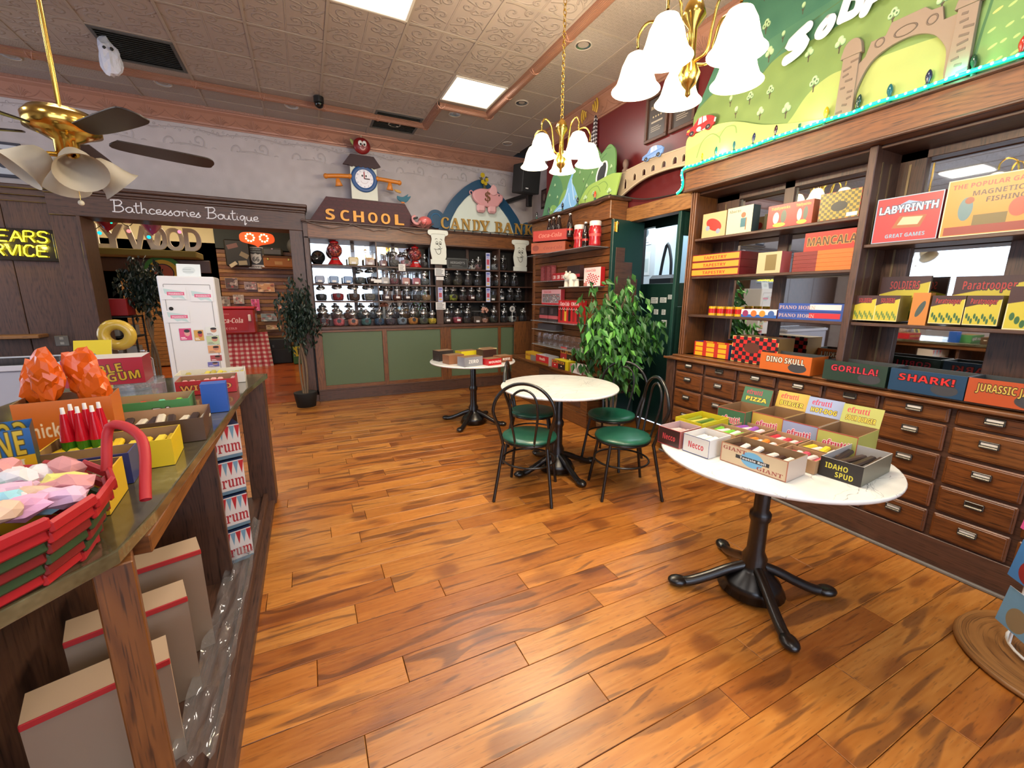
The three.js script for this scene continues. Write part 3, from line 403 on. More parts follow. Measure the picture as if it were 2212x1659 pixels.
const muralMap = canvasTex(2048, 896, (c, w, h) => {
  const n = noise2(15, 10, 10); fill(c, w, h, '#45755a');
  poly(c, PT([[-3.1, 3.8], [-0.2, 3.8], [-0.2, 3.5], [-1.5, 3.42], [-2.3, 3.36], [-3.1, 3.2]]), '#3b6d57');
  poly(c, [...spline(PT([[-3.1, 3.02], [-2.95, 3.1], [-2.8, 3.17], [-2.66, 3.19], [-2.5, 3.16], [-2.4, 3.11], [-2.31, 3.18], [-2.19, 3.22], [-1.97, 3.21], [-1.7, 3.24], [-1.2, 3.35], [-0.6, 3.5], [-0.2, 3.55]]), 90, false), [2048, 896], [0, 896]], '#748c4c');
  curve2(c, PT([[-2.4, 3.11], [-2.31, 3.18], [-2.2, 3.26], [-2.0, 3.33], [-1.7, 3.38]]), '#4e6b42', 5); curve2(c, PT([[-3, 3.06], [-2.8, 3.17], [-2.66, 3.19], [-2.5, 3.16], [-2.4, 3.11]]), '#57734a', 5);
  poly(c, [...spline(PT([[-2.15, 2.7], [-2.08, 2.77], [-1.99, 2.88], [-1.86, 2.94], [-1.7, 2.93], [-1.3, 2.9], [-1.1, 2.8]]), 60, false), [1500, 896], [640, 896]], '#a3ad62');
  poly(c, PT([[-1.2, 2.6], [-1.16, 3.05], [-0.9, 3.16], [-0.2, 3.2], [-0.2, 2.6]]), '#6f9150'); curve2(c, PT([[-1.17, 2.62], [-1.15, 2.9], [-1.1, 3.1], [-0.9, 3.17]]), '#3f6a3d', 9);
  const r = rng(4); for (let i = 0; i < 46; i++) { const z = -1.12 + (i % 8) * 0.045 + r() * 0.02, y = 2.68 + Math.floor(i / 8) * 0.075 + r() * 0.02; disc(c, Hz(z), Hy(y), 9 + r() * 6, 5, r() < 0.3 ? '#c8b866' : '#a3b56a', -0.5); }
  for (const [z, y, s, k] of [[-2.52, 3.59, 1, 2], [-2.36, 3.46, 1.1, 2], [-2.1, 3.44, 0.8, 1], [-2.44, 3.42, 0.8, 1], [-2.31, 3.26, 1.15, 0], [-2.22, 3.33, 0.8, 1], [-2.02, 3.13, 1, 0], [-1.83, 3.1, 1.1, 0], [-1.56, 3.12, 1, 2], [-1.34, 3.08, 1, 0], [-1.96, 2.93, 1.1, 2], [-2.27, 3.0, 1, 2], [-2.43, 3.02, 1, 2], [-2.33, 2.88, 1, 0], [-2.13, 2.83, 1.15, 0], [-2.6, 3.06, 0.9, 1], [-2.54, 2.96, 0.95, 1], [-2.62, 3.5, 0.9, 1], [-2.4, 3.68, 0.9, 0], [-1.9, 3.6, 1, 2], [-1.5, 3.65, 1, 0]]) tree(c, Hz(z), Hy(y), s, k);
  const im = c.getImageData(0, 0, w, h); for (let y = 0; y < h; y++) for (let x = 0; x < w; x++) { const k = (n(x / 60, y / 60) - 0.5) * 12, i = (y * w + x) * 4; im.data[i] += k; im.data[i + 1] += k; im.data[i + 2] += k * 0.7; } c.putImageData(im, 0, 0);
});
muralMap.repeat.set(1 / 2.7, 1 / 1.18); muralMap.offset.set(3.0 / 2.7, -2.6 / 1.18);
const MURAL = texMat(muralMap, { roughness: 0.6 });
const board = (name, pts, depth, m, parent, x, holes) => { const o = mesh(name, extr(shapeOf(pts, holes), depth, 0.002), m, parent, [x, 0, 0], [0, -PI / 2, 0]); return o; };
{
  const t = thing('mural_board', 'big painted plywood landscape of green hills and round trees above the hutch', 'painting', [0, 0, 0]);
  board('hill_board', [[-2.97, 2.64], [-0.2, 2.64], [-0.2, 3.775], [-2.57, 3.775], [-2.96, 3.06]], 0.02, MURAL, t, 3.215);
  const lm = canvasTex(512, 256, (c, w, h) => { fill(c, w, h, '#a3b568'); poly(c, [...spline([[0, 130], [160, 90], [280, 60], [360, 110], [512, 150]], 40, false), [512, 60], [512, 0], [0, 0]], '#b0c074'); curve2(c, [[70, 190], [90, 110], [130, 84], [165, 120], [170, 150]], '#7d9450', 5); curve2(c, [[165, 120], [190, 80], [225, 90], [235, 130]], '#7d9450', 5); curve2(c, [[235, 40], [300, 20], [360, 70], [440, 90]], '#6d8a52', 6); }); lm.repeat.set(1 / 1.15, 1 / 0.35); lm.offset.set(3.02 / 1.15, -2.62 / 0.35);
  board('front_hill', [...spline([[-2.995, 2.86], [-2.97, 2.905], [-2.86, 2.91], [-2.7, 2.915], [-2.55, 2.89], [-2.44, 2.85], [-2.28, 2.78], [-2.1, 2.73], [-1.88, 2.68], [-1.7, 2.645]], 50, false), [-2.985, 2.64]], 0.025, texMat(lm, { roughness: 0.6 }), t, 3.19);
  const lw = mat('#e4e3e6', { roughness: 0.5 });
  const brush = (n, strokes, r = 0.034) => { const g = new MB(); for (const s of strokes) { g.tube(s.map(([z, y]) => [z, y, 0]), r, 30, 10); for (const e of [s[0], s[s.length - 1]]) g.sph(r, [e[0], e[1], 0]); } const o = mesh(n, g.geo(), lw, t, [3.16, 0, 0], [0, -PI / 2, 0]); o.scale.z = 0.25; };
  brush('letter_s', [[[-2.03, 3.285], [-2.09, 3.262], [-2.14, 3.232], [-2.1, 3.216], [-2.04, 3.212], [-2.055, 3.175], [-2.11, 3.15], [-2.15, 3.143]]]);
  brush('letter_o', [[[-1.905, 3.27], [-1.945, 3.235], [-1.955, 3.205], [-1.925, 3.19], [-1.89, 3.215], [-1.88, 3.26], [-1.905, 3.27]]], 0.024);
  brush('letter_d', [[[-1.8, 3.34], [-1.825, 3.23]], [[-1.8, 3.34], [-1.735, 3.3], [-1.745, 3.23], [-1.825, 3.225]]], 0.026);
  brush('letter_a', [[[-1.7, 3.2], [-1.665, 3.28], [-1.635, 3.34], [-1.6, 3.24]], [[-1.675, 3.25], [-1.62, 3.255]]], 0.027);
  const st = mat('#8d7a69', { roughness: 0.7 }), sd = mat('#6d5c50', { roughness: 0.7 }), A = new THREE.Group(); A.name = 'stone_arch'; t.add(A); A.position.set(3.19, 0, 0); A.rotation.y = -PI / 2;
  const arch = spline([[-1.69, 2.7], [-1.68, 2.79], [-1.63, 2.9], [-1.54, 2.95], [-1.43, 2.955], [-1.35, 2.92], [-1.3, 2.86], [-1.275, 2.8], [-1.27, 2.7]], 36, false);
  mesh('span', extr(shapeOf([[-1.7, 2.645], ...arch.map(([z, y]) => [z, y]), [-1.26, 2.645], [-1.2, 2.645], [-1.25, 2.97], [-1.31, 2.97], [-1.325, 3.04], [-1.37, 3.045], [-1.4, 3.075], [-1.55, 3.075], [-1.57, 3.02], [-1.64, 3.02], [-1.66, 2.95], [-1.72, 2.9]]), 0.022, 0.003), st, A);
  for (const [z, w] of [[-1.735, 0.1], [-1.215, 0.09]]) { mesh('pillar', extr(shapeOf([[z - w / 2, 2.645], [z + w / 2, 2.645], [z + w / 2 - 0.005, 2.985], [z - w / 2 + 0.005, 2.985]]), 0.03, 0.003), st, A); mesh('pillar_cap', extr(shapeOf([[z - w / 2 - 0.008, 2.985], [z + w / 2 + 0.008, 2.985], [z + w / 2 + 0.004, 3.01], ...ell(z, 3.02, w * 0.5, 0.06, 14, 0.1, 3.04), [z - w / 2 - 0.004, 3.01]]), 0.034, 0.003), st, A); }
  const d = new MB(), r = rng(6); for (const z0 of [-1.735, -1.215]) for (let i = 0; i < 9; i++) d.box(0.025 + r() * 0.02, 0.012, 0.003, [z0 + (r() - 0.5) * 0.05, 2.68 + i * 0.034, 0.0305], [0, 0, (r() - 0.5) * 0.5], 0.001); for (const z of [-1.595, -1.36]) d.add(new THREE.TorusGeometry(0.022, 0.004, 6, 20), [z, 2.995, 0.022]); d.add(new THREE.TorusGeometry(0.05, 0.005, 6, 24), [-1.475, 3.0, 0.022], undefined, [1, 0.5, 1]); d.build('carved_stone', sd, A);
}
const paintBoard = (name, label, x, pts, w, h, z0, y0, zw, yh, draw, depth = 0.018) => { const m = canvasTex(w, h, draw); m.repeat.set(1 / zw, 1 / yh); m.offset.set(-z0 / zw, -y0 / yh); const t = thing(name, label, 'cutout', [0, 0, 0]); board('painted_board', pts, depth, texMat(m, { roughness: 0.55 }), t, x); return t; };
{ // cartoon style cars cut from board, plain and generic
  const car = (label, x, z, y, w, h, body, dark, extra) => paintBoard('car_cutout', label, x, [[z - w / 2, y + h * 0.2], [z - w * 0.47, y + h * 0.45], [z - w * 0.25, y + h * 0.6], [z - w * 0.1, y + h * 0.95], [z + w * 0.05, y + h], [z + w * 0.22, y + h * 0.93], [z + w * 0.4, y + h * 0.78], [z + w * 0.5, y + h * 0.6], [z + w * 0.47, y + h * 0.25], [z + w * 0.42, y + h * 0.18], ...ell(z + w * 0.28, y + h * 0.17, w * 0.1, h * 0.17, 8, 0, -PI), [z + w * 0.1, y + h * 0.12], ...ell(z - w * 0.3, y + h * 0.14, w * 0.1, h * 0.15, 8, 0, -PI)], 256, 128, z - w / 2, y, w, h, (c, W, H) => {
    fill(c, W, H, body); poly(c, [[105, 60], [112, 10], [140, 6], [142, 56]], '#e6dfe4'); poly(c, [[150, 56], [148, 6], [176, 12], [186, 48]], '#e6dfe4'); curve2(c, [[4, 84], [90, 78], [180, 62], [250, 56]], dark, 5); disc(c, 52, 108, 22, 20, '#1b1b1f'); disc(c, 52, 108, 9, 8, '#777'); disc(c, 200, 104, 22, 20, '#1b1b1f'); disc(c, 200, 104, 9, 8, '#777'); if (extra) { disc(c, 118, 94, 22, 18, '#ecdfe0'); disc(c, 20, 76, 14, 12, '#e0a43a'); } });
  car('red painted toy car cutout at the edge of the green hill board', 3.165, -2.84, 2.895, 0.29, 0.125, '#b3262a', '#7d1a1f', true); car('small light blue painted car cutout driving on the painted bridge', 3.165, -3.39, 2.835, 0.28, 0.115, '#6f93cf', '#4a6aa4', false);
}
{
  const t = thing('bridge_cutout', 'cream painted arched bridge cutout spanning above the doorway against the maroon wall', 'cutout', [0, 0, 0]);
  const top = [[-3.88, 2.83], [-3.45, 2.855], [-2.98, 2.845]], bot = spline([[-2.98, 2.68], [-3.15, 2.695], [-3.27, 2.7], [-3.45, 2.695], [-3.6, 2.67], [-3.75, 2.625], [-3.86, 2.585]], 30, false);
  const holes = [[-3.8, 2.655, 0.05, 0.1], [-3.66, 2.71, 0.05, 0.065], [-3.525, 2.725, 0.055, 0.06], [-3.4, 2.735, 0.055, 0.055], [-3.26, 2.735, 0.055, 0.055], [-3.125, 2.73, 0.055, 0.06], [-3.02, 2.725, 0.04, 0.06]].map(([z, y, w, h]) => [[z - w / 2, y], [z + w / 2, y], [z + w / 2, y + h * 0.5], ...ell(z, y + h * 0.5, w / 2, h * 0.5, 10, 0, PI)]);
  board('span', [...top, ...bot, [-3.92, 2.6]], 0.02, mat('#a3917a', { roughness: 0.6 }), t, 3.2, holes);
  const g = new MB(); g.tube(bot.map(([z, y]) => [z, y + 0.008, 0.02]), 0.009, 40, 6); g.tube(top.map(([z, y]) => [z, y - 0.005, 0.02]), 0.007, 30, 6); for (const h of holes) g.tube([h[0], ...h.slice(3).reverse(), h[1]].map(([z, y]) => [z, y, 0.02]), 0.004, 20, 5); mesh('edge_trim', g.geo(), mat('#b8a68e', { roughness: 0.6 }), t, [3.2, 0, 0], [0, -PI / 2, 0]);
  mesh('finial', latheGeo([[0, 0.13], [0.02, 0.12], [0.032, 0.09], [0.03, 0.06], [0.02, 0.04], [0.035, 0.02], [0.035, 0]], 16), mat('#6a5348'), t, [3.19, 2.825, -3.82]);
}
{ // hills with tunnel and waterfall over the soda shelves
  const Fz = (z) => (z + 5.5) / 1.75 * 1024, Fy = (y) => (3.25 - y) / 0.68 * 400, F = (l) => l.map(([z, y]) => [Fz(z), Fy(y)]);
  const m = canvasTex(1024, 400, (c, w, h) => {
    fill(c, w, h, '#5f8a50'); poly(c, [...spline(F([[-5.5, 2.7], [-5.3, 2.9], [-5.15, 3.1], [-4.95, 2.95], [-4.9, 2.6]]), 40, false), [0, 400]], '#4c7d59'); poly(c, [...spline(F([[-5.05, 2.6], [-4.98, 2.78], [-4.86, 2.86], [-4.76, 2.75], [-4.7, 2.6]]), 40, false)], '#7da04e'); poly(c, [...spline(F([[-5.3, 2.6], [-5.2, 2.72], [-5.08, 2.7], [-5.0, 2.6]]), 40, false)], '#79a457');
    curve2(c, F([[-4.55, 2.65], [-4.4, 2.86], [-4.25, 2.98], [-4.05, 3.06]]), '#44703f', 6); curve2(c, F([[-4.2, 3.0], [-4.1, 3.1], [-3.98, 3.1]]), '#44703f', 5);
    poly(c, spline(F([[-4.72, 3.02], [-4.68, 3.02], [-4.72, 2.93], [-4.64, 2.82], [-4.58, 2.66], [-4.8, 2.6], [-5.15, 2.62], [-4.96, 2.72], [-4.86, 2.8], [-4.8, 2.92]]), 60), '#7fb2dc'); for (const s of [[[-4.72, 2.95], [-4.7, 2.84], [-4.66, 2.7]], [[-4.8, 2.86], [-4.86, 2.76], [-4.93, 2.67]], [[-4.78, 2.8], [-4.76, 2.7], [-4.72, 2.63]], [[-5.1, 2.63], [-5.0, 2.66], [-4.9, 2.63]]]) curve2(c, F(s), '#d6e8f4', 5);
    for (const [z, y, s, k] of [[-5.25, 2.86, 0.5, 0], [-5.12, 2.96, 0.5, 0], [-5.05, 2.8, 0.5, 0], [-4.55, 2.98, 0.5, 2], [-4.47, 2.88, 0.5, 1], [-4.62, 2.72, 0.55, 2], [-4.4, 2.8, 0.55, 0], [-4.3, 2.92, 0.5, 0], [-3.96, 2.9, 0.55, 0], [-5.2, 2.66, 0.55, 0], [-4.35, 3.08, 0.5, 0]]) tree(c, Fz(z), Fy(y), s, k);
  }); m.repeat.set(1 / 1.75, 1 / 0.68); m.offset.set(5.5 / 1.75, -2.57 / 0.68);
  const t = thing('mural_board', 'painted plywood hills with a white edged tunnel and a blue waterfall above the soda shelves', 'painting', [0, 0, 0]);
  board('hill_board', [...spline([[-5.45, 2.6], [-5.36, 2.8], [-5.28, 2.94], [-5.13, 3.13], [-4.95, 3.11], [-4.75, 3.05], [-4.55, 3.12], [-4.36, 3.21], [-4.27, 3.2], [-4.2, 3.13], [-4.15, 3.08]], 50, false), ...spline([[-4.1, 3.1], [-4.01, 3.14], [-3.94, 3.1], [-3.9, 3.02], [-3.895, 2.8], [-3.91, 2.58]], 30, false)], 0.02, texMat(m, { roughness: 0.6 }), t, 3.13);
  const sm = canvasTex(256, 128, (c, w, h) => { fill(c, w, h, '#8fae52'); curve2(c, [[60, 90], [90, 50], [130, 44], [150, 80]], '#6d8e44', 4); curve2(c, [[140, 40], [170, 34], [190, 60], [180, 80]], '#6d8e44', 4); tree(c, 60, 90, 0.6, 0); tree(c, 200, 96, 0.6, 0); tree(c, 110, 80, 0.5, 2); }); sm.repeat.set(1 / 0.8, 1 / 0.25); sm.offset.set(4.55 / 0.8, -2.58 / 0.25);
  board('front_hill', [...spline([[-4.55, 2.59], [-4.45, 2.68], [-4.36, 2.75], [-4.28, 2.785], [-4.1, 2.8], [-3.9, 2.815], [-3.75, 2.79]], 30, false), [-3.82, 2.585]], 0.02, texMat(sm, { roughness: 0.6 }), t, 3.09);
  const tun = [[-4.2, 2.8], [-4.2, 2.85], [-4.17, 2.92], [-4.1, 2.975], [-4.04, 2.975], [-4.02, 2.92], [-4.05, 2.8]]; board('tunnel_mouth', spline(tun, 30), 0.008, mat('#23262b'), t, 3.108); mesh('tunnel_rim', tubeGeo(tun.map(([z, y]) => [z, y, 0.006]), 0.011, 40, 6), WHITE, t, [3.108, 0, 0], [0, -PI / 2, 0]);
}
{ // radio tower, plaques
  const t = thing('tower_cutout', 'black and white diamond patterned tower cutout with yellow radio waves on the maroon wall', 'cutout', [0, 0, 0]);
  const m = canvasTex(128, 512, (c, w, h) => { fill(c, w, h, '#26151a'); for (let j = 0; j < 12; j++) for (let i = 0; i < 4; i++) { const x = 16 + i * 32, y = 24 + j * 44; poly(c, [[x, y - 20], [x + 14, y], [x, y + 20], [x - 14, y]], '#d8d5d6'); } }); m.repeat.set(1 / 0.16, 1 / 0.5); m.offset.set(4.64 / 0.16, -3.2 / 0.5);
  board('tower', [[-4.65, 3.16], [-4.49, 3.16], [-4.505, 3.66], [-4.535, 3.66]], 0.018, texMat(m), t, 3.3); const y = mat('#b08b2e', { roughness: 0.5 }), g = new MB();
  for (const s of [-1, 1]) for (let i = 0; i < 3; i++) { const r0 = 0.055 + i * 0.04; g.add(new THREE.TorusGeometry(r0, 0.014, 6, 14, 1.1), [-4.52 + s * 0.02, 3.655 + s * 0.012, 0.02], [0, 0, (s > 0 ? -0.55 : PI - 0.55)], [1, 1, 0.7]); } mesh('radio_waves', g.geo(), y, t, [3.21, 0, 0], [0, -PI / 2, 0]);
  for (const [z, l] of [[-3.53, 'framed dark award plaque hanging farther along the maroon wall'], [-3.2, 'framed dark award plaque with a row of stars closer to the mural']]) { const q = thing('wall_plaque', l, 'plaque', [3.315, 3.28, z], -PI / 2); const f = new MB(); f.box(0.3, 0.03, 0.03, [0, 0.2, 0.01]).box(0.3, 0.03, 0.03, [0, -0.2, 0.01]).box(0.03, 0.37, 0.03, [0.135, 0, 0.01]).box(0.03, 0.37, 0.03, [-0.135, 0, 0.01]).wood().build('plaque_frame', DOAK, q);
    const p = P(120, 180, (c, w, h) => { fill(c, w, h, '#3a322f'); tx(c, 'BEST OF', 60, 40, 20, '#b9a88a', { f: 'serif' }); for (let i = 0; i < 4; i++) disc(c, 36 + i * 16, 84, 4, 4, '#c9b88f'); rect(c, 24, 104, 72, 8, '#a59a88'); small(c, 24, 128, 72, 3, 9, '#8c8274'); }); const b = new PQ(); b.box(0.25, 0.36, 0.012, { f: p, r: '#222' }, [0, -0.18, 0]); b.build('plaque_face', q); }
}
// ---------- soda shelf unit, door and back office ----------
{
  const t = thing('soda_shelf_unit', 'oak slat wall shelf unit full of red soda goods behind the leafy tree', 'shelf', [0, 0, 0]);
  for (let i = 0; i < 22; i++) mesh('slat', uvm(cbox(0.02, 0.074, 1.72, 0.004), 2), OAKS[i % 4], t, [3.11, 0.66 + i * 0.08, -4.745]);
  new MB().span(3.12, 3.3, 0.6, 2.4, -5.62, -3.885, 0).build('backing', DARK, t);
  const f = new MB(); f.span(3.06, 3.14, 2.36, 2.55, -5.65, -3.87, 0.006).span(3.1, 3.3, 0.6, 2.55, -3.9, -3.87, 0.004).span(3.09, 3.13, 0.62, 2.36, -5.66, -5.6).wood(2).build('frieze', OAK, t);
  const c = []; for (let i = 0; i <= 40; i++) { const z = -5.68 + 1.84 * i / 40; c.push([3.03, 2.565 + 0.02 * Math.sin(i * 0.5), z]); } const k = new MB(); k.span(3.0, 3.32, 2.55, 2.58, -5.68, -3.83, 0.01).tube(c, 0.014, 60, 6); k.wood(2).build('cornice', DOAK, t);
  const b = new MB(); b.span(2.83, 3.3, 0.59, 0.625, -5.9, -3.84, 0.006).span(2.86, 3.3, 0.02, 0.59, -5.9, -3.87, 0.004).span(2.845, 3.3, 0, 0.16, -5.9, -3.855, 0.006).span(2.85, 2.87, 0.16, 0.19, -5.9, -3.86).wood(2).build('base_cabinet', OAK, t);
  new MB().span(2.852, 2.862, 0.22, 0.55, -5.0, -4.0, 0.004).wood(2).build('base_panel', DOAK, t);
  mesh('side_board', uvm(cbox(0.5, 0.55, 0.02), 1), OAK, t, [3.4, 0.83, -6.4]);
  for (const [y, z0, z1, w] of [[2.065, -5.4, -3.92, 0.26], [1.72, -5.3, -4.3, 0.2], [1.635, -4.6, -3.95, 0.22], [1.41, -5.3, -4.72, 0.22], [1.19, -5.32, -4.22, 0.22], [1.07, -5.32, -4.75, 0.2], [0.87, -5.22, -4.05, 0.25]]) mesh('acrylic_shelf', cbox(w, 0.008, z1 - z0, 0.002), mat('#dfe6ea', { transmission: 0.8, thickness: 0, roughness: 0.1 }), t, [3.1 - w / 2, y, (z0 + z1) / 2]);
}
const RED = '#b3161c', cocaScript = (c, x, y, s, col = '#f2e8e4', w) => tx(c, 'Coca-Cola', x, y, s, col, { f: 'serif', i: true, w });
const redP = P(160, 100, (c, w, h) => { fill(c, w, h, RED); cocaScript(c, 80, 50, 36, '#f0dcd6', 130); }), crateP = P(220, 80, (c, w, h) => { fill(c, w, h, '#a8321f'); c.strokeStyle = '#7d2114'; c.lineWidth = 3; c.strokeRect(2, 2, w - 4, h - 4); cocaScript(c, 110, 40, 40, '#d8806a', 150); }), crateP2 = P(220, 80, (c, w, h) => { fill(c, w, h, '#9c4a26'); disc(c, 30, 40, 22, 22, '#7c3418'); tx(c, 'Coca-Cola', 140, 42, 30, '#7c2c14', { f: 'serif', i: true, w: 120 }); });
function goods(name, label, cat, z, y, w, h, d, f, x = 3.09, turn = 0, group) { const t = thing(name, label, cat, [x - d / 2, y, z], -PI / 2 + turn, group), q = new PQ(); q.box(w, h, d, f); q.build('printed_box', t); return t; }
{
  for (const [y, z, p, l] of [[2.07, -4.9, crateP2, 'lower weathered wooden soda crate on the top acrylic shelf'], [2.215, -4.86, crateP, 'upper red wooden soda crate holding small cola bottles']]) { const t = thing('soda_crate', l, 'crate', [2.98, y, z], -PI / 2 + 0.5), q = new PQ(); q.tray(0.5, 0.13, 0.3, { f: p, r: p, t: '#8a3c22' }, '#5c2a18', [0, 0, 0], 0.13, 0.014); q.build('crate_box', t); mesh('hand_hole', cbox(0.004, 0.025, 0.1, 0.001), DARK, t, [0.251, 0.085, 0]); }
  const bg = latheGeo([[0, 0], [0.03, 0], [0.031, 0.02], [0.027, 0.06], [0.031, 0.1], [0.026, 0.13], [0.014, 0.17], [0.012, 0.2], [0, 0.2]], 16), cola = mat('#1c0d0a', { roughness: 0.08, clearcoat: 1 });
  const bot = (z, y, x, s, lab) => { const t = thing('cola_bottle', lab, 'bottle', [x, y, z], 0, 'small glass cola bottles'); t.scale.setScalar(s); mesh('glass', bg, cola, t); mesh('label_band', at(new THREE.CylinderGeometry(0.0285, 0.0285, 0.03, 16, 1, true), [0, 0.072, 0]), mat('#a82a26', { roughness: 0.4 }), t); mesh('cap', at(new THREE.CylinderGeometry(0.014, 0.015, 0.012, 14), [0, 0.204, 0]), mat('#c8c4c0', { metalness: 0.6, roughness: 0.3 }), t); };
  [[-5.0, 2.97], [-4.93, 3.0], [-4.85, 2.94], [-4.79, 2.99], [-4.74, 2.95]].forEach(([z, x], i) => bot(z, 2.24, x, 1.3, ['first', 'second', 'third', 'fourth', 'fifth'][i] + ' small dark cola bottle in the red crate, counting from the back wall')); bot(-4.53, 2.235, 2.98, 1.3, 'dark cola bottle with white paper neck standing alone at the crate end'); bot(-4.16, 2.07, 2.95, 1.35, 'dark cola bottle between the two big red bottle banks');
  for (const [z, l] of [[-4.32, 'big red plastic bottle bank beside the crates'], [-4.02, 'big red plastic bottle bank by the green door']]) { const t = thing('bottle_bank', l, 'bottle', [2.98, 2.07, z]); mesh('body', latheGeo([[0, 0], [0.062, 0], [0.07, 0.03], [0.06, 0.09], [0.075, 0.16], [0.062, 0.22], [0.055, 0.24]], 18), mat('#a01a20', { roughness: 0.2, clearcoat: 0.6 }), t); mesh('ribbed_top', latheGeo([[0.055, 0.22], [0.064, 0.225], [0.066, 0.27], [0.058, 0.275], [0, 0.275]], 18), mat('#cfc7c4', { roughness: 0.4 }), t); mesh('label_band', at(new THREE.CylinderGeometry(0.073, 0.068, 0.06, 18, 1, true), [0, 0.14, 0]), mat('#c24844', { roughness: 0.4 }), t); }
  const dk = P(60, 120, (c, w, h) => { fill(c, w, h, '#70282c'); small(c, 8, 14, 44, 9, 11, '#a85a5c'); }); goods('soda_tin', 'tall dark red tin box, the one closer to the candy cabinet', 'box', -5.22, 1.725, 0.12, 0.21, 0.08, { f: dk, t: '#70282c' }); goods('soda_tin', 'tall dark red tin box, the one closer to the polar bear', 'box', -5.06, 1.725, 0.12, 0.21, 0.08, { f: dk, t: '#70282c' });
  const sm = P(60, 60, (c, w, h) => { fill(c, w, h, '#a4222a'); rect(c, 8, 18, 44, 26, '#d9b4b0'); rect(c, 14, 22, 10, 18, '#a4222a'); }); for (const [z, l] of [[-4.93, 'small red and white soda box beside the dark tins'], [-4.83, 'small red and white soda box, middle of the three'], [-4.73, 'small red and white soda box next to the bear']]) goods('soda_box', l, 'box', z, 1.725, 0.09, 0.1, 0.07, { f: sm, t: '#c06a68' });
  goods('dark_display_box', 'dark framed box with a red lower edge behind the polar bear', 'box', -4.5, 1.76, 0.28, 0.14, 0.06, { f: P(90, 50, (c, w, h) => { fill(c, w, h, '#2a1c1c'); rect(c, 0, 36, 90, 14, '#a8323a'); }), r: '#3a2020' }, 3.09);
  const bear = thing('polar_bear', 'white polar bear figurine standing on the shelf above the tree', 'figurine', [2.96, 1.64, -4.44], -PI / 2 - 0.2), wf = mat('#d8cfc0', { roughness: 0.7 }), g = new MB(); g.sph(0.075, [0.02, 0.1, 0], [1.5, 0.85, 0.7]).sph(0.05, [-0.1, 0.135, 0.01], [1.1, 0.85, 0.8]).sph(0.026, [-0.15, 0.12, 0.02]).sph(0.014, [-0.09, 0.18, 0.03]).sph(0.014, [-0.09, 0.18, -0.02]); for (const [x, z] of [[-0.06, 0.03], [-0.05, -0.03], [0.09, 0.03], [0.1, -0.03]]) g.cyl(0.028, 0.034, 0.09, [x, 0.045, z]); g.build('body', wf, bear); for (const z of [0.035]) mesh('eye', new THREE.SphereGeometry(0.006, 8, 6), BLACK, bear, [-0.13, 0.145, z]); mesh('nose', new THREE.SphereGeometry(0.008, 8, 6), BLACK, bear, [-0.176, 0.122, 0.024]);
  goods('checkers_game', 'pink and white boxed checkers game with red side standing beside the bear', 'game', -4.11, 1.645, 0.32, 0.21, 0.06, { f: P(180, 120, (c, w, h) => { fill(c, w, h, '#e6cdc8'); cocaScript(c, 70, 20, 22, '#c4484c', 110); c.save(); c.translate(96, 70); c.transform(1, 0.25, -0.4, 0.7, 0, 0); for (let i = 0; i < 8; i++) for (let j = 0; j < 8; j++) rect(c, -56 + i * 14, -36 + j * 11, 14, 11, (i + j) % 2 ? '#b83238' : '#efe0dc'); c.restore(); rect(c, 0, 96, 40, 24, '#b06a60'); }), r: '#a8161c', t: '#b83a3c' });
  goods('tin_sign_box', 'pink and white illustrated soda puzzle box on the third shelf', 'box', -5.02, 1.415, 0.5, 0.2, 0.06, { f: P(200, 90, (c, w, h) => { fill(c, w, h, '#d29aa0'); rect(c, 8, 26, 184, 52, '#7c7478'); cssNoise(c, w, h, 0, 1, ['#000'], 1, 2); const r = rng(5); for (let i = 0; i < 90; i++) rect(c, 10 + r() * 176, 28 + r() * 46, 6, 4, ['#a83038', '#d8d0d0', '#3c4a3c', '#a89080'][i % 4]); tx(c, 'Coca-Cola', 60, 14, 16, '#b02028', { f: 'serif', i: true }); rect(c, 0, 80, 200, 10, '#b02028'); }), r: '#a8323a' });
  goods('crate_set_box', 'big red soda checkers box with bottle pictures, partly hidden by leaves', 'box', -4.53, 1.195, 0.52, 0.28, 0.08, { f: P(200, 110, (c, w, h) => { fill(c, w, h, '#b3161c'); cocaScript(c, 56, 18, 26, '#f0e0dc', 84); tx(c, 'CRATE', 146, 18, 22, '#f0e0dc'); for (let i = 0; i < 5; i++) { rect(c, 20 + i * 36, 44, 20, 58, ['#5a1a14', '#c89a30', '#2c1210', '#8a1a18', '#4a1812'][i]); disc(c, 30 + i * 36, 44, 8, 12, '#3a1410'); } c.strokeStyle = '#e8d0c8'; c.lineWidth = 2; for (let i = 0; i < 10; i++) { c.beginPath(); c.arc(10 + i * 20, 36, 10, 0, PI); c.stroke(); } }), r: '#9c1218', t: '#c03038' });
  const db = P(80, 50, (c, w, h) => { fill(c, w, h, '#3a2c2e'); rect(c, 0, 30, 80, 12, '#c05a60'); rect(c, 20, 4, 24, 20, '#5a484a'); }); goods('glass_set_box', 'dark boxed glass set with pink stripe closer to the candy jars', 'box', -5.2, 1.195, 0.22, 0.18, 0.07, { f: db, t: '#4a3a3c' }); goods('glass_set_box', 'dark boxed glass set with pink stripe beside the big red box', 'box', -4.95, 1.195, 0.22, 0.18, 0.07, { f: db, t: '#4a3a3c' }); goods('glass_tray', 'shallow dark tray of shot glasses under the boxed sets', 'tray', -5.05, 1.075, 0.5, 0.07, 0.1, { f: '#4a4246', t: '#6a6064' });
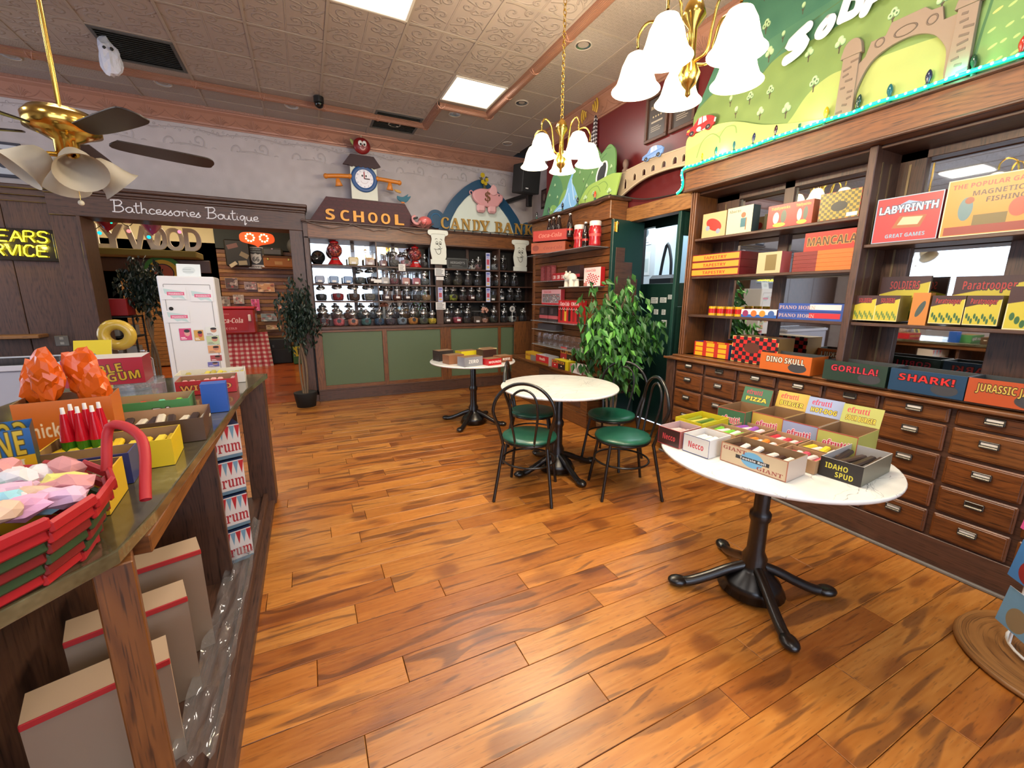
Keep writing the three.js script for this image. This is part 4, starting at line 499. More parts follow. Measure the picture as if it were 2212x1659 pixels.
  const gl = latheGeo([[0.026, 0], [0.028, 0.004], [0.034, 0.06], [0.03, 0.09], [0.04, 0.15]], 14); let n = 0; for (let i = 0; i < 8; i++) for (let j = 0; j < 2; j++) { single('soda_glass', ['nearer the aisle', 'nearer the slats'][j] + ' clear soda glass, number ' + (i + 1) + ' from the candy cabinet on the glass shelf', 'glass', gl, CLEAR, [2.91 + j * 0.09, 0.876, -5.12 + i * 0.135 + j * 0.04], 0, 'clear soda glasses on the low shelf'); n++; }
  const L = (name, label, z, w, h, d, f, x = 2.98) => goods(name, label, 'box', z, 0.626, w, h, d, f, x);
  L('candy_box', 'yellow and grey printed candy carton at the far end of the wooden ledge', -5.25, 0.34, 0.11, 0.12, { f: P(90, 34, (c, w, h) => { fill(c, w, h, '#c89a20'); rect(c, 40, 10, 46, 24, '#7a7470'); tx(c, 'MALLO', 24, 14, 12, '#7a2a18'); }), r: '#b08a20', t: '#d0a428' });
  { const t = thing('candy_tray', 'open grey candy tray with red front lip on the ledge', 'box', [2.88, 0.626, -4.83], -PI / 2), q = new PQ(); q.tray(0.34, 0.12, 0.16, { f: P(80, 30, (c, w, h) => { fill(c, w, h, '#b4202a'); rect(c, 0, 22, 80, 8, '#8a5a20'); tx(c, 'Heath', 40, 12, 12, '#e8d8c0'); }), r: '#9a9694' }, '#b4aeae'); q.build('carton', t); }
  for (const [z, c1, l] of [[-4.55, '#a82024', 'red candy box with a raised picture header on the ledge'], [-4.4, '#2a1a16', 'dark brown candy box with a raised picture header on the ledge']]) { const t = thing('header_box', l, 'box', [2.9, 0.626, z], -PI / 2), p = P(50, 80, (c, w, h) => { fill(c, w, h, c1); rect(c, 4, 6, 42, 22, '#c48a2a'); disc(c, 16, 18, 8, 7, '#5a2a14'); disc(c, 32, 18, 8, 7, '#5a2a14'); disc(c, 25, 50, 5, 6, '#e8ddd0'); }), q = new PQ(); q.box(0.15, 0.1, 0.14, { f: p, t: '#333' }); q.card(0.15, 0.24, p, '#222', [0, 0.02, -0.06]); q.build('carton', t); }
  L('candy_box', 'bright yellow candy carton in front of the header boxes', -4.42, 0.32, 0.11, 0.12, { f: P(90, 34, (c, w, h) => { fill(c, w, h, '#c8b414'); tx(c, 'DUNKS', 40, 18, 16, '#4a4214'); }), r: '#b8a414', t: '#d8c828' }, 2.96); L('candy_box', 'white candy carton with pink end at the near end of the ledge', -4.08, 0.24, 0.1, 0.12, { f: P(90, 34, (c, w, h) => { fill(c, w, h, '#d0c8c4'); rect(c, 0, 0, 20, 34, '#b06a74'); disc(c, 66, 18, 14, 10, '#8a7c78'); }), t: '#cfc8c2' }, 2.95);
}
{ // door leaves, header and the lit office behind
  const h = struct('door_1'); new MB().span(3.28, 3.4, 2.33, 2.48, -3.87, -2.97, 0.004).wood(2).build('door_header', LOAK, h); new MB().span(3.7, 3.78, 0, 2.36, -4.2, -4.12).span(3.7, 3.78, 0, 2.36, -3.08, -3.0).span(3.7, 3.78, 2.32, 2.45, -4.2, -3.0).build('door_frame', DGREEN, h); new MB().span(3.32, 3.76, 2.44, 2.46, -3.87, -2.97, 0).span(3.72, 3.74, 2.3, 2.45, -3.87, -2.97, 0).build('alcove_top', DGREEN, h);
  const L = new THREE.Group(); L.name = 'door_leaf'; h.add(L); L.position.set(3.03, 0, -3.8); L.rotation.y = 0.06; mesh('leaf_panel', cbox(0.46, 2.32, 0.04, 0.004), DGREEN, L, [0.24, 1.18, 0]); mesh('stepped_inset', extr(shapeOf([[0.06, 0.4], [0.06, 2.05], [0.19, 2.05], [0.19, 1.9], [0.31, 1.9], [0.31, 1.72], [0.4, 1.72], [0.4, 0.4]]), 0.012, 0.002), uvMat(), L, [0, 0, 0.015]); mesh('hinge', new THREE.CylinderGeometry(0.008, 0.008, 0.11, 10), BRASS, L, [0.05, 2.26, 0.03]); mesh('hinge_plate', cbox(0.06, 0.1, 0.004, 0.001), BRASS, L, [0.05, 2.26, 0.022]);
  function uvMat() { return DOAK; }
  const R = new THREE.Group(); R.name = 'door_leaf'; h.add(R); R.position.set(3.3, 0, -3.12); R.rotation.y = -0.1; const f = new MB(); f.box(0.05, 2.35, 0.04, [0.02, 1.2, 0]).box(0.05, 2.35, 0.04, [0.3, 1.2, 0]).box(0.3, 0.3, 0.04, [0.16, 2.26, 0]).box(0.3, 1.42, 0.04, [0.16, 0.72, 0]); f.build('leaf_frame', mat('#1d3f38', { roughness: 0.4 }), R); mesh('pane', cbox(0.24, 0.7, 0.006, 0), CLEAR, R, [0.16, 1.77, 0]);
  const D = new THREE.Group(); D.name = 'half_door'; h.add(D); mesh('leaf_panel', cbox(0.04, 1.68, 1.1, 0.004), DGREEN, D, [3.8, 0.84, -3.6]); const q = new PQ(); for (const [z, y, w, hh] of [[-3.86, 1.55, 0.11, 0.07], [-3.72, 1.56, 0.1, 0.06], [-3.62, 1.6, 0.06, 0.05], [-3.82, 1.42, 0.07, 0.06], [-3.7, 1.42, 0.06, 0.06], [-3.68, 1.28, 0.08, 0.08]]) q.card(w, hh, P(40, 30, (c, W, H) => { fill(c, W, H, '#cfd6d8'); small(c, 4, 5, 32, 3, 8, '#7a8488'); }), '#ccc', [z, y - 0.1, 0]); q.build('taped_note', D, [3.778, 0, 0], [0, -PI / 2, 0]);
  const w = struct('wall_office'); new MB().span(5.2, 5.3, 0, 2.9, -6.5, -2.6, 0).span(3.9, 5.3, 0, 2.9, -6.6, -6.5, 0).span(3.9, 5.3, 0, 2.9, -2.6, -2.5, 0).build('office_wall', mat('#93a9b4', { roughness: 0.8 }), w); new MB().span(3.9, 5.3, 2.9, 3.0, -6.6, -2.5, 0).span(3.9, 5.3, -0.05, 0, -6.6, -2.5, 0).build('office_ceiling', mat('#b9c2c6', { roughness: 0.8 }), w); area(4.55, 2.85, -4.6, 1.0, 2.4, new THREE.Color(0.8, 0.92, 1), 9, 4.55, 0, -4.6); const lp = mesh('unseen_office_lamp', cbox(1.0, 0.02, 2.4, 0), mat('#f2f8ff', { emissive: '#e4f2ff', emissiveIntensity: 2 }), w, [4.55, 2.88, -4.6]);  // office lamp panel and its area light are out of view, placed to light the office
  const cab = thing('white_cabinet', 'white office cabinet with taped notices seen through the green doorway', 'cabinet', [4.95, 0, -5.15]); mesh('body', cbox(0.4, 2.85, 0.5, 0.006), mat('#c9d2d6', { roughness: 0.5 }), cab, [0, 1.43, 0]); const n = new PQ(); n.card(0.3, 0.34, P(70, 70, (c, W, H) => { fill(c, W, H, '#e4e4e0'); disc(c, 36, 34, 18, 14, '#5a6468'); small(c, 8, 54, 54, 2, 7, '#888'); }), '#ddd', [0, 2.3, 0]); n.card(0.26, 0.34, P(70, 70, (c, W, H) => { fill(c, W, H, '#d8dcda'); disc(c, 30, 36, 22, 18, '#8a9c94'); rect(c, 40, 20, 20, 40, '#b8c4c0'); }), '#ddd', [0.02, 1.85, 0]); n.build('taped_note', cab, [-0.202, 0, 0], [0, -PI / 2, 0]);
  const bg = thing('black_bag', 'black bag hanging in the office behind the green doorway', 'bag', [4.6, 1.55, -4.55]); mesh('body', at(cbox(0.16, 0.36, 0.5, 0.05), [0, 0.1, 0]), mat('#15181c', { roughness: 0.6 }), bg); mesh('strap', tubeGeo([[0, 0.26, -0.08], [0, 0.55, -0.03], [0, 0.7, 0.02], [0, 0.5, 0.1], [0, 0.26, 0.12]], 0.02, 24, 8), mat('#15181c'), bg);
}
// ---------- candy cabinet along the back wall ----------
{
  const t = thing('candy_cabinet', 'long dark oak candy cabinet with green panelled base and open shelves of glass jars', 'cabinet', [0, 0, 0]);
  const b = new MB(); b.span(0.055, 3.7, 1.035, 1.08, -6.9, -6.545, 0.006).span(0.07, 3.7, 0.15, 0.17, -6.6, -6.55).wood(0).build('counter', DOAK, t);
  new MB().span(0.075, 3.7, 0, 0.15, -6.9, -6.552, 0.004).span(0.07, 3.7, 0, 0.02, -6.6, -6.54).wood(0).build('plinth', DOAK, t);
  new MB().span(0.09, 3.7, 0.16, 1.04, -6.9, -6.62, 0).build('carcass', DARK, t);
  const st = new MB(); for (const [x0, x1] of [[0.075, 0.178], [1.01, 1.078], [1.915, 1.985], [2.01, 2.09], [2.93, 2.98], [3.285, 3.7]]) st.span(x0, x1, 0.165, 1.035, -6.62, -6.565); st.span(0.075, 3.7, 1.0, 1.035, -6.62, -6.567).span(0.075, 3.7, 0.165, 0.222, -6.62, -6.567).span(1.98, 2.015, 0.165, 1.035, -6.62, -6.556).wood().build('rail_frame', OAK, t);
  for (const [x0, x1] of [[0.178, 1.01], [1.078, 1.915], [2.09, 2.93], [2.98, 3.285]]) mesh('green_panel', cbox(x1 - x0, 0.78, 0.012, 0.002), GREENP, t, [(x0 + x1) / 2, 0.611, -6.588]);
  const up = new MB(); up.span(0.055, 0.115, 1.08, 2.5, -6.6, -6.56).span(0.06, 0.1, 1.08, 2.5, -6.9, -6.6).span(1.865, 1.975, 1.08, 2.3, -6.6, -6.565).span(0.985, 1.005, 1.08, 2.3, -6.88, -6.575).span(2.95, 2.97, 1.08, 2.3, -6.88, -6.575).span(3.64, 3.7, 1.08, 2.5, -6.9, -6.56).wood(1).build('upright', DOAK, t);
  for (const [x0, x1] of [[0.115, 1.865], [1.975, 3.64]]) for (const y of [1.935, 1.675, 1.43]) mesh('shelf_board', uvm(cbox(x1 - x0, 0.02, 0.3, 0.003), 0), DOAK, t, [(x0 + x1) / 2, y, -6.725]);
  for (const [x0, x1] of [[0.12, 1.86], [1.98, 3.63]]) mesh('riser', uvm(cbox(x1 - x0, 0.09, 0.14, 0.003), 0), DOAK, t, [(x0 + x1) / 2, 1.125, -6.81]);
  new MB().span(0.055, 3.7, 2.285, 2.49, -6.62, -6.565).wood(0).build('fascia', OAK, t); new MB().span(0.04, 3.72, 2.49, 2.515, -6.92, -6.535, 0.006).span(0.05, 3.71, 2.47, 2.49, -6.6, -6.55, 0.006).span(0.06, 3.7, 2.28, 2.3, -6.9, -6.56).wood(0).build('cornice', DOAK, t);
  const m = new MB(); for (const x of [0.11, 0.7, 1.29, 1.88, 2.5, 3.05, 3.62]) m.span(x - 0.025, x + 0.025, 1.08, 2.29, -6.885, -6.86); m.wood(1).build('back_frame', DOAK, t);
  for (const [x0, x1] of [[0.13, 0.68], [0.72, 1.27], [1.31, 1.86]]) mesh('mirror_pane', cbox(x1 - x0, 1.2, 0.006, 0), MIRROR, t, [(x0 + x1) / 2, 1.68, -6.888]);
  for (const [x0, x1] of [[1.9, 2.48], [2.52, 3.03], [3.07, 3.6]]) mesh('back_panel', uvm(cbox(x1 - x0, 1.2, 0.006, 0), 1), DARK, t, [(x0 + x1) / 2, 1.68, -6.888]);
  const s = new PQ(); s.card(0.1, 0.1, P(60, 60, (c, w, h) => { fill(c, w, h, '#d9d6cf'); small(c, 8, 8, 44, 5, 10, '#777'); }), '#ccc', [1.35, 1.885, -6.56]); s.card(0.16, 0.115, P(80, 60, (c, w, h) => { fill(c, w, h, '#dcdad6'); small(c, 8, 8, 64, 5, 10, '#666'); }), '#ccc', [1.93, 1.83, -6.56]); s.card(0.12, 0.05, '#dcdad6', '#ccc', [1.93, 1.765, -6.56]); s.card(0.16, 0.115, P(80, 60, (c, w, h) => { fill(c, w, h, '#dcdad6'); small(c, 8, 8, 64, 5, 10, '#666'); }), '#ccc', [1.93, 1.31, -6.558]); s.card(0.11, 0.05, '#d8d5ce', '#ccc', [0.99, 1.705, -6.57]); s.build('price_note', t);
  const strip = P(40, 160, (c, w, h) => { fill(c, w, h, '#b9bcd8'); rect(c, 6, 10, 28, 20, '#5a62a4'); rect(c, 8, 60, 24, 50, '#b24a58'); disc(c, 20, 132, 12, 10, '#d8b060'); small(c, 6, 36, 28, 2, 9, '#6a5ea0'); }), q = new PQ(); for (const [x, y, h] of [[1.93, 1.43, 0.225], [2.745, 1.94, 0.27], [2.745, 1.68, 0.23], [2.745, 1.43, 0.225]]) q.card(0.075, h, strip, '#999', [x, y, -6.56]); q.build('sticker_strip', t);
}
const pebble = canvasTex(256, 256, (c, w, h) => { fill(c, w, h, '#222'); const r = rng(5); for (let i = 0; i < 420; i++) { const x = r() * 256, y = r() * 256, s = 8 + r() * 5, g = c.createRadialGradient(x, y, 0, x, y, s); g.addColorStop(0, '#fff'); g.addColorStop(1, '#333'); c.fillStyle = g; c.beginPath(); c.arc(x, y, s, 0, 7); c.fill(); } }, { srgb: false, repeat: [3, 1.5] });
const candyTone = canvasTex(128, 128, (c, w, h) => { fill(c, w, h, '#eee'); cssNoise(c, w, h, 260, 7, ['#fff', '#d8d8d8', '#bcbcbc', '#f0f0f0'], 4, 8); }, { repeat: [2, 1] });
const candyTex = (() => { const m = new Map(); return (cols) => { const k = cols.join(); if (!m.has(k)) m.set(k, new THREE.MeshStandardMaterial({ color: cols.length > 2 ? '#fff' : cols[0], map: cols.length > 2 ? canvasTex(96, 96, (c, w, h) => { fill(c, w, h, cols[0]); cssNoise(c, w, h, 240, 7, cols, 3, 6); }, { repeat: [2, 1] }) : candyTone, roughness: 0.4, bumpMap: pebble, bumpScale: 0.008 })); return m.get(k); }; })();
const JG = {
  body: latheGeo([[0, 0], [0.055, 0], [0.066, 0.012], [0.074, 0.05], [0.074, 0.1], [0.066, 0.145], [0.052, 0.172], [0.05, 0.18]], 22), tub: join([cbox(0.13, 0.18, 0.13, 0.012)].map((g) => at(g, [0, 0.09, 0]))),
  fill: latheGeo([[0, 0.004], [0.056, 0.005], [0.066, 0.03], [0.069, 0.06], [0.067, 0.088], [0.03, 0.1], [0, 0.102]], 18), tubfill: at(cbox(0.12, 0.1, 0.12, 0.012), [0, 0.055, 0]),
  lid: latheGeo([[0.052, 0], [0.056, 0.004], [0.052, 0.014], [0.036, 0.026], [0.014, 0.031], [0.014, 0.034], [0.021, 0.042], [0.02, 0.055], [0.01, 0.062], [0, 0.063]], 22), sticker: at(new THREE.CylinderGeometry(0.026, 0.026, 0.003, 16), [0, 0, 0], [PI / 2, 0, 0], [1, 0.62, 1]), tag: cbox(0.055, 0.03, 0.003, 0.001)
};
const LIDM = mat('#d4d6d4', { roughness: 0.08, metalness: 0.9 }), STK = mat('#1c1416', { roughness: 0.4 }), TAGM = mat('#dfdad6', { roughness: 0.5 });
function jar(x, y, z, cols, label, o = {}) {
  const t = thing('candy_jar', label, 'jar', [x, y, z], o.turn ?? 0, 'glass candy jars in the oak cabinet'), s = o.s ?? 1; t.scale.setScalar(s);
  mesh('glass', o.tub ? JG.tub : JG.body, CLEAR, t); mesh('candy', o.tub ? JG.tubfill : JG.fill, candyTex(cols), t);
  if (!o.tub) mesh('lid', JG.lid, LIDM, t, [0, 0.176, o.tilt ? 0.012 : 0], [o.tilt ?? 0.25, 0, 0]); else mesh('lid', at(cbox(0.128, 0.012, 0.128, 0.004), [0, 0.185, 0]), FILM, t);
  if (o.st === 2) mesh('paper_tag', JG.tag, TAGM, t, [0, 0.055, 0.075], [-0.08, 0, 0]); else if (o.st !== 0 && !o.tub) mesh('sticker', JG.sticker, STK, t, [0, 0.07, 0.074]); else if (o.tub) mesh('paper_tag', JG.tag, TAGM, t, [0, 0.03, 0.067]);
}
{
  const px = (x) => 0.0, ORD = ['first', 'second', 'third', 'fourth', 'fifth', 'sixth', 'seventh', 'eighth', 'ninth', 'tenth', 'eleventh', 'twelfth', 'thirteenth'];
  const row = (items, y, z, where, extra = {}) => items.forEach(([x, cols, word, o], i) => jar(x, y, z, cols, `jar of ${word} candy, ${ORD[i]} on the ${where}`, { ...extra, ...o }));
  // counter, front line: left half then right half
  row([[0.215, ['#3a3a3c', '#8a8a8a', '#7c2026'], 'dark mixed', { s: 1.22 }], [0.42, ['#c0606a', '#b5525e', '#cf7a80'], 'pink', { s: 1.12 }], [0.615, ['#d08a74', '#c07060', '#e0a890'], 'salmon'], [0.8, ['#3c6c70', '#2f5f62', '#568488'], 'teal'], [0.99, ['#33506e', '#2c4664', '#46688a'], 'blue'], [1.155, ['#5c5664', '#4c4656'], 'grey purple'], [1.33, ['#8fa6b8', '#7c94a8'], 'pale blue'], [1.5, ['#c08238', '#a8682a', '#d49c50'], 'orange brown', { s: 1.1 }], [1.665, ['#5f6a5a', '#707a68'], 'grey green'], [1.805, ['#c0a428', '#8a7a1c', '#d8c040'], 'yellow', { s: 0.95, st: 0 }]], 1.082, -6.63, 'front counter row from the tree', { s: 1.05, tilt: 0.55 });
  row([[2.05, ['#5c504c', '#6c605a'], 'grey brown', { st: 2 }], [2.225, ['#a83a4e', '#b8485c'], 'raspberry pink', { st: 2 }], [2.39, ['#33302e', '#46423c'], 'dark'], [2.56, ['#5a4a40', '#483a34'], 'brown', { tub: 1 }], [2.87, ['#3a4034', '#2c3228'], 'dark green', { s: 1.1 }], [3.06, ['#24282a', '#363a3c'], 'charcoal'], [3.23, ['#99a29f', '#7b8482'], 'silvery white'], [3.43, ['#2a2c30', '#3a3c40'], 'black']], 1.082, -6.63, 'front counter row after the post', { s: 1.05, tilt: 0.4 });
  row([[0.225, ['#6a5a58'], 'greyish'], [0.4, ['#8a6a68'], 'dusty pink'], [0.585, ['#9a7264'], 'brownish'], [0.76, ['#5c6c6c'], 'grey teal'], [0.93, ['#66707a'], 'slate'], [1.26, ['#5c5c66'], 'lead grey'], [1.43, ['#7a5a40'], 'toffee'], [1.59, ['#58604e'], 'olive'], [1.74, ['#5a5048'], 'taupe']], 1.172, -6.8, 'rear counter row from the tree', { st: 0 });
  row([[2.02, ['#4c4444'], 'dull grey'], [2.18, ['#4a3a3c'], 'dull maroon'], [2.35, ['#333'], 'nearly black'], [2.48, ['#444'], 'smoky'], [2.75, ['#3c3a38'], 'murky'], [2.97, ['#2c2e2e'], 'ink dark'], [3.14, ['#303234'], 'dim grey'], [3.33, ['#2b2d2e'], 'coal']], 1.172, -6.8, 'rear counter row after the post', { st: 0 });
  row([[0.22, ['#3a4244', '#586062'], 'gunmetal'], [0.44, ['#8e1f2a', '#7c1822', '#a83440'], 'deep red', { s: 1.1 }], [0.665, ['#5a4638', '#463428'], 'brown', { s: 1.1 }], [0.885, ['#8c8a7e', '#a09c8e'], 'off white', { s: 1.1 }], [1.12, ['#7a6464', '#8a7474'], 'mauve', { st: 2 }], [1.28, ['#6a3222', '#58281c'], 'rust', { st: 2 }], [1.43, ['#3c2a28', '#4a3430'], 'chocolate', { st: 2 }], [1.585, ['#4c4440', '#6a625c'], 'mottled grey'], [1.735, ['#b0916a', '#9c7e58'], 'tan', { st: 0 }]], 1.442, -6.68, 'lowest shelf from the tree', { s: 1.0, tilt: 0.5 });
  row([[2.05, ['#2e2e2e'], 'very dark'], [2.175, ['#a0a828', '#7c8a1c', '#3c3c38'], 'yellow green', { s: 1.05 }], [2.34, ['#4a3a36', '#5c4a44'], 'cocoa'], [2.49, ['#5a2e26', '#44201c'], 'reddish brown', { st: 2 }], [2.63, ['#2c302a'], 'bottle green'], [2.86, ['#3a3a34'], 'moss grey', { tub: 1 }], [3.03, ['#8e9698', '#6c7476'], 'pale grey', { st: 2, s: 0.9 }], [3.2, ['#2c3032'], 'steel dark'], [3.36, ['#2a2c2c'], 'soot']], 1.442, -6.68, 'lowest shelf after the post', { s: 1.0, tilt: 0.45 });
  row([[0.215, ['#3a4c70', '#8a5a50', '#c0b8a8'], 'mixed blue', { tub: 1 }], [0.4, ['#4a74a8', '#8a6a50', '#38506e'], 'blue and brown', { tub: 1 }], [0.59, ['#3f6090', '#98a4b0', '#2c4468'], 'bright blue', { tub: 1 }], [0.76, ['#5a6464', '#6c7674'], 'ash grey'], [0.93, ['#3c2c24', '#4c382c'], 'dark toffee', { st: 2, s: 1.1 }], [1.11, ['#c4beb8', '#a89e98'], 'white', { tub: 1 }], [1.25, ['#a06a70', '#7c4048'], 'rosy', { s: 0.95 }], [1.42, ['#b08078', '#a06e68', '#c49a90'], 'pale pink', { tub: 1 }], [1.58, ['#a05860', '#8c4450', '#b87880'], 'rose pink', { tub: 1 }], [1.725, ['#747c7c', '#8c9494'], 'milky grey', { tilt: 1.0, st: 0 }]], 1.687, -6.69, 'middle shelf from the tree', { s: 1.0 });
  row([[2.08, ['#2e2a26'], 'blackish brown'], [2.26, ['#4c4836', '#66604a'], 'khaki', { s: 1.08 }], [2.44, ['#383634'], 'graphite', { s: 1.05 }], [2.61, ['#43464c'], 'blue grey'], [2.835, ['#34343a'], 'plum grey', { s: 0.9 }], [2.97, ['#3c3e40'], 'iron grey'], [3.12, ['#2b2c2c'], 'onyx'], [3.29, ['#2e2e32'], 'licorice']], 1.687, -6.69, 'middle shelf after the post', { s: 1.0 });
  row([[0.68, ['#b89a3c', '#a08428', '#cbb25c'], 'golden', { tub: 1, s: 1.12 }], [0.91, ['#8a5e34', '#6e4826', '#a67a4c'], 'nutty brown', { tub: 1, s: 1.12 }], [1.1, ['#7a4440', '#6a3834'], 'brick red', { tub: 1, s: 0.85 }], [1.26, ['#7c7a74', '#8e8c84'], 'clear grey', { s: 1.1 }], [1.44, ['#b4787c', '#c88c90', '#a8a0a0'], 'pink striped', { s: 1.1 }], [1.73, ['#35302e'], 'smoked', { s: 0.9 }]], 1.947, -6.7, 'top shelf after the gumball machine', { s: 1.0 });
  row([[2.44, ['#c8d0dc', '#8c98b0'], 'bluish white', { s: 0.7 }], [2.53, ['#dcd8cc', '#b8b0a0'], 'cream', { s: 0.72 }], [2.63, ['#8a605c', '#a88480'], 'dusty rose', { s: 0.9 }], [2.93, ['#8c908e'], 'clear', { s: 1.05 }], [3.08, ['#26282a'], 'jet', { s: 1.1 }]], 1.947, -6.7, 'top shelf after the chocolate sign', { s: 1.0 });
}
function gumball(x, y, z, s, label) {
  const t = thing('gumball_machine', label, 'dispenser', [x, y, z]); t.scale.setScalar(s); const red = mat('#b01a1c', { roughness: 0.25, clearcoat: 0.5 });
  const g = new MB(); g.lathe([[0, 0], [0.095, 0], [0.1, 0.01], [0.07, 0.05], [0.05, 0.085], [0.055, 0.1], [0, 0.1]]).box(0.07, 0.05, 0.05, [0, 0.03, 0.06], [-0.5, 0, 0]).build('base', red, t); mesh('chrome_plate', cbox(0.07, 0.035, 0.01, 0.004), STEEL, t, [0, 0.065, 0.062], [-0.5, 0, 0]);
  mesh('globe', at(new THREE.SphereGeometry(0.105, 24, 18), [0, 0.2, 0]), CLEAR, t); mesh('gumballs', at(new THREE.SphereGeometry(0.098, 24, 18), [0, 0.198, 0]), candyTex(['#7c1a20', '#a03038', '#5c1018', '#c05a30', '#3a1018', '#d09080']), t); mesh('top_cap', at(latheGeo([[0.055, 0], [0.06, 0.008], [0.05, 0.03], [0.015, 0.036], [0.012, 0.055], [0, 0.06]], 20), [0, 0.288, 0]), red, t);
}
gumball(0.44, 1.947, -6.69, 1.02, 'red gumball machine with a big globe at the tree end of the top shelf'); gumball(1.585, 1.947, -6.69, 0.98, 'red gumball machine beside the first white column cutout');
{
  const t = thing('dark_bowl', 'round black glossy bowl standing on edge at the tree end of the top shelf', 'bowl', [0.22, 1.947, -6.72]); mesh('shell', at(latheGeo([[0, 0], [0.05, 0.005], [0.082, 0.03], [0.09, 0.07], [0.086, 0.07], [0.076, 0.034], [0, 0.012]], 24), [0, 0.09, 0], [1.45, 0, 0]), mat('#101214', { roughness: 0.15, clearcoat: 1 }), t);
  const p = P(220, 110, (c, w, h) => { fill(c, w, h, '#1a1a1c'); c.strokeStyle = '#777'; c.lineWidth = 3; c.strokeRect(12, 10, 196, 90); tx(c, "HERSHEY'S", 110, 48, 34, '#8c8c8c', { w: 150 }); small(c, 50, 74, 120, 2, 9, '#5c5c5c'); }), q = thing('candy_bar_sign', 'black chocolate bar box sign leaning on the top right cabinet shelf', 'sign', [2.255, 1.947, -6.66]); const b = new PQ(); b.box(0.36, 0.17, 0.04, { f: p, r: '#151517', t: '#1c1c1e' }); b.build('printed_box', q, [0, 0, 0], [-0.1, 0, 0]);
  const l = thing('lollipop', 'white spiral lollipop standing among the dark jars at the end of the counter', 'candy', [3.19, 1.28, -6.56]); mesh('stick', new THREE.CylinderGeometry(0.004, 0.004, 0.2, 8), WHITE, l, [0, -0.09, 0]); mesh('swirl', at(new THREE.CylinderGeometry(0.055, 0.055, 0.014, 24), [0, 0.03, 0], [PI / 2, 0, 0]), mat('#4a4c50', { roughness: 0.15 }), l); const g = new THREE.TorusGeometry(0.042, 0.006, 6, 24); mesh('stripe', join([at(g, [0, 0.03, 0.008]), at(g, [0, 0.03, 0.008], undefined, 0.55)]), WHITE, l);
  const f = thing('flower_jar', 'small jar holding a ball of pink swirled lollipops on the right counter', 'jar', [2.7, 1.082, -6.6]); mesh('glass', at(JG.body, [0, 0, 0], undefined, 0.75), CLEAR, f); mesh('candy', at(JG.fill, [0, 0, 0], undefined, 0.75), candyTex(['#b0806a', '#c89c88', '#8a5c48']), f); const r = rng(3), m = new MB(); for (let i = 0; i < 26; i++) { const a = r() * 6.3, b = Math.acos(r() * 1.6 - 0.6); m.sph(0.018, [0.05 * Math.sin(b) * Math.cos(a), 0.205 + 0.05 * Math.cos(b), 0.05 * Math.sin(b) * Math.sin(a)], undefined, 8); } m.build('lollipops', mat('#b98a78', { roughness: 0.3 }), f);
  const f2 = thing('lollipop_ball', 'ball of orange and pink lollipops behind the blue candy jar', 'candy', [1.09, 1.172, -6.79]), m2 = new MB(); for (let i = 0; i < 24; i++) { const a = r() * 6.3, b = Math.acos(r() * 1.6 - 0.6); m2.sph(0.02, [0.055 * Math.sin(b) * Math.cos(a), 0.2 + 0.05 * Math.cos(b), 0.05 * Math.sin(b) * Math.sin(a)], undefined, 8); } m2.build('pops', mat('#c07a5c', { roughness: 0.3 }), f2); mesh('stem', new THREE.CylinderGeometry(0.02, 0.03, 0.18, 10), mat('#9aa0a0'), f2, [0, 0.09, 0]);
}
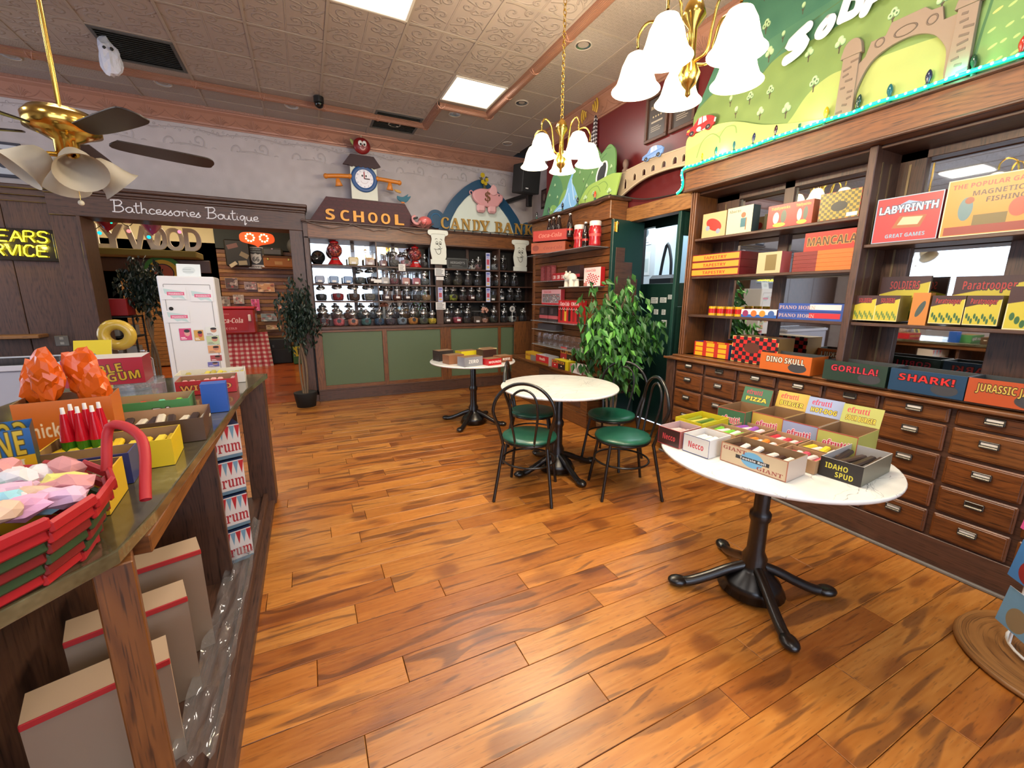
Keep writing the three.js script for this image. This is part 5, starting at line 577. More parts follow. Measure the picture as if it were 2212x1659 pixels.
// ---------- painted board signs on top of the candy cabinet ----------
const gold = mat('#c98a2c', { roughness: 0.35, metalness: 0.2 }), bronze = mat('#a98139', { roughness: 0.45, metalness: 0.2 });
const letters = (t, list, font, h, y, z, d, m, nm) => { for (const [ch, x0, x1] of list) { const g = textGeo(ch, 1, 0.1, font, 0.006); g.computeBoundingBox(); const b = g.boundingBox, w = b.max.x - b.min.x, H = b.max.y - b.min.y; mesh('letter_' + ch.toLowerCase(), at(g, [0, 0, 0], undefined, [(x1 - x0) / w, h / H, d / 0.1]), m, t, [(x0 + x1) / 2, y, z]); } };
{
  const t = thing('schoolhouse_sign', 'painted board schoolhouse with maroon scalloped roof and gold school letters', 'sign', [0, 0, 0]);
  const m = canvasTex(512, 256, (c, w, h) => { fill(c, w, h, '#43191e'); c.lineWidth = 3; for (let j = 0; j < 7; j++) for (let i = -1; i < 18; i++) { c.strokeStyle = '#361317'; c.fillStyle = j % 2 ? '#4b1d22' : '#46191f'; c.beginPath(); c.arc(i * 32 + (j % 2) * 16, 12 + j * 34, 19, 0, PI); c.fill(); c.stroke(); } }); m.repeat.set(1 / 1.5, 1 / 0.4); m.offset.set(-0.14 / 1.5, -2.5 / 0.4);
  mesh('roof', extr(shapeOf([[0.15, 2.52], [1.64, 2.52], [1.455, 2.85], [0.38, 2.85]]), 0.025, 0.003), texMat(m, { roughness: 0.6 }), t, [0, 0, -6.665]);
  letters(t, [['S', 0.355, 0.475], ['C', 0.545, 0.665], ['H', 0.715, 0.86], ['O', 0.915, 1.045], ['O', 1.095, 1.225], ['L', 1.29, 1.425]], 'sans_bold', 0.145, 2.545, -6.64, 0.02, gold);
  mesh('tower', cbox(0.355, 0.46, 0.03, 0.003), mat('#d8dacb', { roughness: 0.6 }), t, [0.895, 3.085, -6.66]);
  const sc = []; for (let i = 0; i <= 24; i++) sc.push([0.71 + 0.36 * i / 24, 3.285 - 0.014 * Math.abs(Math.sin(i * PI / 4))]); mesh('tower_roof', extr(shapeOf([[0.625, 3.29], ...sc, [1.13, 3.31], [1.04, 3.43], [0.73, 3.43]]), 0.04, 0.003), mat('#33191e', { roughness: 0.6 }), t, [0, 0, -6.66]);
  const ck = new THREE.Group(); ck.name = 'clock'; t.add(ck); ck.position.set(0.898, 3.13, -6.64); mesh('clock_rim', at(new THREE.TorusGeometry(0.147, 0.03, 8, 40), [0, 0, 0.004], undefined, [1, 1, 0.4]), mat('#1d4a82', { roughness: 0.4 }), ck);
  const fp = P(200, 200, (c, w, h) => { fill(c, w, h, '#1d4a82'); disc(c, 100, 100, 98, 98, '#e9e8ee'); for (let i = 1; i <= 12; i++) tx(c, String(i), 100 + 82 * Math.sin(i * PI / 6), 100 - 82 * Math.cos(i * PI / 6), 20, '#8a8aa0'); disc(c, 76, 66, 14, 18, '#fff'); disc(c, 124, 66, 14, 18, '#fff'); disc(c, 80, 70, 9, 12, '#111'); disc(c, 120, 70, 9, 12, '#111'); c.strokeStyle = '#a88'; c.lineWidth = 3; c.beginPath(); c.arc(100, 110, 40, 0.3, 2.8); c.stroke(); }), n = 36;
  { const pos = [], u = []; for (let i = 0; i < n; i++) for (const k of [null, i, i + 1]) { const a = k === null ? 0 : k * 2 * PI / n, r = k === null ? 0 : 1; pos.push(0.125 * r * Math.cos(a), 0.125 * r * Math.sin(a), 0); u.push(fp.u0 + (fp.u1 - fp.u0) * (0.5 + 0.5 * r * Math.cos(a)), fp.v0 + (fp.v1 - fp.v0) * (0.5 + 0.5 * r * Math.sin(a))); } const g = new THREE.BufferGeometry(); g.setAttribute('position', new THREE.Float32BufferAttribute(pos, 3)); g.setAttribute('uv', new THREE.Float32BufferAttribute(u, 2)); g.computeVertexNormals(); mesh('clock_face', g, sheets[fp.k].mat, ck, [0, 0, 0.008]); }
  mesh('hand', cbox(0.012, 0.09, 0.006, 0.002), mat('#a02028'), ck, [0, 0.045, 0.014]); mesh('hand', cbox(0.075, 0.012, 0.006, 0.002), mat('#3a1418'), ck, [0.037, 0, 0.016]);
  const or = mat('#cc7a22', { roughness: 0.4 }), arm = (s, n) => { const g = new MB(); g.tube(s, 0.028, 16, 10); for (const e of [s[0], s[s.length - 1]]) g.sph(0.034, e); g.build(n, or, t); };
  arm([[0.71, 3.145, -6.65], [0.55, 3.13, -6.64], [0.4, 3.11, -6.64]], 'pencil_arm'); arm([[1.08, 3.155, -6.65], [1.24, 3.145, -6.64], [1.385, 3.135, -6.64]], 'pencil_arm'); for (const x of [0.56, 1.245]) mesh('school_bell', at(latheGeo([[0, 0.1], [0.022, 0.095], [0.034, 0.05], [0.05, 0], [0, 0]], 16), [0, 0, 0], [0, 0, x < 1 ? 0.15 : -0.05], [1, 1, 0.6]), or, t, [x, x < 1 ? 3.0 : 3.02, -6.64]);
  const ap = new THREE.Group(); ap.name = 'apple'; t.add(ap); ap.position.set(0.888, 3.547, -6.62); mesh('skin', new THREE.SphereGeometry(0.115, 24, 18), mat('#7c1418', { roughness: 0.35 }), ap).scale.set(1, 0.92, 0.45); for (const s of [-1, 1]) { mesh('eye', new THREE.SphereGeometry(0.034, 14, 10), WHITE, ap, [s * 0.027 + 0.005, 0.02, 0.045]).scale.set(0.85, 1.1, 0.4); mesh('pupil', new THREE.SphereGeometry(0.013, 10, 8), BLACK, ap, [s * 0.024 + 0.005, 0.005, 0.058]).scale.set(1, 1.2, 0.5); } mesh('stem', new THREE.CylinderGeometry(0.006, 0.008, 0.05, 8), mat('#b0a084'), ap, [0, 0.115, 0]); mesh('leaf', new THREE.SphereGeometry(0.05, 10, 8), mat('#8c9a58'), ap, [-0.12, 0.03, 0], [0, 0, 0.5]).scale.set(0.4, 1, 0.2); mesh('smile', new THREE.TorusGeometry(0.03, 0.007, 6, 12, PI), mat('#d9a8a4'), ap, [0.005, -0.03, 0.05], [0, 0, PI]);
  const bd = thing('bird_cutout', 'small blue bird with a yellow head perched on the schoolhouse roof corner', 'cutout', [0, 0, 0]); mesh('body', extr(shapeOf(spline([[1.34, 2.95], [1.42, 2.94], [1.5, 2.985], [1.49, 2.95], [1.54, 2.96], [1.5, 2.9], [1.46, 2.87], [1.38, 2.88], [1.34, 2.91]], 40)), 0.02, 0.003), mat('#1f5f72'), bd, [0, 0, -6.63]); mesh('head', extr(shapeOf(spline([[1.3, 3.03], [1.33, 3.0], [1.39, 2.99], [1.4, 3.01], [1.36, 3.03]], 24)), 0.02, 0.003), mat('#b98a3a'), bd, [0, 0, -6.628]); mesh('foot', cbox(0.05, 0.025, 0.02, 0.004), mat('#c07030'), bd, [1.42, 2.865, -6.62]);
}
{
  const t = thing('bank_sign', 'painted board bank arch in dark blue with pink piggy bank and gold candy bank letters', 'sign', [0, 0, 0]), blue = mat('#123f5c', { roughness: 0.45 });
  const outer = spline([[1.99, 2.66], [2.05, 2.79], [2.16, 2.96], [2.3, 3.11], [2.45, 3.23], [2.62, 3.32], [2.74, 3.31], [2.87, 3.235], [3.01, 3.14], [3.15, 3.01], [3.25, 2.9], [3.34, 2.79], [3.4, 2.66]], 60, false), inner = spline([[2.13, 2.52], [2.155, 2.66], [2.22, 2.79], [2.3, 2.91], [2.47, 3.08], [2.69, 3.16], [2.84, 3.09], [2.95, 2.99], [3.08, 2.86], [3.18, 2.73], [3.27, 2.52]], 50, false);
  mesh('arch', extr(shapeOf([[1.95, 2.52], ...outer, [3.45, 2.52], ...inner.slice().reverse()]), 0.03, 0.004), blue, t, [0, 0, -6.67]); mesh('bank_front', extr(shapeOf(inner), 0.018, 0.002), mat('#c9d2c6', { roughness: 0.6 }), t, [0, 0, -6.672]);
  for (const [x, y, r] of [[1.92, 2.68, 0.135], [3.5, 2.64, 0.11]]) { mesh('scroll', extr(shapeOf(ell(x, y, r, r, 30)), 0.03, 0.004), blue, t, [0, 0, -6.665]); mesh('scroll_line', at(new THREE.TorusGeometry(r * 0.55, 0.008, 6, 20, 3.6), [x, y, 0.03], [0, 0, 0.4]), mat('#2c648c'), t, [0, 0, -6.665]); }
  letters(t, [['C', 1.985, 2.115], ['A', 2.135, 2.305], ['N', 2.318, 2.475], ['D', 2.508, 2.635], ['Y', 2.632, 2.805], ['B', 2.893, 3.03], ['A', 3.04, 3.228], ['N', 3.25, 3.415], ['K', 3.438, 3.6]], 'serif_bold', 0.17, 2.543, -6.63, 0.022, bronze);
  const pk = mat('#c88f90', { roughness: 0.5 }), pg = new THREE.Group(); pg.name = 'piggy_bank'; t.add(pg); pg.position.set(2.73, 3.05, -6.62);
  mesh('body', extr(shapeOf(spline([[-0.24, 0.04], [-0.2, 0.09], [-0.1, 0.13], [0.02, 0.135], [0.06, 0.15], [0.12, 0.15], [0.2, 0.09], [0.285, 0.06], [0.28, -0.02], [0.24, -0.06], [0.2, -0.11], [0.1, -0.135], [-0.05, -0.13], [-0.16, -0.09], [-0.23, -0.02]], 60)), 0.07, 0.025), pk, pg, [0, 0, 0]); mesh('ear', extr(shapeOf(spline([[0.05, 0.13], [0.1, 0.2], [0.16, 0.16], [0.17, 0.07], [0.1, 0.04], [0.04, 0.08]], 30)), 0.03, 0.01), mat('#d3a0a0', { roughness: 0.5 }), pg, [0, 0, 0.06]); mesh('tail', new THREE.TorusGeometry(0.025, 0.009, 6, 14, 4.5), pk, pg, [-0.25, 0.06, 0.03]); mesh('eye', new THREE.SphereGeometry(0.012, 8, 6), BLACK, pg, [0.21, 0.05, 0.068]);
  for (const x of [-0.09, 0.1]) mesh('leg', at(cbox(0.15, 0.13, 0.07, 0.03), [0, 0, 0]), mat('#d3a0a0', { roughness: 0.5 }), pg, [x, -0.16, 0.04]); const g = textGeo('$', 0.15, 0.012, 'serif_bold'); mesh('dollar_sign', g, mat('#6a4424'), pg, [0.01, -0.08, 0.068]);
  for (const [x, y, r] of [[2.665, 3.375, 0.035], [2.74, 3.315, 0.028], [2.67, 3.28, 0.03], [2.72, 3.26, 0.026]]) mesh('coin', at(new THREE.CylinderGeometry(r, r, 0.01, 20), [0, 0, 0], [PI / 2, 0, 0]), mat('#c4ac1c', { roughness: 0.35, metalness: 0.4 }), t, [x, y, -6.6 + r]); mesh('coin_plant', extr(shapeOf([[2.66, 3.18], [2.75, 3.18], [2.72, 3.22], [2.72, 3.34], [2.78, 3.36], [2.73, 3.37], [2.7, 3.3], [2.66, 3.35], [2.62, 3.34], [2.68, 3.28], [2.69, 3.21]]), 0.012), mat('#4c4420'), t, [0, 0, -6.6]);
}
for (const [x, y, lab] of [[1.905, 2.0, 'white smiling column cutout hanging beside the chocolate bar sign, nearer the gumball machines'], [3.315, 1.94, 'white smiling column cutout hanging at the soda shelf end of the candy cabinet']]) {
  const t = thing('column_cutout', lab, 'cutout', [x, y, -6.53]), s = 0.97, w = mat('#d9dccf', { roughness: 0.6 });
  mesh('shaft', extr(shapeOf(spline([[-0.1, 0.07], [-0.125, 0.2], [-0.12, 0.27], [-0.1, 0.36], [-0.095, 0.44], [0.095, 0.44], [0.1, 0.36], [0.12, 0.27], [0.125, 0.2], [0.1, 0.07]], 50)), 0.02, 0.003), w, t); mesh('base', cbox(0.25, 0.075, 0.026, 0.004), w, t, [0, 0.035, 0.012]); mesh('capital', extr(shapeOf(spline([[-0.1, 0.5], [0.1, 0.5], [0.15, 0.49], [0.155, 0.44], [0.11, 0.415], [0.09, 0.44], [-0.09, 0.44], [-0.11, 0.415], [-0.155, 0.44], [-0.15, 0.49]], 60)), 0.028, 0.004), w, t);
  const g = new MB(), L = (p, r = 0.0035) => g.tube(p.map(([a, b]) => [a, b, 0.021]), r, 14, 5); for (const e of [-0.022, 0.03]) { L([[e - 0.018, 0.29], [e - 0.012, 0.325], [e + 0.004, 0.335], [e + 0.014, 0.32], [e + 0.014, 0.285]]); g.sph(0.011, [e + 0.002, 0.298, 0.02]); } L([[-0.05, 0.36], [-0.03, 0.375], [-0.012, 0.368]]); L([[0.03, 0.372], [0.05, 0.368], [0.062, 0.352]]); L([[0.0, 0.28], [0.03, 0.255], [0.02, 0.23], [-0.01, 0.235]]); L([[-0.07, 0.225], [-0.02, 0.215], [0.03, 0.225], [0.06, 0.24]]); L([[-0.05, 0.215], [-0.03, 0.17], [0.0, 0.145], [0.03, 0.165], [0.035, 0.22]]); g.build('face_drawing', mat('#4c4c44'), t);
}
{ // flamingo, speaker, picture
  const t = thing('flamingo_decoration', 'pink flamingo with sunglasses sitting in a nest between the school and bank signs', 'decoration', [1.68, 2.515, -6.62]), p = mat('#d86a66', { roughness: 0.3, clearcoat: 0.6 }); mesh('body', new THREE.SphereGeometry(0.1, 18, 14), p, t, [0.06, 0.11, 0]).scale.set(1.05, 0.75, 0.7); mesh('neck', tubeGeo([[-0.02, 0.1, 0.03], [-0.07, 0.06, 0.05], [-0.12, 0.08, 0.05], [-0.13, 0.15, 0.04], [-0.09, 0.165, 0.05]], 0.022, 20, 8), mat('#d89490', { roughness: 0.3 }), t); mesh('sunglasses', cbox(0.07, 0.025, 0.05, 0.006), BLACK, t, [-0.1, 0.135, 0.07], [0, 0, 0.3]);
  const r = rng(2), g = new MB(); for (let i = 0; i < 60; i++) { const a = r() * 6.3; g.add(new THREE.ConeGeometry(0.012, 0.13, 4), [0.16 * Math.cos(a) * r(), 0.03 + r() * 0.03, 0.06 * Math.sin(a)], [r() * 0.8, 0, -1.4 * Math.cos(a) + r() * 0.6]); } g.build('nest', mat('#7c4a42', { roughness: 0.8 }), t);
  const s = thing('loudspeaker', 'black loudspeaker hanging from a bracket in the corner by the ceiling', 'speaker', [3.22, 3.26, -6.15], 0.15); mesh('cabinet', cbox(0.33, 0.4, 0.28, 0.01), mat('#17181a', { roughness: 0.7 }), s, [0, 0.02, 0], [0.12, 0, 0]); mesh('badge', cbox(0.05, 0.015, 0.006, 0.002), mat('#d8d8d8'), s, [-0.08, -0.14, 0.13], [0.12, 0, 0]); mesh('bracket', join([at(cbox(0.08, 0.2, 0.06), [0.13, -0.24, -0.1]), at(cbox(0.06, 0.06, 0.7), [0.14, -0.16, -0.4])]), BLACK, s);
  const q = thing('wall_picture', 'small dark framed picture on the light wall beside the loudspeaker', 'picture', [3.74, 3.12, -6.45], -PI / 2); mesh('picture_frame', cbox(0.26, 0.3, 0.02), mat('#2c1c1c'), q); const b = new PQ(); b.card(0.2, 0.24, P(60, 70, (c, w, h) => { fill(c, w, h, '#54403c'); disc(c, 24, 30, 12, 16, '#a08c80'); disc(c, 42, 44, 10, 14, '#2c2422'); rect(c, 0, 56, 60, 14, '#786860'); }), '#333', [0, -0.12, 0.011]); b.build('print', q);
  const cable = []; const rr = rng(21); for (let i = 0; i <= 30; i++) { const x = 0.1 + i * 0.058; cable.push([x, 2.5 - 0.06 * Math.abs(Math.sin(i * 0.31)) - 0.02 * rr(), -6.52]); } single('light_cable', 'loose grey cable sagging along the front edge of the candy cabinet top', 'cable', tubeGeo(cable, 0.007, 90, 6), mat('#6a5c54'));
  const cc = []; for (let i = 0; i <= 20; i++) cc.push([2.1 + i * 0.075, 2.522 + 0.012 * rr(), -6.53]); const ls = thing('light_string', 'dark string of small unlit bulbs along the top edge under the candy bank letters', 'light'); mesh('cable', tubeGeo(cc, 0.006, 80, 6), mat('#231a18'), ls); cc.filter((_, i) => i % 2).forEach((p, i) => mesh('bulb', new THREE.SphereGeometry(0.014, 10, 8), mat(['#20242c', '#2a1c1c', '#1c2a28'][i % 3], { roughness: 0.2 }), ls, [p[0], p[1] - 0.02, -6.52], [0, 0, 0]).scale.set(0.7, 1.5, 0.7));
}
// ---------- opening to the boutique ----------
{
  const t = struct('doorway_boutique'); const l = new MB(); l.span(-2.45, 0.1, 2.375, 2.6, -6.98, -6.6, 0.004).wood(0).build('lintel', DOAK, t);
  new MB().span(-2.46, 0.105, 2.6, 2.625, -7, -6.585, 0.006).span(-2.47, 0.115, 2.625, 2.66, -7, -6.565, 0.006).span(-2.5, 0.13, 2.66, 2.7, -7, -6.53, 0.01).wood(0).build('cornice', DOAK, t);
  new MB().span(-2.45, -2.2, 0, 2.375, -6.98, -6.62, 0.004).span(-2.22, -2.19, 0, 2.375, -6.9, -6.58).wood(1).build('jamb', DOAK, t); new MB().span(-0.112, 0.05, 0, 2.375, -6.98, -6.61, 0.004).wood(1).build('jamb', DOAK, t); new MB().span(-0.15, 0.075, 0, 0.1, -6.99, -6.57, 0.004).wood(0).build('plinth_block', DOAK, t);
  // script lettering: white strokes lying on the lintel
  const G = { // strokes in a unit box, x advance last
    B: [[[[0, 0.98], [0.25, 1.02], [0.34, 0.98]], [[0.2, 1.0], [0.17, 0.5], [0.14, 0.02]], [[0.2, 1.0], [0.5, 1.02], [0.58, 0.82], [0.42, 0.58], [0.2, 0.52]], [[0.2, 0.52], [0.55, 0.5], [0.62, 0.24], [0.42, 0.02], [0.02, 0.0]]], 0.68],
    a: [[[[0.42, 0.4], [0.24, 0.46], [0.06, 0.26], [0.16, 0.02], [0.34, 0.1], [0.43, 0.4], [0.42, 0.12], [0.52, 0.02]]], 0.5], t: [[[[0.16, 0.9], [0.12, 0.3], [0.16, 0.02], [0.32, 0.08]], [[0, 0.6], [0.16, 0.62], [0.34, 0.66]]], 0.33], h: [[[[0.1, 0.98], [0.08, 0.5], [0.05, 0.0]], [[0.06, 0.25], [0.2, 0.44], [0.32, 0.36], [0.32, 0.1], [0.44, 0.02]]], 0.43],
    c: [[[[0.36, 0.36], [0.2, 0.46], [0.05, 0.24], [0.14, 0.02], [0.38, 0.08]]], 0.38], e: [[[[0.04, 0.2], [0.3, 0.26], [0.28, 0.44], [0.08, 0.36], [0.08, 0.08], [0.38, 0.06]]], 0.37], s: [[[[0.0, 0.08], [0.22, 0.46], [0.18, 0.3], [0.28, 0.14], [0.14, 0.0], [0.02, 0.04]]], 0.31], o: [[[[0.22, 0.45], [0.05, 0.28], [0.12, 0.02], [0.32, 0.08], [0.36, 0.32], [0.22, 0.45], [0.42, 0.4]]], 0.4], r: [[[[0.04, 0.36], [0.12, 0.42], [0.12, 0.0]], [[0.12, 0.3], [0.24, 0.44], [0.34, 0.38]]], 0.32], i: [[[[0.08, 0.42], [0.08, 0.08], [0.18, 0.02]], [[0.1, 0.6], [0.115, 0.62]]], 0.2], u: [[[[0.04, 0.42], [0.06, 0.08], [0.24, 0.04], [0.34, 0.42], [0.34, 0.08], [0.44, 0.02]]], 0.43], q: [[[[0.36, 0.4], [0.2, 0.46], [0.06, 0.24], [0.18, 0.02], [0.36, 0.4], [0.34, -0.1], [0.32, -0.4], [0.44, -0.2]]], 0.45], ' ': [[], 0.3] };
  const word = thing('boutique_lettering', 'white handwritten style lettering across the dark lintel over the boutique opening', 'sign', [0, 0, 0]); const txt = 'Bathcessories Boutique'; let W = 0; for (const ch of txt) W += G[ch][1]; const sx = (1.475 - 0.02) / W; let x = -1.905;
  for (const ch of txt) { const [st, adv] = G[ch]; if (st.length) { const g = new MB(); for (const s of st) { const p = s.map(([a, b]) => [x + a * sx, 2.448 + b * 0.125 * (ch === 'B' ? 1 : 1.02), 0]); g.tube(p, 0.0062, 8 + s.length * 5, 6); } const o = mesh('letter_' + (ch === 'B' ? 'capital_b' : ch), g.geo(), mat('#e4e2e6', { roughness: 0.5 }), word, [0, 0, -6.598]); o.scale.z = 0.5; } x += adv * sx; }
}
{ // neon sign
  const t = thing('neon_sign', 'yellow glowing neon sign on the dark wood panel at the edge', 'sign', [0, 0, 0]), Y = mat('#fff26a', { emissive: '#ffe600', emissiveIntensity: 4.5 }); mesh('panel', cbox(1.1, 0.34, 0.03, 0.004), mat('#17120f', { roughness: 0.25, clearcoat: 0.6 }), t, [-2.97, 2.045, -6.695]); mesh('side_glass', cbox(0.1, 0.28, 0.05, 0.01), mat('#30302e', { roughness: 0.1, clearcoat: 1 }), t, [-2.43, 2.04, -6.67]);
  const N = { E: [[[0.5, 1], [0, 1], [0, 0], [0.5, 0]], [[0, 0.5], [0.42, 0.5]]], A: [[[0, 0], [0.3, 1], [0.6, 0]], [[0.12, 0.36], [0.48, 0.36]]], R: [[[0, 0], [0, 1], [0.35, 1], [0.5, 0.88], [0.5, 0.62], [0.35, 0.5], [0, 0.5]], [[0.28, 0.5], [0.54, 0]]], S: [[[0.52, 0.86], [0.4, 1], [0.14, 1], [0.03, 0.84], [0.08, 0.6], [0.44, 0.44], [0.52, 0.2], [0.4, 0], [0.12, 0], [0, 0.16]]], V: [[[0, 1], [0.28, 0], [0.56, 1]]], I: [[[0, 0], [0, 1]]], C: [[[0.5, 0.82], [0.38, 1], [0.14, 1], [0, 0.74], [0, 0.26], [0.14, 0], [0.38, 0], [0.5, 0.18]]], Y: [[[0, 1], [0.28, 0.48], [0.56, 1]], [[0.28, 0.48], [0.28, 0]]] };
  for (const [s, x0, y, w] of [['YEARS', -3.02, 2.075, 0.13], ['SERVICE', -3.165, 1.925, 0.125]]) { let x = x0; for (const ch of s) { const g = new MB(); for (const st of N[ch]) { const c = new THREE.CurvePath(); const q = st.map(([a, b]) => new V3(x + a * w * 1.2 - (1 - b) * 0.012, y + b * 0.115, -6.655)); for (let i = 0; i + 1 < q.length; i++) c.add(new THREE.LineCurve3(q[i], q[i + 1])); g.add(new THREE.TubeGeometry(c, q.length * 4, 0.0068, 6)); } g.build('neon_letter', Y, t); x += ch === 'I' ? 0.035 : w * 0.82; } }
  for (const x of [-2.9, -2.6]) { const l = new THREE.PointLight(new THREE.Color(1, 0.86, 0.1), 0.16); l.position.set(x, 2.03, -6.6); l.name = 'neon_glow'; scene.add(l); }
}
{ // room shell beyond
  const w = struct('wall_boutique'); new MB().span(-4.3, -1.62, 0, 3.4, -11.4, -11.25, 0).span(-4.4, -4.25, 0, 3.4, -11.4, -7.06, 0).span(0.35, 0.5, 0, 3.4, -11.4, -7.06, 0).build('cream_wall', CREAM, w); new MB().span(-4.4, 0.5, 3.4, 3.5, -11.4, -7.06, 0).build('ceiling_boutique', mat('#c8bda0', { roughness: 0.8 }), w);
  for (let i = 0; i < 30; i++) mesh('slat', uvm(cbox(2.0, 0.076, 0.02, 0.003), 0), [LOAK, OAKS[2]][i % 2], w, [-0.63, 0.06 + i * 0.082, -11.24]); for (let i = 0; i < 22; i++) mesh('slat', uvm(cbox(1.6, 0.076, 0.02, 0.003), 0), LOAK, w, [-2.5, 0.06 + i * 0.082, -11.23]); new MB().span(-4.25, 0.35, 0, 2.6, -11.26, -11.25, 0).build('slat_backing', DARK, w);
  mesh('dark_upper', cbox(2.0, 1.0, 0.03), mat('#1c221c'), w, [-0.63, 3.0, -11.22]); area(-2.4, 3.35, -9.2, 2.4, 1.6, new THREE.Color(1, 0.86, 0.66), 7, -2.4, 0, -9.2); mesh('unseen_boutique_lamp', cbox(2.4, 0.02, 1.6), mat('#fff4e0', { emissive: '#ffe8c4', emissiveIntensity: 1.5 }), w, [-2.4, 3.38, -9.2]); area(-0.5, 3.35, -9.0, 0.8, 0.8, new THREE.Color(1, 0.82, 0.6), 5, -0.5, 0, -9.4);  // boutique lamp panel and both area lights are out of view, lighting the boutique
  const sp = new MB(); sp.span(-3.05, -1.48, 2.09, 2.185, -8.9, -8.35, 0.01); const sh = thing('mossy_shelf', 'mossy plank shelf carrying big white letters in the boutique', 'shelf', [0, 0, 0]); mesh('plank_shelf', sp.geo(), texMat(dataTex(128, 64, (() => { const a = noise2(71, 12, 6), b = noise2(72, 40, 20); return (u, v, o) => mix3([92, 74, 34], [150, 134, 66], a(u * 12, v * 6) * 0.6 + b(u * 40, v * 20) * 0.4, o); })()), { roughness: 0.95 }), sh); mesh('shelf_bracket', cbox(1.6, 0.2, 0.06), DOAK, sh, [-2.2, 1.98, -8.9]);
  [['L', -2.76, -2.47], ['Y', -2.63, -2.33], ['W', -2.36, -1.88], ['O', -2.07, -1.83], ['O', -1.87, -1.63], ['D', -1.62, -1.4]].forEach(([ch, x0, x1], i) => { const g = textGeo(ch, 1, 0.1, 'sans_bold'); g.computeBoundingBox(); const b = g.boundingBox; single('white_letter', `big white board letter ${ch} ${['', '', '', 'directly left of another O', 'directly before the D', ''][i] ? ['', '', '', 'behind the pink balloon', 'just before the letter D', ''][i] : ''} on the mossy shelf`.replace(/\s+/g, ' '), 'letter', at(g, [0, 0, 0], undefined, [(x1 - x0) / (b.max.x - b.min.x), 0.34 / (b.max.y - b.min.y), 0.4]), mat('#ded3c2', { roughness: 0.6 }), [(x0 + x1) / 2, 2.19, -8.5 + (i % 2) * 0.06], 0); });
  const bal = (x, y, z, r, c, l, p) => { const t = thing('balloon', l, 'balloon', [x, y, z]); mesh('skin', at(latheGeo([[0, -1.25], [0.12, -1.22], [0.06, -1.15], [0.4, -0.9], [0.85, -0.3], [0.98, 0.15], [0.85, 0.6], [0.5, 0.9], [0, 1]].map(([a, b]) => [a * r, b * r]), 24), [0, 0, 0]), mat(c, { roughness: 0.15, clearcoat: 1 }), t); p?.(t, r); };
  bal(-1.76, 2.44, -7.4, 0.12, '#b8507c', 'pink balloon with white lettering floating before the letter O', (t, r) => { const g = textGeo('LOVE', 0.06, 0.006, 'sans_bold'); mesh('lettering', g, mat('#e8c8d4'), t, [0, 0, r * 0.93]); }); bal(-2.2, 2.47, -7.35, 0.14, '#a82838', 'red and blue peace sign balloon at the doorway corner', (t, r) => { mesh('blue_patch', at(new THREE.SphereGeometry(r * 0.98, 16, 12, 0, 6.3, 0, 1.1), [0, 0.01, 0.01]), mat('#1c4a8a', { roughness: 0.2 }), t); const g = new MB(); g.add(new THREE.TorusGeometry(0.045, 0.006, 6, 20)).box(0.008, 0.09, 0.008, [0, 0, 0]).box(0.008, 0.05, 0.008, [0.016, -0.02, 0], [0, 0, 0.8]).box(0.008, 0.05, 0.008, [-0.016, -0.02, 0], [0, 0, -0.8]); g.build('peace_sign', mat('#3ab8a0'), t, [-0.04, 0.01, r]); });
  const ls = thing('party_lights', 'string of round turquoise and pink party lights across the boutique opening', 'light'), lp = [[-2.138, 2.415], [-2.264, 2.275], [-1.841, 2.452], [-1.663, 2.446], [-1.776, 2.256], [-1.973, 2.317], [-1.44, 2.345]], cs = ['#10c9a8', '#10b4d8', '#e86aa8', '#10d0a8', '#10b8e8', '#e87878', '#e87a9c']; mesh('cable', tubeGeo([[-2.3, 2.32, -7.3], [-2.2, 2.4, -7.3], [-2.1, 2.46, -7.3], [-1.97, 2.38, -7.3], [-1.85, 2.5, -7.3], [-1.68, 2.5, -7.3], [-1.55, 2.42, -7.3], [-1.3, 2.45, -7.3]], 0.004, 60, 5), DARK, ls); lp.forEach(([x, y], i) => mesh('globe', new THREE.SphereGeometry(0.022, 12, 10), mat(cs[i], { emissive: cs[i], emissiveIntensity: 1.8 }), ls, [x, y, -7.29]));
  const e = thing('pumpkin_light', 'orange lit plaque with two circles of bulbs near the top of the boutique wall', 'light', [-0.76, 2.62, -10.2]); mesh('plaque', extr(shapeOf(spline([[-0.3, 0.06], [-0.2, 0.12], [0.2, 0.12], [0.3, 0.06], [0.28, -0.06], [0.06, -0.12], [0, -0.16], [-0.06, -0.12], [-0.28, -0.06]], 50)), 0.04, 0.006), mat('#c84a18', { emissive: '#d04010', emissiveIntensity: 0.7 }), e); for (const s of [-0.12, 0.12]) for (let i = 0; i < 9; i++) mesh('bulb', new THREE.SphereGeometry(0.016, 8, 6), mat('#ffe8c0', { emissive: '#ffd8a0', emissiveIntensity: 9 }), e, [s + 0.07 * Math.cos(i * 0.7), 0.02 + 0.07 * Math.sin(i * 0.7), 0.045]);
}
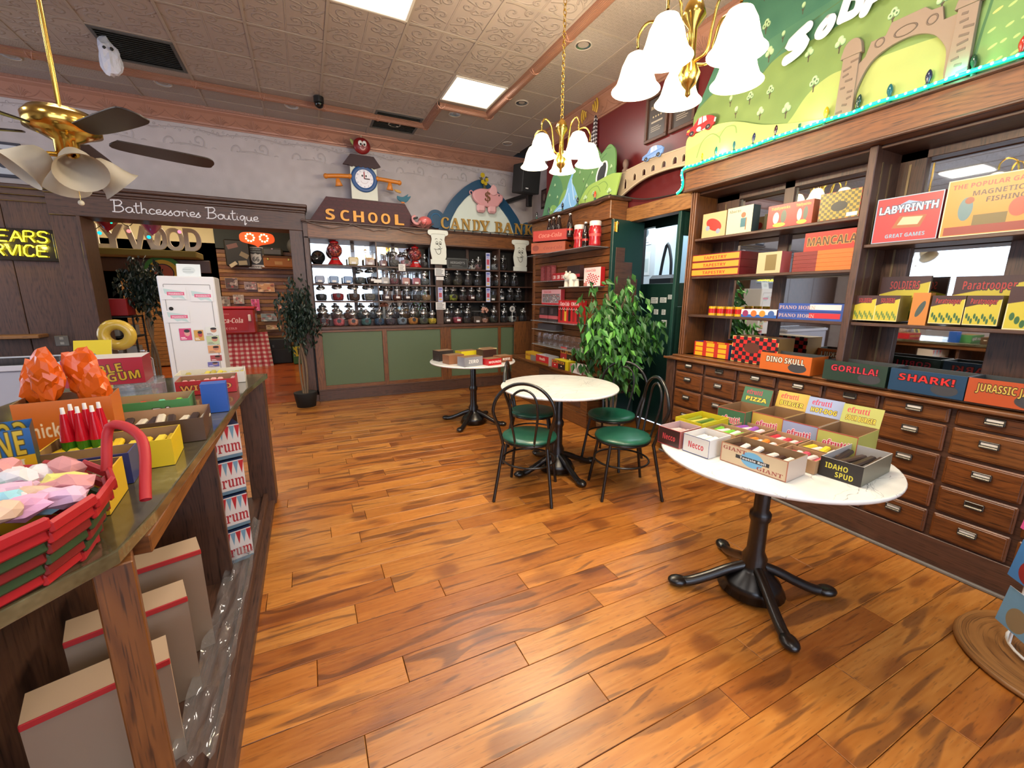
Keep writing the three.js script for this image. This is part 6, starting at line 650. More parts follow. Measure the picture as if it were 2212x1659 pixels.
{ // boutique goods
  const z = -10.9, card = (n, l, x0, x1, y0, y1, p, zz = -11.2) => { const t = thing(n, l, 'sign', [(x0 + x1) / 2, y0, zz]), q = new PQ(); q.card(x1 - x0, y1 - y0, p, '#888', [0, 0, 0.02], 0, 0.01); q.build('board', t); return t; };
  card('shield_sign', 'black and white highway 66 member shield sign on the slat wall', -1.06, -0.74, 2.09, 2.56, P(110, 150, (c, w, h) => { fill(c, w, h, '#16181a'); c.strokeStyle = '#d8d8d8'; c.lineWidth = 4; c.strokeRect(5, 5, 100, 140); poly(c, [[22, 46], [40, 52], [55, 44], [70, 52], [88, 46], [92, 80], [76, 106], [55, 116], [34, 106], [18, 80]], '#c8cac8'); tx(c, 'CALIFORNIA', 55, 18, 12, '#9aa'); tx(c, 'MOTHER ROAD', 55, 34, 11, '#9aa'); tx(c, '66', 55, 84, 42, '#222'); rect(c, 5, 122, 100, 23, '#d8d8d8'); tx(c, 'MEMBER', 55, 134, 18, '#16181a'); }));
  { const t = thing('travel_trunk', 'black travel trunk lid with old luggage labels hung on the slat wall', 'trunk', [-1.22, 2.1, -11.1]); mesh('lid', cbox(0.46, 0.55, 0.14, 0.02), mat('#17120f', { roughness: 0.5 }), t, [0, 0.3, 0]); const q = new PQ(); for (const [x, y, w, h, c, r] of [[-0.08, 0.44, 0.2, 0.09, '#6a4038', 0.3], [0.12, 0.26, 0.16, 0.1, '#7a6a50', -0.5], [0.08, 0.1, 0.16, 0.09, '#8a7c60', 0.1], [-0.1, 0.06, 0.15, 0.07, '#b0a084', 0.6]]) { const ca = Math.cos(r), sa = Math.sin(r), pt = (a, b) => [x + a * ca - b * sa, y + a * sa + b * ca, 0.073]; q.quad(pt(-w / 2, -h / 2), pt(w / 2, -h / 2), pt(w / 2, h / 2), pt(-w / 2, h / 2), c); } q.build('luggage_label', t); }
  { const t = thing('suitcase', 'tan old suitcase with leather trim on a high shelf by the tree', 'suitcase', [-0.45, 2.12, -11.0]); mesh('shell', cbox(0.58, 0.23, 0.3, 0.02), mat('#9a5e2c', { roughness: 0.5 }), t, [0, 0.115, 0]); mesh('rim', cbox(0.6, 0.05, 0.31, 0.01), mat('#5a3418'), t, [0, 0.215, 0]); for (const x of [-0.2, 0.2]) mesh('latch', cbox(0.04, 0.05, 0.02, 0.004), BRASS, t, [x, 0.17, 0.155]); mesh('paper_label', cbox(0.15, 0.07, 0.004, 0.001), mat('#b48a5a'), t, [0, 0.09, 0.152]); const u = thing('grey_case', 'grey rounded metal case standing on the tan suitcase', 'case', [-0.55, 2.355, -11.0]); mesh('shell', cbox(0.4, 0.18, 0.26, 0.04), mat('#5a5c5a', { roughness: 0.35, metalness: 0.4 }), u, [0, 0.09, 0]); mesh('clasp', cbox(0.04, 0.03, 0.02, 0.004), STEEL, u, [0, 0.15, 0.135]); mesh('wall_shelf', cbox(0.7, 0.02, 0.36), OAK, thing('wall_shelf', 'small oak shelf under the tan suitcase', 'shelf', [-0.45, 2.105, -11.05])); const g = thing('globe_stand', 'large dark round globe at the upper corner of the boutique', 'globe', [-0.05, 2.35, -10.6]); mesh('ball', new THREE.SphereGeometry(0.2, 20, 16), mat('#5a5c5a', { roughness: 0.3 }), g, [0, 0.2, 0]); mesh('stand', new THREE.CylinderGeometry(0.05, 0.09, 0.1, 16), DARK, g, [0, -0.02, 0]); }
  { const t = thing('soda_cooler', 'red soda cooler chest with white script lettering against the slat wall', 'cooler', [-1.33, 0.72, -10.6]); mesh('chest', cbox(0.72, 0.52, 0.5, 0.03), mat('#9c1016', { roughness: 0.3, clearcoat: 0.6 }), t, [0, 0.26, 0]); const q = new PQ(); q.card(0.56, 0.4, P(180, 130, (c, w, h) => { fill(c, w, h, '#9c1016'); tx(c, 'DRINK', 60, 16, 13, '#c07878'); cocaScript(c, 78, 58, 44, '#e8d8d6', 150); tx(c, 'ICE COLD', 74, 110, 18, '#d0a0a0'); }), '#9c1016', [-0.06, 0.06, 0.251]); q.build('lettering', t); mesh('opener', cbox(0.05, 0.14, 0.03, 0.01), mat('#d8c8c8', { roughness: 0.3 }), t, [0.26, 0.33, 0.26]); mesh('lid', cbox(0.74, 0.05, 0.52, 0.015), mat('#a8141a', { roughness: 0.3 }), t, [0, 0.535, 0]);
    const cl2 = thing('gingham_cloth', 'red and white gingham cloth draped to the floor under the soda cooler', 'cloth', [-1.22, 0, -10.5]); const gm = canvasTex(64, 64, (c, w, h) => { fill(c, w, h, '#d8c4c0'); rect(c, 0, 0, 32, 64, 'rgba(160,16,34,.55)'); rect(c, 0, 0, 64, 32, 'rgba(160,16,34,.55)'); }); gm.repeat.set(9, 8); mesh('drape', (() => { const g = new THREE.PlaneGeometry(0.86, 0.74, 40, 6), p = g.attributes.position; for (let i = 0; i < p.count; i++) { const k = 0.5 - p.getY(i) / 0.74; p.setXYZ(i, p.getX(i) * (1 + 0.12 * k), p.getY(i) + 0.37, 0.03 * Math.sin(p.getX(i) * 40) * k + 0.05 * k); } g.computeVertexNormals(); return g; })(), texMat(gm, { roughness: 0.85 }), cl2); const tb = thing('cloth_table', 'low table hidden under the gingham cloth', 'table', [-1.33, 0, -10.75]); mesh('table_top', cbox(0.8, 0.03, 0.44), OAK, tb, [0, 0.705, 0]); for (const x of [-0.36, 0.36]) mesh('leg', cbox(0.05, 0.69, 0.05), OAK, tb, [x, 0.345, 0]); }
  const fp = [[-1.53, -1.3, 1.66, 1.88, '#4a3430', 'pair of dark brown plaques hanging upper on the slat wall'], [-1.18, -0.95, 1.64, 1.8, '#8a7474', 'grey pink tin sign hanging upper middle of the slat wall'], [-0.93, -0.6, 1.59, 1.78, '#c08a5a', 'orange car shaped tin sign by the tree'], [-1.7, -1.49, 1.28, 1.48, '#7a6c62', 'sepia print standing on the cooler'], [-1.42, -1.22, 1.33, 1.52, '#9a8c84', 'pale framed print above the cooler'], [-1.09, -0.93, 1.17, 1.43, '#c8407c', 'bright pink round topped sign beside the cooler'], [-0.93, -0.62, 0.93, 1.1, '#7c8a90', 'grey blue tin sign low on the slat wall'], [-0.58, -0.36, 1.14, 1.3, '#c8806a', 'salmon coloured tin sign behind the tree'], [-0.85, -0.55, 0.74, 0.84, '#c8a878', 'pale print resting on the black trunk']];
  fp.forEach(([x0, x1, y0, y1, c0, l], i) => card('tin_sign', l, x0, x1, y0, y1, P(60, 44, (c, w, h) => { fill(c, w, h, c0); const r = rng(i + 3); for (let k = 0; k < 14; k++) disc(c, r() * 60, r() * 44, 3 + r() * 8, 2 + r() * 6, ['rgba(255,240,230,.4)', 'rgba(40,20,20,.4)', 'rgba(200,60,60,.4)'][k % 3]); frame(c, w, h, 'rgba(240,230,220,.6)', 2); })));
  { const t = thing('storage_chest', 'black flat trunk standing on the boutique floor by the tree', 'chest', [-0.72, 0, -10.9]); mesh('box', cbox(0.72, 0.56, 0.4, 0.02), mat('#14181a', { roughness: 0.5 }), t, [0, 0.28, 0]); mesh('seam', cbox(0.725, 0.012, 0.405, 0.002), mat('#2c3234'), t, [0, 0.32, 0]); mesh('clasp', cbox(0.04, 0.06, 0.02), mat('#4a5254'), t, [0, 0.4, 0.205]); const u = thing('green_bin', 'green bin with a yellow letter panel behind the tree trunk', 'bin', [-0.2, 0, -10.6]); mesh('tub', cbox(0.28, 0.4, 0.3, 0.02), mat('#2f5a34', { roughness: 0.5 }), u, [0, 0.2, 0]); const q = new PQ(); q.card(0.24, 0.22, P(60, 60, (c, w, h) => { fill(c, w, h, '#b0a020'); tx(c, 'P', 30, 32, 48, '#2c2c18'); }), '#887', [0, 0.18, 0.151]); q.build('panel', u); const v = thing('white_tub', 'small white plastic tub on the floor beside the black trunk', 'tub', [-1.16, 0, -10.7]); mesh('tub', cbox(0.2, 0.3, 0.2, 0.02), mat('#9a9894', { roughness: 0.4 }), v, [0, 0.15, 0]); }
  { const t = thing('round_sign', 'round green and yellow ringed sign half hidden behind the white cabinet', 'sign', [-2.0, 1.86, -8.7]); for (const [r, c, d] of [[0.26, '#3f7a2c', 0], [0.2, '#c89a24', 0.012], [0.14, '#2c1a14', 0.02], [0.125, '#a04a30', 0.024]]) mesh('ring', at(new THREE.CylinderGeometry(r, r, 0.02, 32), [0, 0, 0], [PI / 2, 0, 0]), mat(c), t, [0, 0, d]); }
  { const t = thing('red_box', 'plain red box on a wire shelf beside the dark bush', 'box', [-2.26, 1.235, -7.42]); mesh('shell', cbox(0.28, 0.22, 0.3, 0.006), mat('#8e1216', { roughness: 0.5 }), t, [0, 0.115, 0]); const u = thing('wire_shelf', 'dark shelf rack of small white goods under the red box', 'shelf', [-2.24, 0, -7.42]); for (const y of [0.4, 0.68, 0.96, 1.225]) mesh('shelf_board', cbox(0.36, 0.02, 0.4), DARK, u, [0, y, 0]); for (const [x, zz] of [[-0.17, -0.19], [0.17, -0.19], [-0.17, 0.19], [0.17, 0.19]]) mesh('post', cbox(0.02, 1.24, 0.02), DARK, u, [x, 0.62, zz]); let i = 0; for (const y of [0.41, 0.69, 0.97]) for (const x of [-0.08, 0.08]) single('white_carton', ['low', 'low', 'middle', 'middle', 'upper', 'upper'][i] + ' white carton on the dark rack, ' + (i++ % 2 ? 'aisle side' : 'wall side'), 'carton', cbox(0.12, 0.14, 0.2, 0.004), mat('#8c8884'), [-2.24 + x, y + 0.07, -7.42]); }
}
{ // white cabinet with pharmacy signs, freezer
  const t = thing('white_sign_cabinet', 'white cabinet back covered with pink pharmacy stickers and prints behind the candy counter', 'cabinet', [-1.07, 0, -5.55], 0.04); mesh('body', cbox(0.47, 1.7, 0.4, 0.01), mat('#dcdcde', { roughness: 0.4 }), t, [0, 0.85, 0]); const g = new MB(); g.box(0.38, 0.006, 0.006, [0, 1.62, 0.201]).box(0.006, 1.5, 0.006, [-0.19, 0.87, 0.201]).box(0.006, 1.5, 0.006, [0.19, 0.87, 0.201]); g.build('door_line', mat('#9a9a9c'), t); mesh('lock', new THREE.CylinderGeometry(0.018, 0.018, 0.01, 14), DARK, t, [-0.155, 1.38, 0.203], [PI / 2, 0, 0]);
  const ph = P(160, 90, (c, w, h) => { fill(c, w, h, '#dcdcde'); poly(c, [[10, 10], [60, 18], [130, 30], [120, 42], [150, 88], [100, 74], [70, 80], [40, 56], [14, 44]], '#b4cccc'); rect(c, 30, 34, 116, 24, '#d05a7c'); tx(c, 'PHARMACY', 88, 47, 18, '#e8c8d2'); }), q = new PQ(); q.card(0.19, 0.12, ph, '#ccc', [-0.11, 1.47, 0.202]); q.card(0.19, 0.12, ph, '#ccc', [0.11, 1.45, 0.202]); q.card(0.19, 0.12, ph, '#ccc', [-0.11, 1.24, 0.202]);
  const pr = (c1, c2, s) => P(60, 60, (c, w, h) => { fill(c, w, h, c1); disc(c, 38, 24, 14, 16, c2); disc(c, 38, 14, 14, 8, '#241a18'); small(c, 6, 44, 30, 2, 7, s); }); q.card(0.1, 0.12, pr('#c84070', '#d89a90', '#fff'), '#ccc', [-0.07, 1.06, 0.202]); q.card(0.08, 0.11, pr('#c89a48', '#b04038', '#fff'), '#ccc', [0.04, 1.05, 0.202]); q.card(0.11, 0.09, pr('#d8dcd8', '#c08a70', '#666'), '#ccc', [0.155, 1.1, 0.202]); q.card(0.11, 0.09, pr('#b8c8a0', '#c08a70', '#666'), '#ccc', [0.155, 1.005, 0.202]); q.card(0.11, 0.08, pr('#d8a070', '#b87860', '#666'), '#ccc', [0.155, 0.915, 0.202]); q.card(0.1, 0.06, pr('#a84a50', '#8a5a50', '#fff'), '#ccc', [0.16, 0.83, 0.202]); q.card(0.1, 0.05, pr('#6a6ab0', '#a88', '#fff'), '#ccc', [0.13, 0.77, 0.202]); q.build('sticker', t); const p2 = thing('paper_sheet', 'white sheet of paper leaning on top of the white cabinet', 'paper', [-1.05, 1.7, -5.45], 0.04), q2 = new PQ(); q2.card(0.2, 0.13, P(60, 40, (c, w, h) => { fill(c, w, h, '#d4dadc'); disc(c, 30, 20, 16, 11, '#c2cacc'); small(c, 16, 16, 28, 2, 7, '#aab4b8'); }), '#ccc', [0, 0, 0], 0.25); q2.build('sheet', p2);
  const f = thing('chest_freezer', 'white chest freezer with glass lid against the dark panelled wall', 'freezer', [-2.98, 0, -5.95]); mesh('cabinet', cbox(1.5, 0.74, 0.66, 0.02), mat('#a8acba', { roughness: 0.35, clearcoat: 0.3 }), f, [0, 0.43, 0]); new MB().box(1.52, 0.05, 0.05, [0, 0.82, 0.32]).box(1.52, 0.05, 0.05, [0, 0.84, -0.32]).box(0.05, 0.05, 0.6, [0.735, 0.83, 0]).box(0.05, 0.05, 0.6, [-0.735, 0.83, 0]).build('rim', mat('#c4c6d0', { roughness: 0.3 }), f); mesh('glass_lid', cbox(1.42, 0.01, 0.6, 0.002), mat('#5a6068', { roughness: 0.05, clearcoat: 1 }), f, [0, 0.845, 0], [0.03, 0, 0]); new MB().box(1.4, 0.07, 0.6, [0, 0.035, 0]).build('base_grille', DARK, f); const o = thing('wall_outlet', 'double wall outlet with metal plate above the freezer', 'outlet', [-2.6, 0.98, -6.71]); mesh('plate', cbox(0.12, 0.12, 0.01), mat('#77726c', { metalness: 0.5, roughness: 0.4 }), o); for (const y of [-0.028, 0.028]) mesh('socket', cbox(0.035, 0.03, 0.012), mat('#9a958c'), o, [0, y, 0.002]);
  const sf = thing('wall_ledge', 'short dark wooden ledge on the panelled wall above the freezer', 'shelf', [-2.98, 1.05, -6.62]); mesh('ledge_board', uvm(cbox(0.55, 0.04, 0.22, 0.006), 0), LOAK, sf);
  const pic = thing('wall_picture', 'dark framed silhouette picture high on the plaster wall at the edge', 'picture', [-2.82, 2.95, -6.9]); mesh('picture_frame', cbox(0.3, 0.36, 0.02, 0.004), mat('#3c3c48'), pic); const q3 = new PQ(); q3.card(0.24, 0.3, P(60, 76, (c, w, h) => { fill(c, w, h, '#b8bcc4'); disc(c, 28, 36, 18, 24, '#2c2e3c'); disc(c, 44, 46, 8, 8, '#2c2e3c'); }), '#444', [0, -0.15, 0.011]); q3.build('print', pic);
}
// ---------- bistro tables, chairs ----------
const ironCol = [[0, 0], [0.16, 0.02], [0.13, 0.08], [0.07, 0.13], [0.055, 0.16], [0.06, 0.2], [0.042, 0.24], [0.04, 0.4], [0.05, 0.42], [0.05, 0.45], [0.036, 0.47], [0.034, 0.74], [0, 0.74]];
for (const [x, z, a, l] of [[2.0, -1.2, 0.55, 'round marble bistro table loaded with candy boxes in front of the drawers'], [1.91, -2.99, 0, 'empty round marble bistro table with four green chairs around it'], [1.74, -4.64, 0.78, 'round marble bistro table of chocolate boxes before the green panelled cabinet']]) {
  const t = thing('bistro_table', l, 'table', [x, 0, z]), top = latheGeo([[0, 0.75], [0.49, 0.75], [0.503, 0.756], [0.505, 0.765], [0.5, 0.774], [0, 0.775]], 64); mesh('table_top', uvm(top, 0), MARBLE, t); mesh('column', latheGeo(ironCol, 24), IRON, t);
  for (let i = 0; i < 4; i++) { const g = new MB(); g.tube([[0.04, 0.15, 0], [0.12, 0.12, 0], [0.22, 0.07, 0], [0.32, 0.03, 0], [0.37, 0.025, 0]], 0.026, 20, 8).sph(0.04, [0.375, 0.028, 0], [1.3, 0.68, 1]); g.build('leg', IRON, t, [0, 0, 0]).rotation.y = -(a + i * PI / 2); }
}
for (const [x, z, nx, nz, l] of [[1.49, -2.74, -0.63, 0.78, 'green seated black bentwood chair with its looped back toward the aisle'], [2.15, -2.43, 0.93, 0.36, 'green seated black bentwood chair nearest the candy laden table'], [1.86, -3.36, -0.85, -0.53, 'green seated black bentwood chair beside the back chocolate table'], [2.46, -2.95, 0.9, -0.44, 'green seated black bentwood chair under the leafy tree']]) {
  const t = thing('bistro_chair', l, 'chair', [x, 0, z], Math.atan2(nx, nz)); mesh('seat', latheGeo([[0, 0.44], [0.2, 0.44], [0.215, 0.452], [0.21, 0.47], [0.16, 0.482], [0, 0.487]], 36), VINYL, t); mesh('seat_ring', at(new THREE.TorusGeometry(0.2, 0.012, 8, 36), [0, 0.436, 0], [PI / 2, 0, 0]), IRON, t);
  const hp = []; for (let i = 0; i <= 20; i++) { const q = PI * i / 20; hp.push([-0.225 * Math.cos(q), 0.7 + 0.22 * Math.sin(q), 0.25]); } mesh('back_hoop', tubeGeo([[-0.165, 0.42, 0.18], [-0.19, 0.56, 0.21], ...hp, [0.19, 0.56, 0.21], [0.165, 0.42, 0.18]], 0.0125, 60, 8), IRON, t); mesh('inner_hoop', tubeGeo([[-0.07, 0.44, 0.19], [-0.1, 0.74, 0.245], [-0.07, 0.84, 0.25], [0, 0.875, 0.25], [0.07, 0.84, 0.25], [0.1, 0.74, 0.245], [0.07, 0.44, 0.19]], 0.009, 40, 8), IRON, t);
  for (const [a, b, c, d] of [[-0.165, 0.18, -0.22, 0.26], [0.165, 0.18, 0.22, 0.26], [-0.14, -0.14, -0.19, -0.2], [0.14, -0.14, 0.19, -0.2]]) mesh('leg', tubeGeo([[a, 0.44, b], [(a + c) / 2, 0.22, (b + d) / 2], [c, 0.004, d]], 0.0125, 10, 8), IRON, t); mesh('stretcher', at(new THREE.TorusGeometry(0.21, 0.008, 6, 32), [0, 0.27, 0.0], [PI / 2, 0, 0]), IRON, t);
}
// ---------- trees ----------
const leafG = (() => { const g = new THREE.BufferGeometry(); g.setAttribute('position', new THREE.Float32BufferAttribute([0, 0, 0, 0.02, 0.03, 0.004, 0, 0.03, -0.003, 0, 0, 0, 0, 0.03, -0.003, -0.02, 0.03, 0.004, 0.02, 0.03, 0.004, 0, 0.085, -0.012, 0, 0.03, -0.003, 0, 0.03, -0.003, 0, 0.085, -0.012, -0.02, 0.03, 0.004], 3)); g.computeVertexNormals(); return g; })();
function treeOf(label, p, cy, R, ry, n, own, cols, s, trunkH, pot) {
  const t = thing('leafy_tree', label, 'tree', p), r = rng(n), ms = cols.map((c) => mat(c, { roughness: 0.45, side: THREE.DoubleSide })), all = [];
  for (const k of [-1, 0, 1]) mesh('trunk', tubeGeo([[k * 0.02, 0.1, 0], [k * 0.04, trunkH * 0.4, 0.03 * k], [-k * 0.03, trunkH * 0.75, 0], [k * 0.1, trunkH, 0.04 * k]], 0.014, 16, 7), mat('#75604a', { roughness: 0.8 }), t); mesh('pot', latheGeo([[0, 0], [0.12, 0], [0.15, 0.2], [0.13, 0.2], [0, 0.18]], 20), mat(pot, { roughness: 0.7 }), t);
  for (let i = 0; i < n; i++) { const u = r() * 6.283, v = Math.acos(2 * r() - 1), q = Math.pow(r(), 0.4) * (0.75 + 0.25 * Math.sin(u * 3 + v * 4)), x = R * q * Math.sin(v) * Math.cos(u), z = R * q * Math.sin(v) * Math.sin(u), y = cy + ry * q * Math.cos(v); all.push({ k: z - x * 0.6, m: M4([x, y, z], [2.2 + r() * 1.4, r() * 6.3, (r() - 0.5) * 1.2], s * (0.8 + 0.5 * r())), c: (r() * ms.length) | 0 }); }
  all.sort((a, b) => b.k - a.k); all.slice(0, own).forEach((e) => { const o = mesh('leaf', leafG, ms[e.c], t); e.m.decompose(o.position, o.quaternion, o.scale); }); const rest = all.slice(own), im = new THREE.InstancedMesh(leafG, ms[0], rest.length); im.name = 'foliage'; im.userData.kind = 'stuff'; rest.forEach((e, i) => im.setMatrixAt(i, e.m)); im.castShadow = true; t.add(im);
}
treeOf('tall bright green ficus tree in front of the soda shelves', [2.84, 0, -3.42], 1.13, 0.5, 0.68, 1700, 300, ['#2c5a22', '#24491d', '#3d7a2c', '#5a9a3a'], 1.15, 1.55, '#6a4c2c');
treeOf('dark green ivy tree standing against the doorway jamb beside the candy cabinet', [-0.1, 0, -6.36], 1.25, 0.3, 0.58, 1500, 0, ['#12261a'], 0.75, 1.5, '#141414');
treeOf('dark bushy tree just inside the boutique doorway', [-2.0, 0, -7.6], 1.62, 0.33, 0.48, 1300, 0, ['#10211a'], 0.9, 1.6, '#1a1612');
// ---------- chandeliers, fan, recessed cans ----------
const shadeM = mat('#f6e6c4', { roughness: 0.9, transmission: 0.5, thickness: 0, emissive: '#ffdf9e', emissiveIntensity: 0.75, side: THREE.DoubleSide }), bulbM = mat('#fff6e0', { emissive: '#fff0d0', emissiveIntensity: 14 }), bell = latheGeo([[0.028, 0.15], [0.045, 0.14], [0.065, 0.1], [0.078, 0.05], [0.09, 0.02], [0.108, 0]], 26);
for (const [x, y, z, l] of [[1.87, 2.46, -3.0, 'five shade brass chandelier hanging over the empty marble table'], [1.57, 2.37, -1.5, 'large bright five shade brass chandelier closest to the painted mural']]) {
  const t = thing('chandelier', l, 'light', [x, y, z]); mesh('body', latheGeo([[0, 0], [0.012, 0.01], [0.01, 0.03], [0.03, 0.05], [0.045, 0.09], [0.02, 0.14], [0.018, 0.26], [0.05, 0.3], [0.035, 0.35], [0.01, 0.38], [0, 0.38]], 20), BRASS, t); const n = Math.floor((3.78 - y - 0.38) / 0.034); for (let i = 0; i < n; i++) mesh('chain_link', new THREE.TorusGeometry(0.012, 0.003, 5, 10), BRASS, t, [0, 0.395 + i * 0.034, 0], [0, i % 2 ? PI / 2 : 0, 0]).scale.y = 1.8;
  for (let i = 0; i < 5; i++) { const a = i * 2 * PI / 5 + 0.95, a2 = new THREE.Group(); a2.name = 'arm'; a2.rotation.y = a; t.add(a2); mesh('arm_tube', tubeGeo([[0.02, 0.13, 0], [0.08, 0.14, 0], [0.1, 0.22, 0], [0.13, 0.31, 0], [0.19, 0.33, 0], [0.225, 0.29, 0], [0.225, 0.24, 0]], 0.006, 30, 7), BRASS, a2); mesh('shade', bell, shadeM, a2, [0.225, 0.07, 0]); mesh('bulb', new THREE.SphereGeometry(0.028, 14, 10), bulbM, a2, [0.225, 0.1, 0]); const L = new THREE.PointLight(new THREE.Color(1, 0.84, 0.6), 1.5); L.position.set(x + 0.225 * Math.cos(a), y + 0.1, z - 0.225 * Math.sin(a)); L.name = 'chandelier_bulb'; scene.add(L); }
}
{
  const t = thing('ceiling_fan', 'brass ceiling fan with dark blades and four unlit frosted tulip shades', 'fan', [-1.06, 2.36, -3.2]); mesh('rod', new THREE.CylinderGeometry(0.011, 0.011, 1.36, 12), BRASS, t, [0, 0.74, 0]); mesh('motor_housing', latheGeo([[0, 0.09], [0.12, 0.085], [0.15, 0.05], [0.15, -0.01], [0.1, -0.03], [0.05, -0.06], [0.05, -0.13], [0, -0.15]], 32), BRASS, t);
  for (let i = 0; i < 5; i++) { const b = mesh('blade', extr(shapeOf(spline([[0.2, -0.05], [0.55, -0.065], [0.64, -0.05], [0.66, 0.02], [0.6, 0.065], [0.2, 0.05]], 40)), 0.008, 0.002), mat('#24140f', { roughness: 0.4 }), t, [0, -0.025, 0], [-PI / 2 + 0.1, 0, 0.38 + i * 2 * PI / 5], [1, 1, 1]); b.rotation.order = 'YXZ'; b.rotation.set(-PI / 2 - 0.22, 0.4 + i * 2 * PI / 5, 0); }
  for (let i = 0; i < 4; i++) { const a = new THREE.Group(); a.name = 'lamp_arm'; a.rotation.y = 0.5 + i * PI / 2; a.position.y = -0.13; t.add(a); mesh('shade', at(bell, [0, 0, 0], undefined, [1, 1.05, 1]), mat('#b4aa98', { roughness: 0.7, side: THREE.DoubleSide }), a, [0.2, -0.11, 0], [0, 0, 0.8]); mesh('arm_tube', tubeGeo([[0.02, 0, 0], [0.06, 0.0, 0], [0.1, -0.01, 0]], 0.012, 10, 8), BRASS, a); } mesh('pull_ball', new THREE.SphereGeometry(0.014, 10, 8), mat('#d8d0b8'), t, [0.02, -0.36, 0.02]); mesh('pull_chain', new THREE.CylinderGeometry(0.001, 0.001, 0.22, 4), BRASS, t, [0.02, -0.24, 0.02]);
}
[[-2.376, -6.3], [-1.192, -6.3], [0.056, -6.3], [1.285, -6.3], [1.908, -5.62], [2.523, -4.96], [2.492, -3.666], [2.95, -6.26]].forEach(([x, z], i) => { const t = thing('recessed_light', ['first', 'second', 'third', 'fourth', 'fifth', 'sixth', 'seventh', 'eighth'][i] + ' unlit chrome recessed can light counted along the ceiling border', 'light', [x, 3.778, z]); mesh('trim_ring', at(new THREE.TorusGeometry(0.075, 0.008, 6, 28), [0, 0, 0], [PI / 2, 0, 0]), mat('#b4aaa0'), t); mesh('reflector', latheGeo([[0.072, -0.004], [0.05, 0.002], [0, 0.006]], 24), STEEL, t); });
{ const g = thing('ghost_decoration', 'small white ghost decoration hanging beside the grey ceiling grille', 'decoration', [-1.4, 3.6, -5.45]); mesh('body', lump(0.11, 4, 0.25, 3), mat('#c4c6d2', { roughness: 0.8 }), g).scale.set(0.7, 1.4, 0.7); for (const s of [-1, 1]) mesh('eye', new THREE.SphereGeometry(0.014, 8, 6), BLACK, g, [s * 0.025 + 0.02, 0.05, 0.075]); const c = thing('dome_camera', 'black dome security camera under the ceiling moulding', 'camera', [0.34, 3.7, -5.87]); mesh('dome', new THREE.SphereGeometry(0.05, 16, 12), mat('#0c0c0e', { roughness: 0.1 }), c); mesh('mount', new THREE.CylinderGeometry(0.055, 0.055, 0.06, 16), BLACK, c, [0, 0.04, 0]); }
// ---------- printed goods ----------
const pr = (bg, s, fg, o = {}) => P(o.w ?? 200, o.h ?? 90, (c, w, h) => { fill(c, w, h, bg); if (o.bd) frame(c, w, h, o.bd, 4); o.d?.(c, w, h); if (s) tx(c, s, w * (o.x ?? 0.5), h * (o.y ?? 0.5), o.s ?? h * 0.45, fg, { st: o.st, sw: 5, f: o.f, w: o.tw }); });
function put(kind, label, x, y, z, turn, w, h, d, f, tray, cand) {
  const t = thing('candy_box', label, 'box', [x, y, z], turn), q = new PQ(); if (tray) q.tray(w, h, d, f, tray, [0, 0, 0], h); else q.box(w, h, d, f); q.build(tray ? 'carton_tray' : 'carton', t);
  if (kind === 'h') { const c = new PQ(); c.card(w, h * 0.8, cand[0], CARD, [0, h, -d / 2], 0.3); c.build('header_card', t); }
  if (kind === 'c') { const r = rng(label.length), n = Math.round(w / 0.034); for (let i = 0; i < n; i++) mesh('candy_piece', cbox(0.028, 0.02, d * 0.8, 0.006), mat(cand[i % cand.length], { roughness: 0.35 }), t, [-w / 2 + 0.02 + i * (w - 0.04) / Math.max(1, n - 1), h * 0.55 + r() * 0.01, 0], [(r() - 0.5) * 0.15, (r() - 0.5) * 0.2, 0]); }
  return t;
}
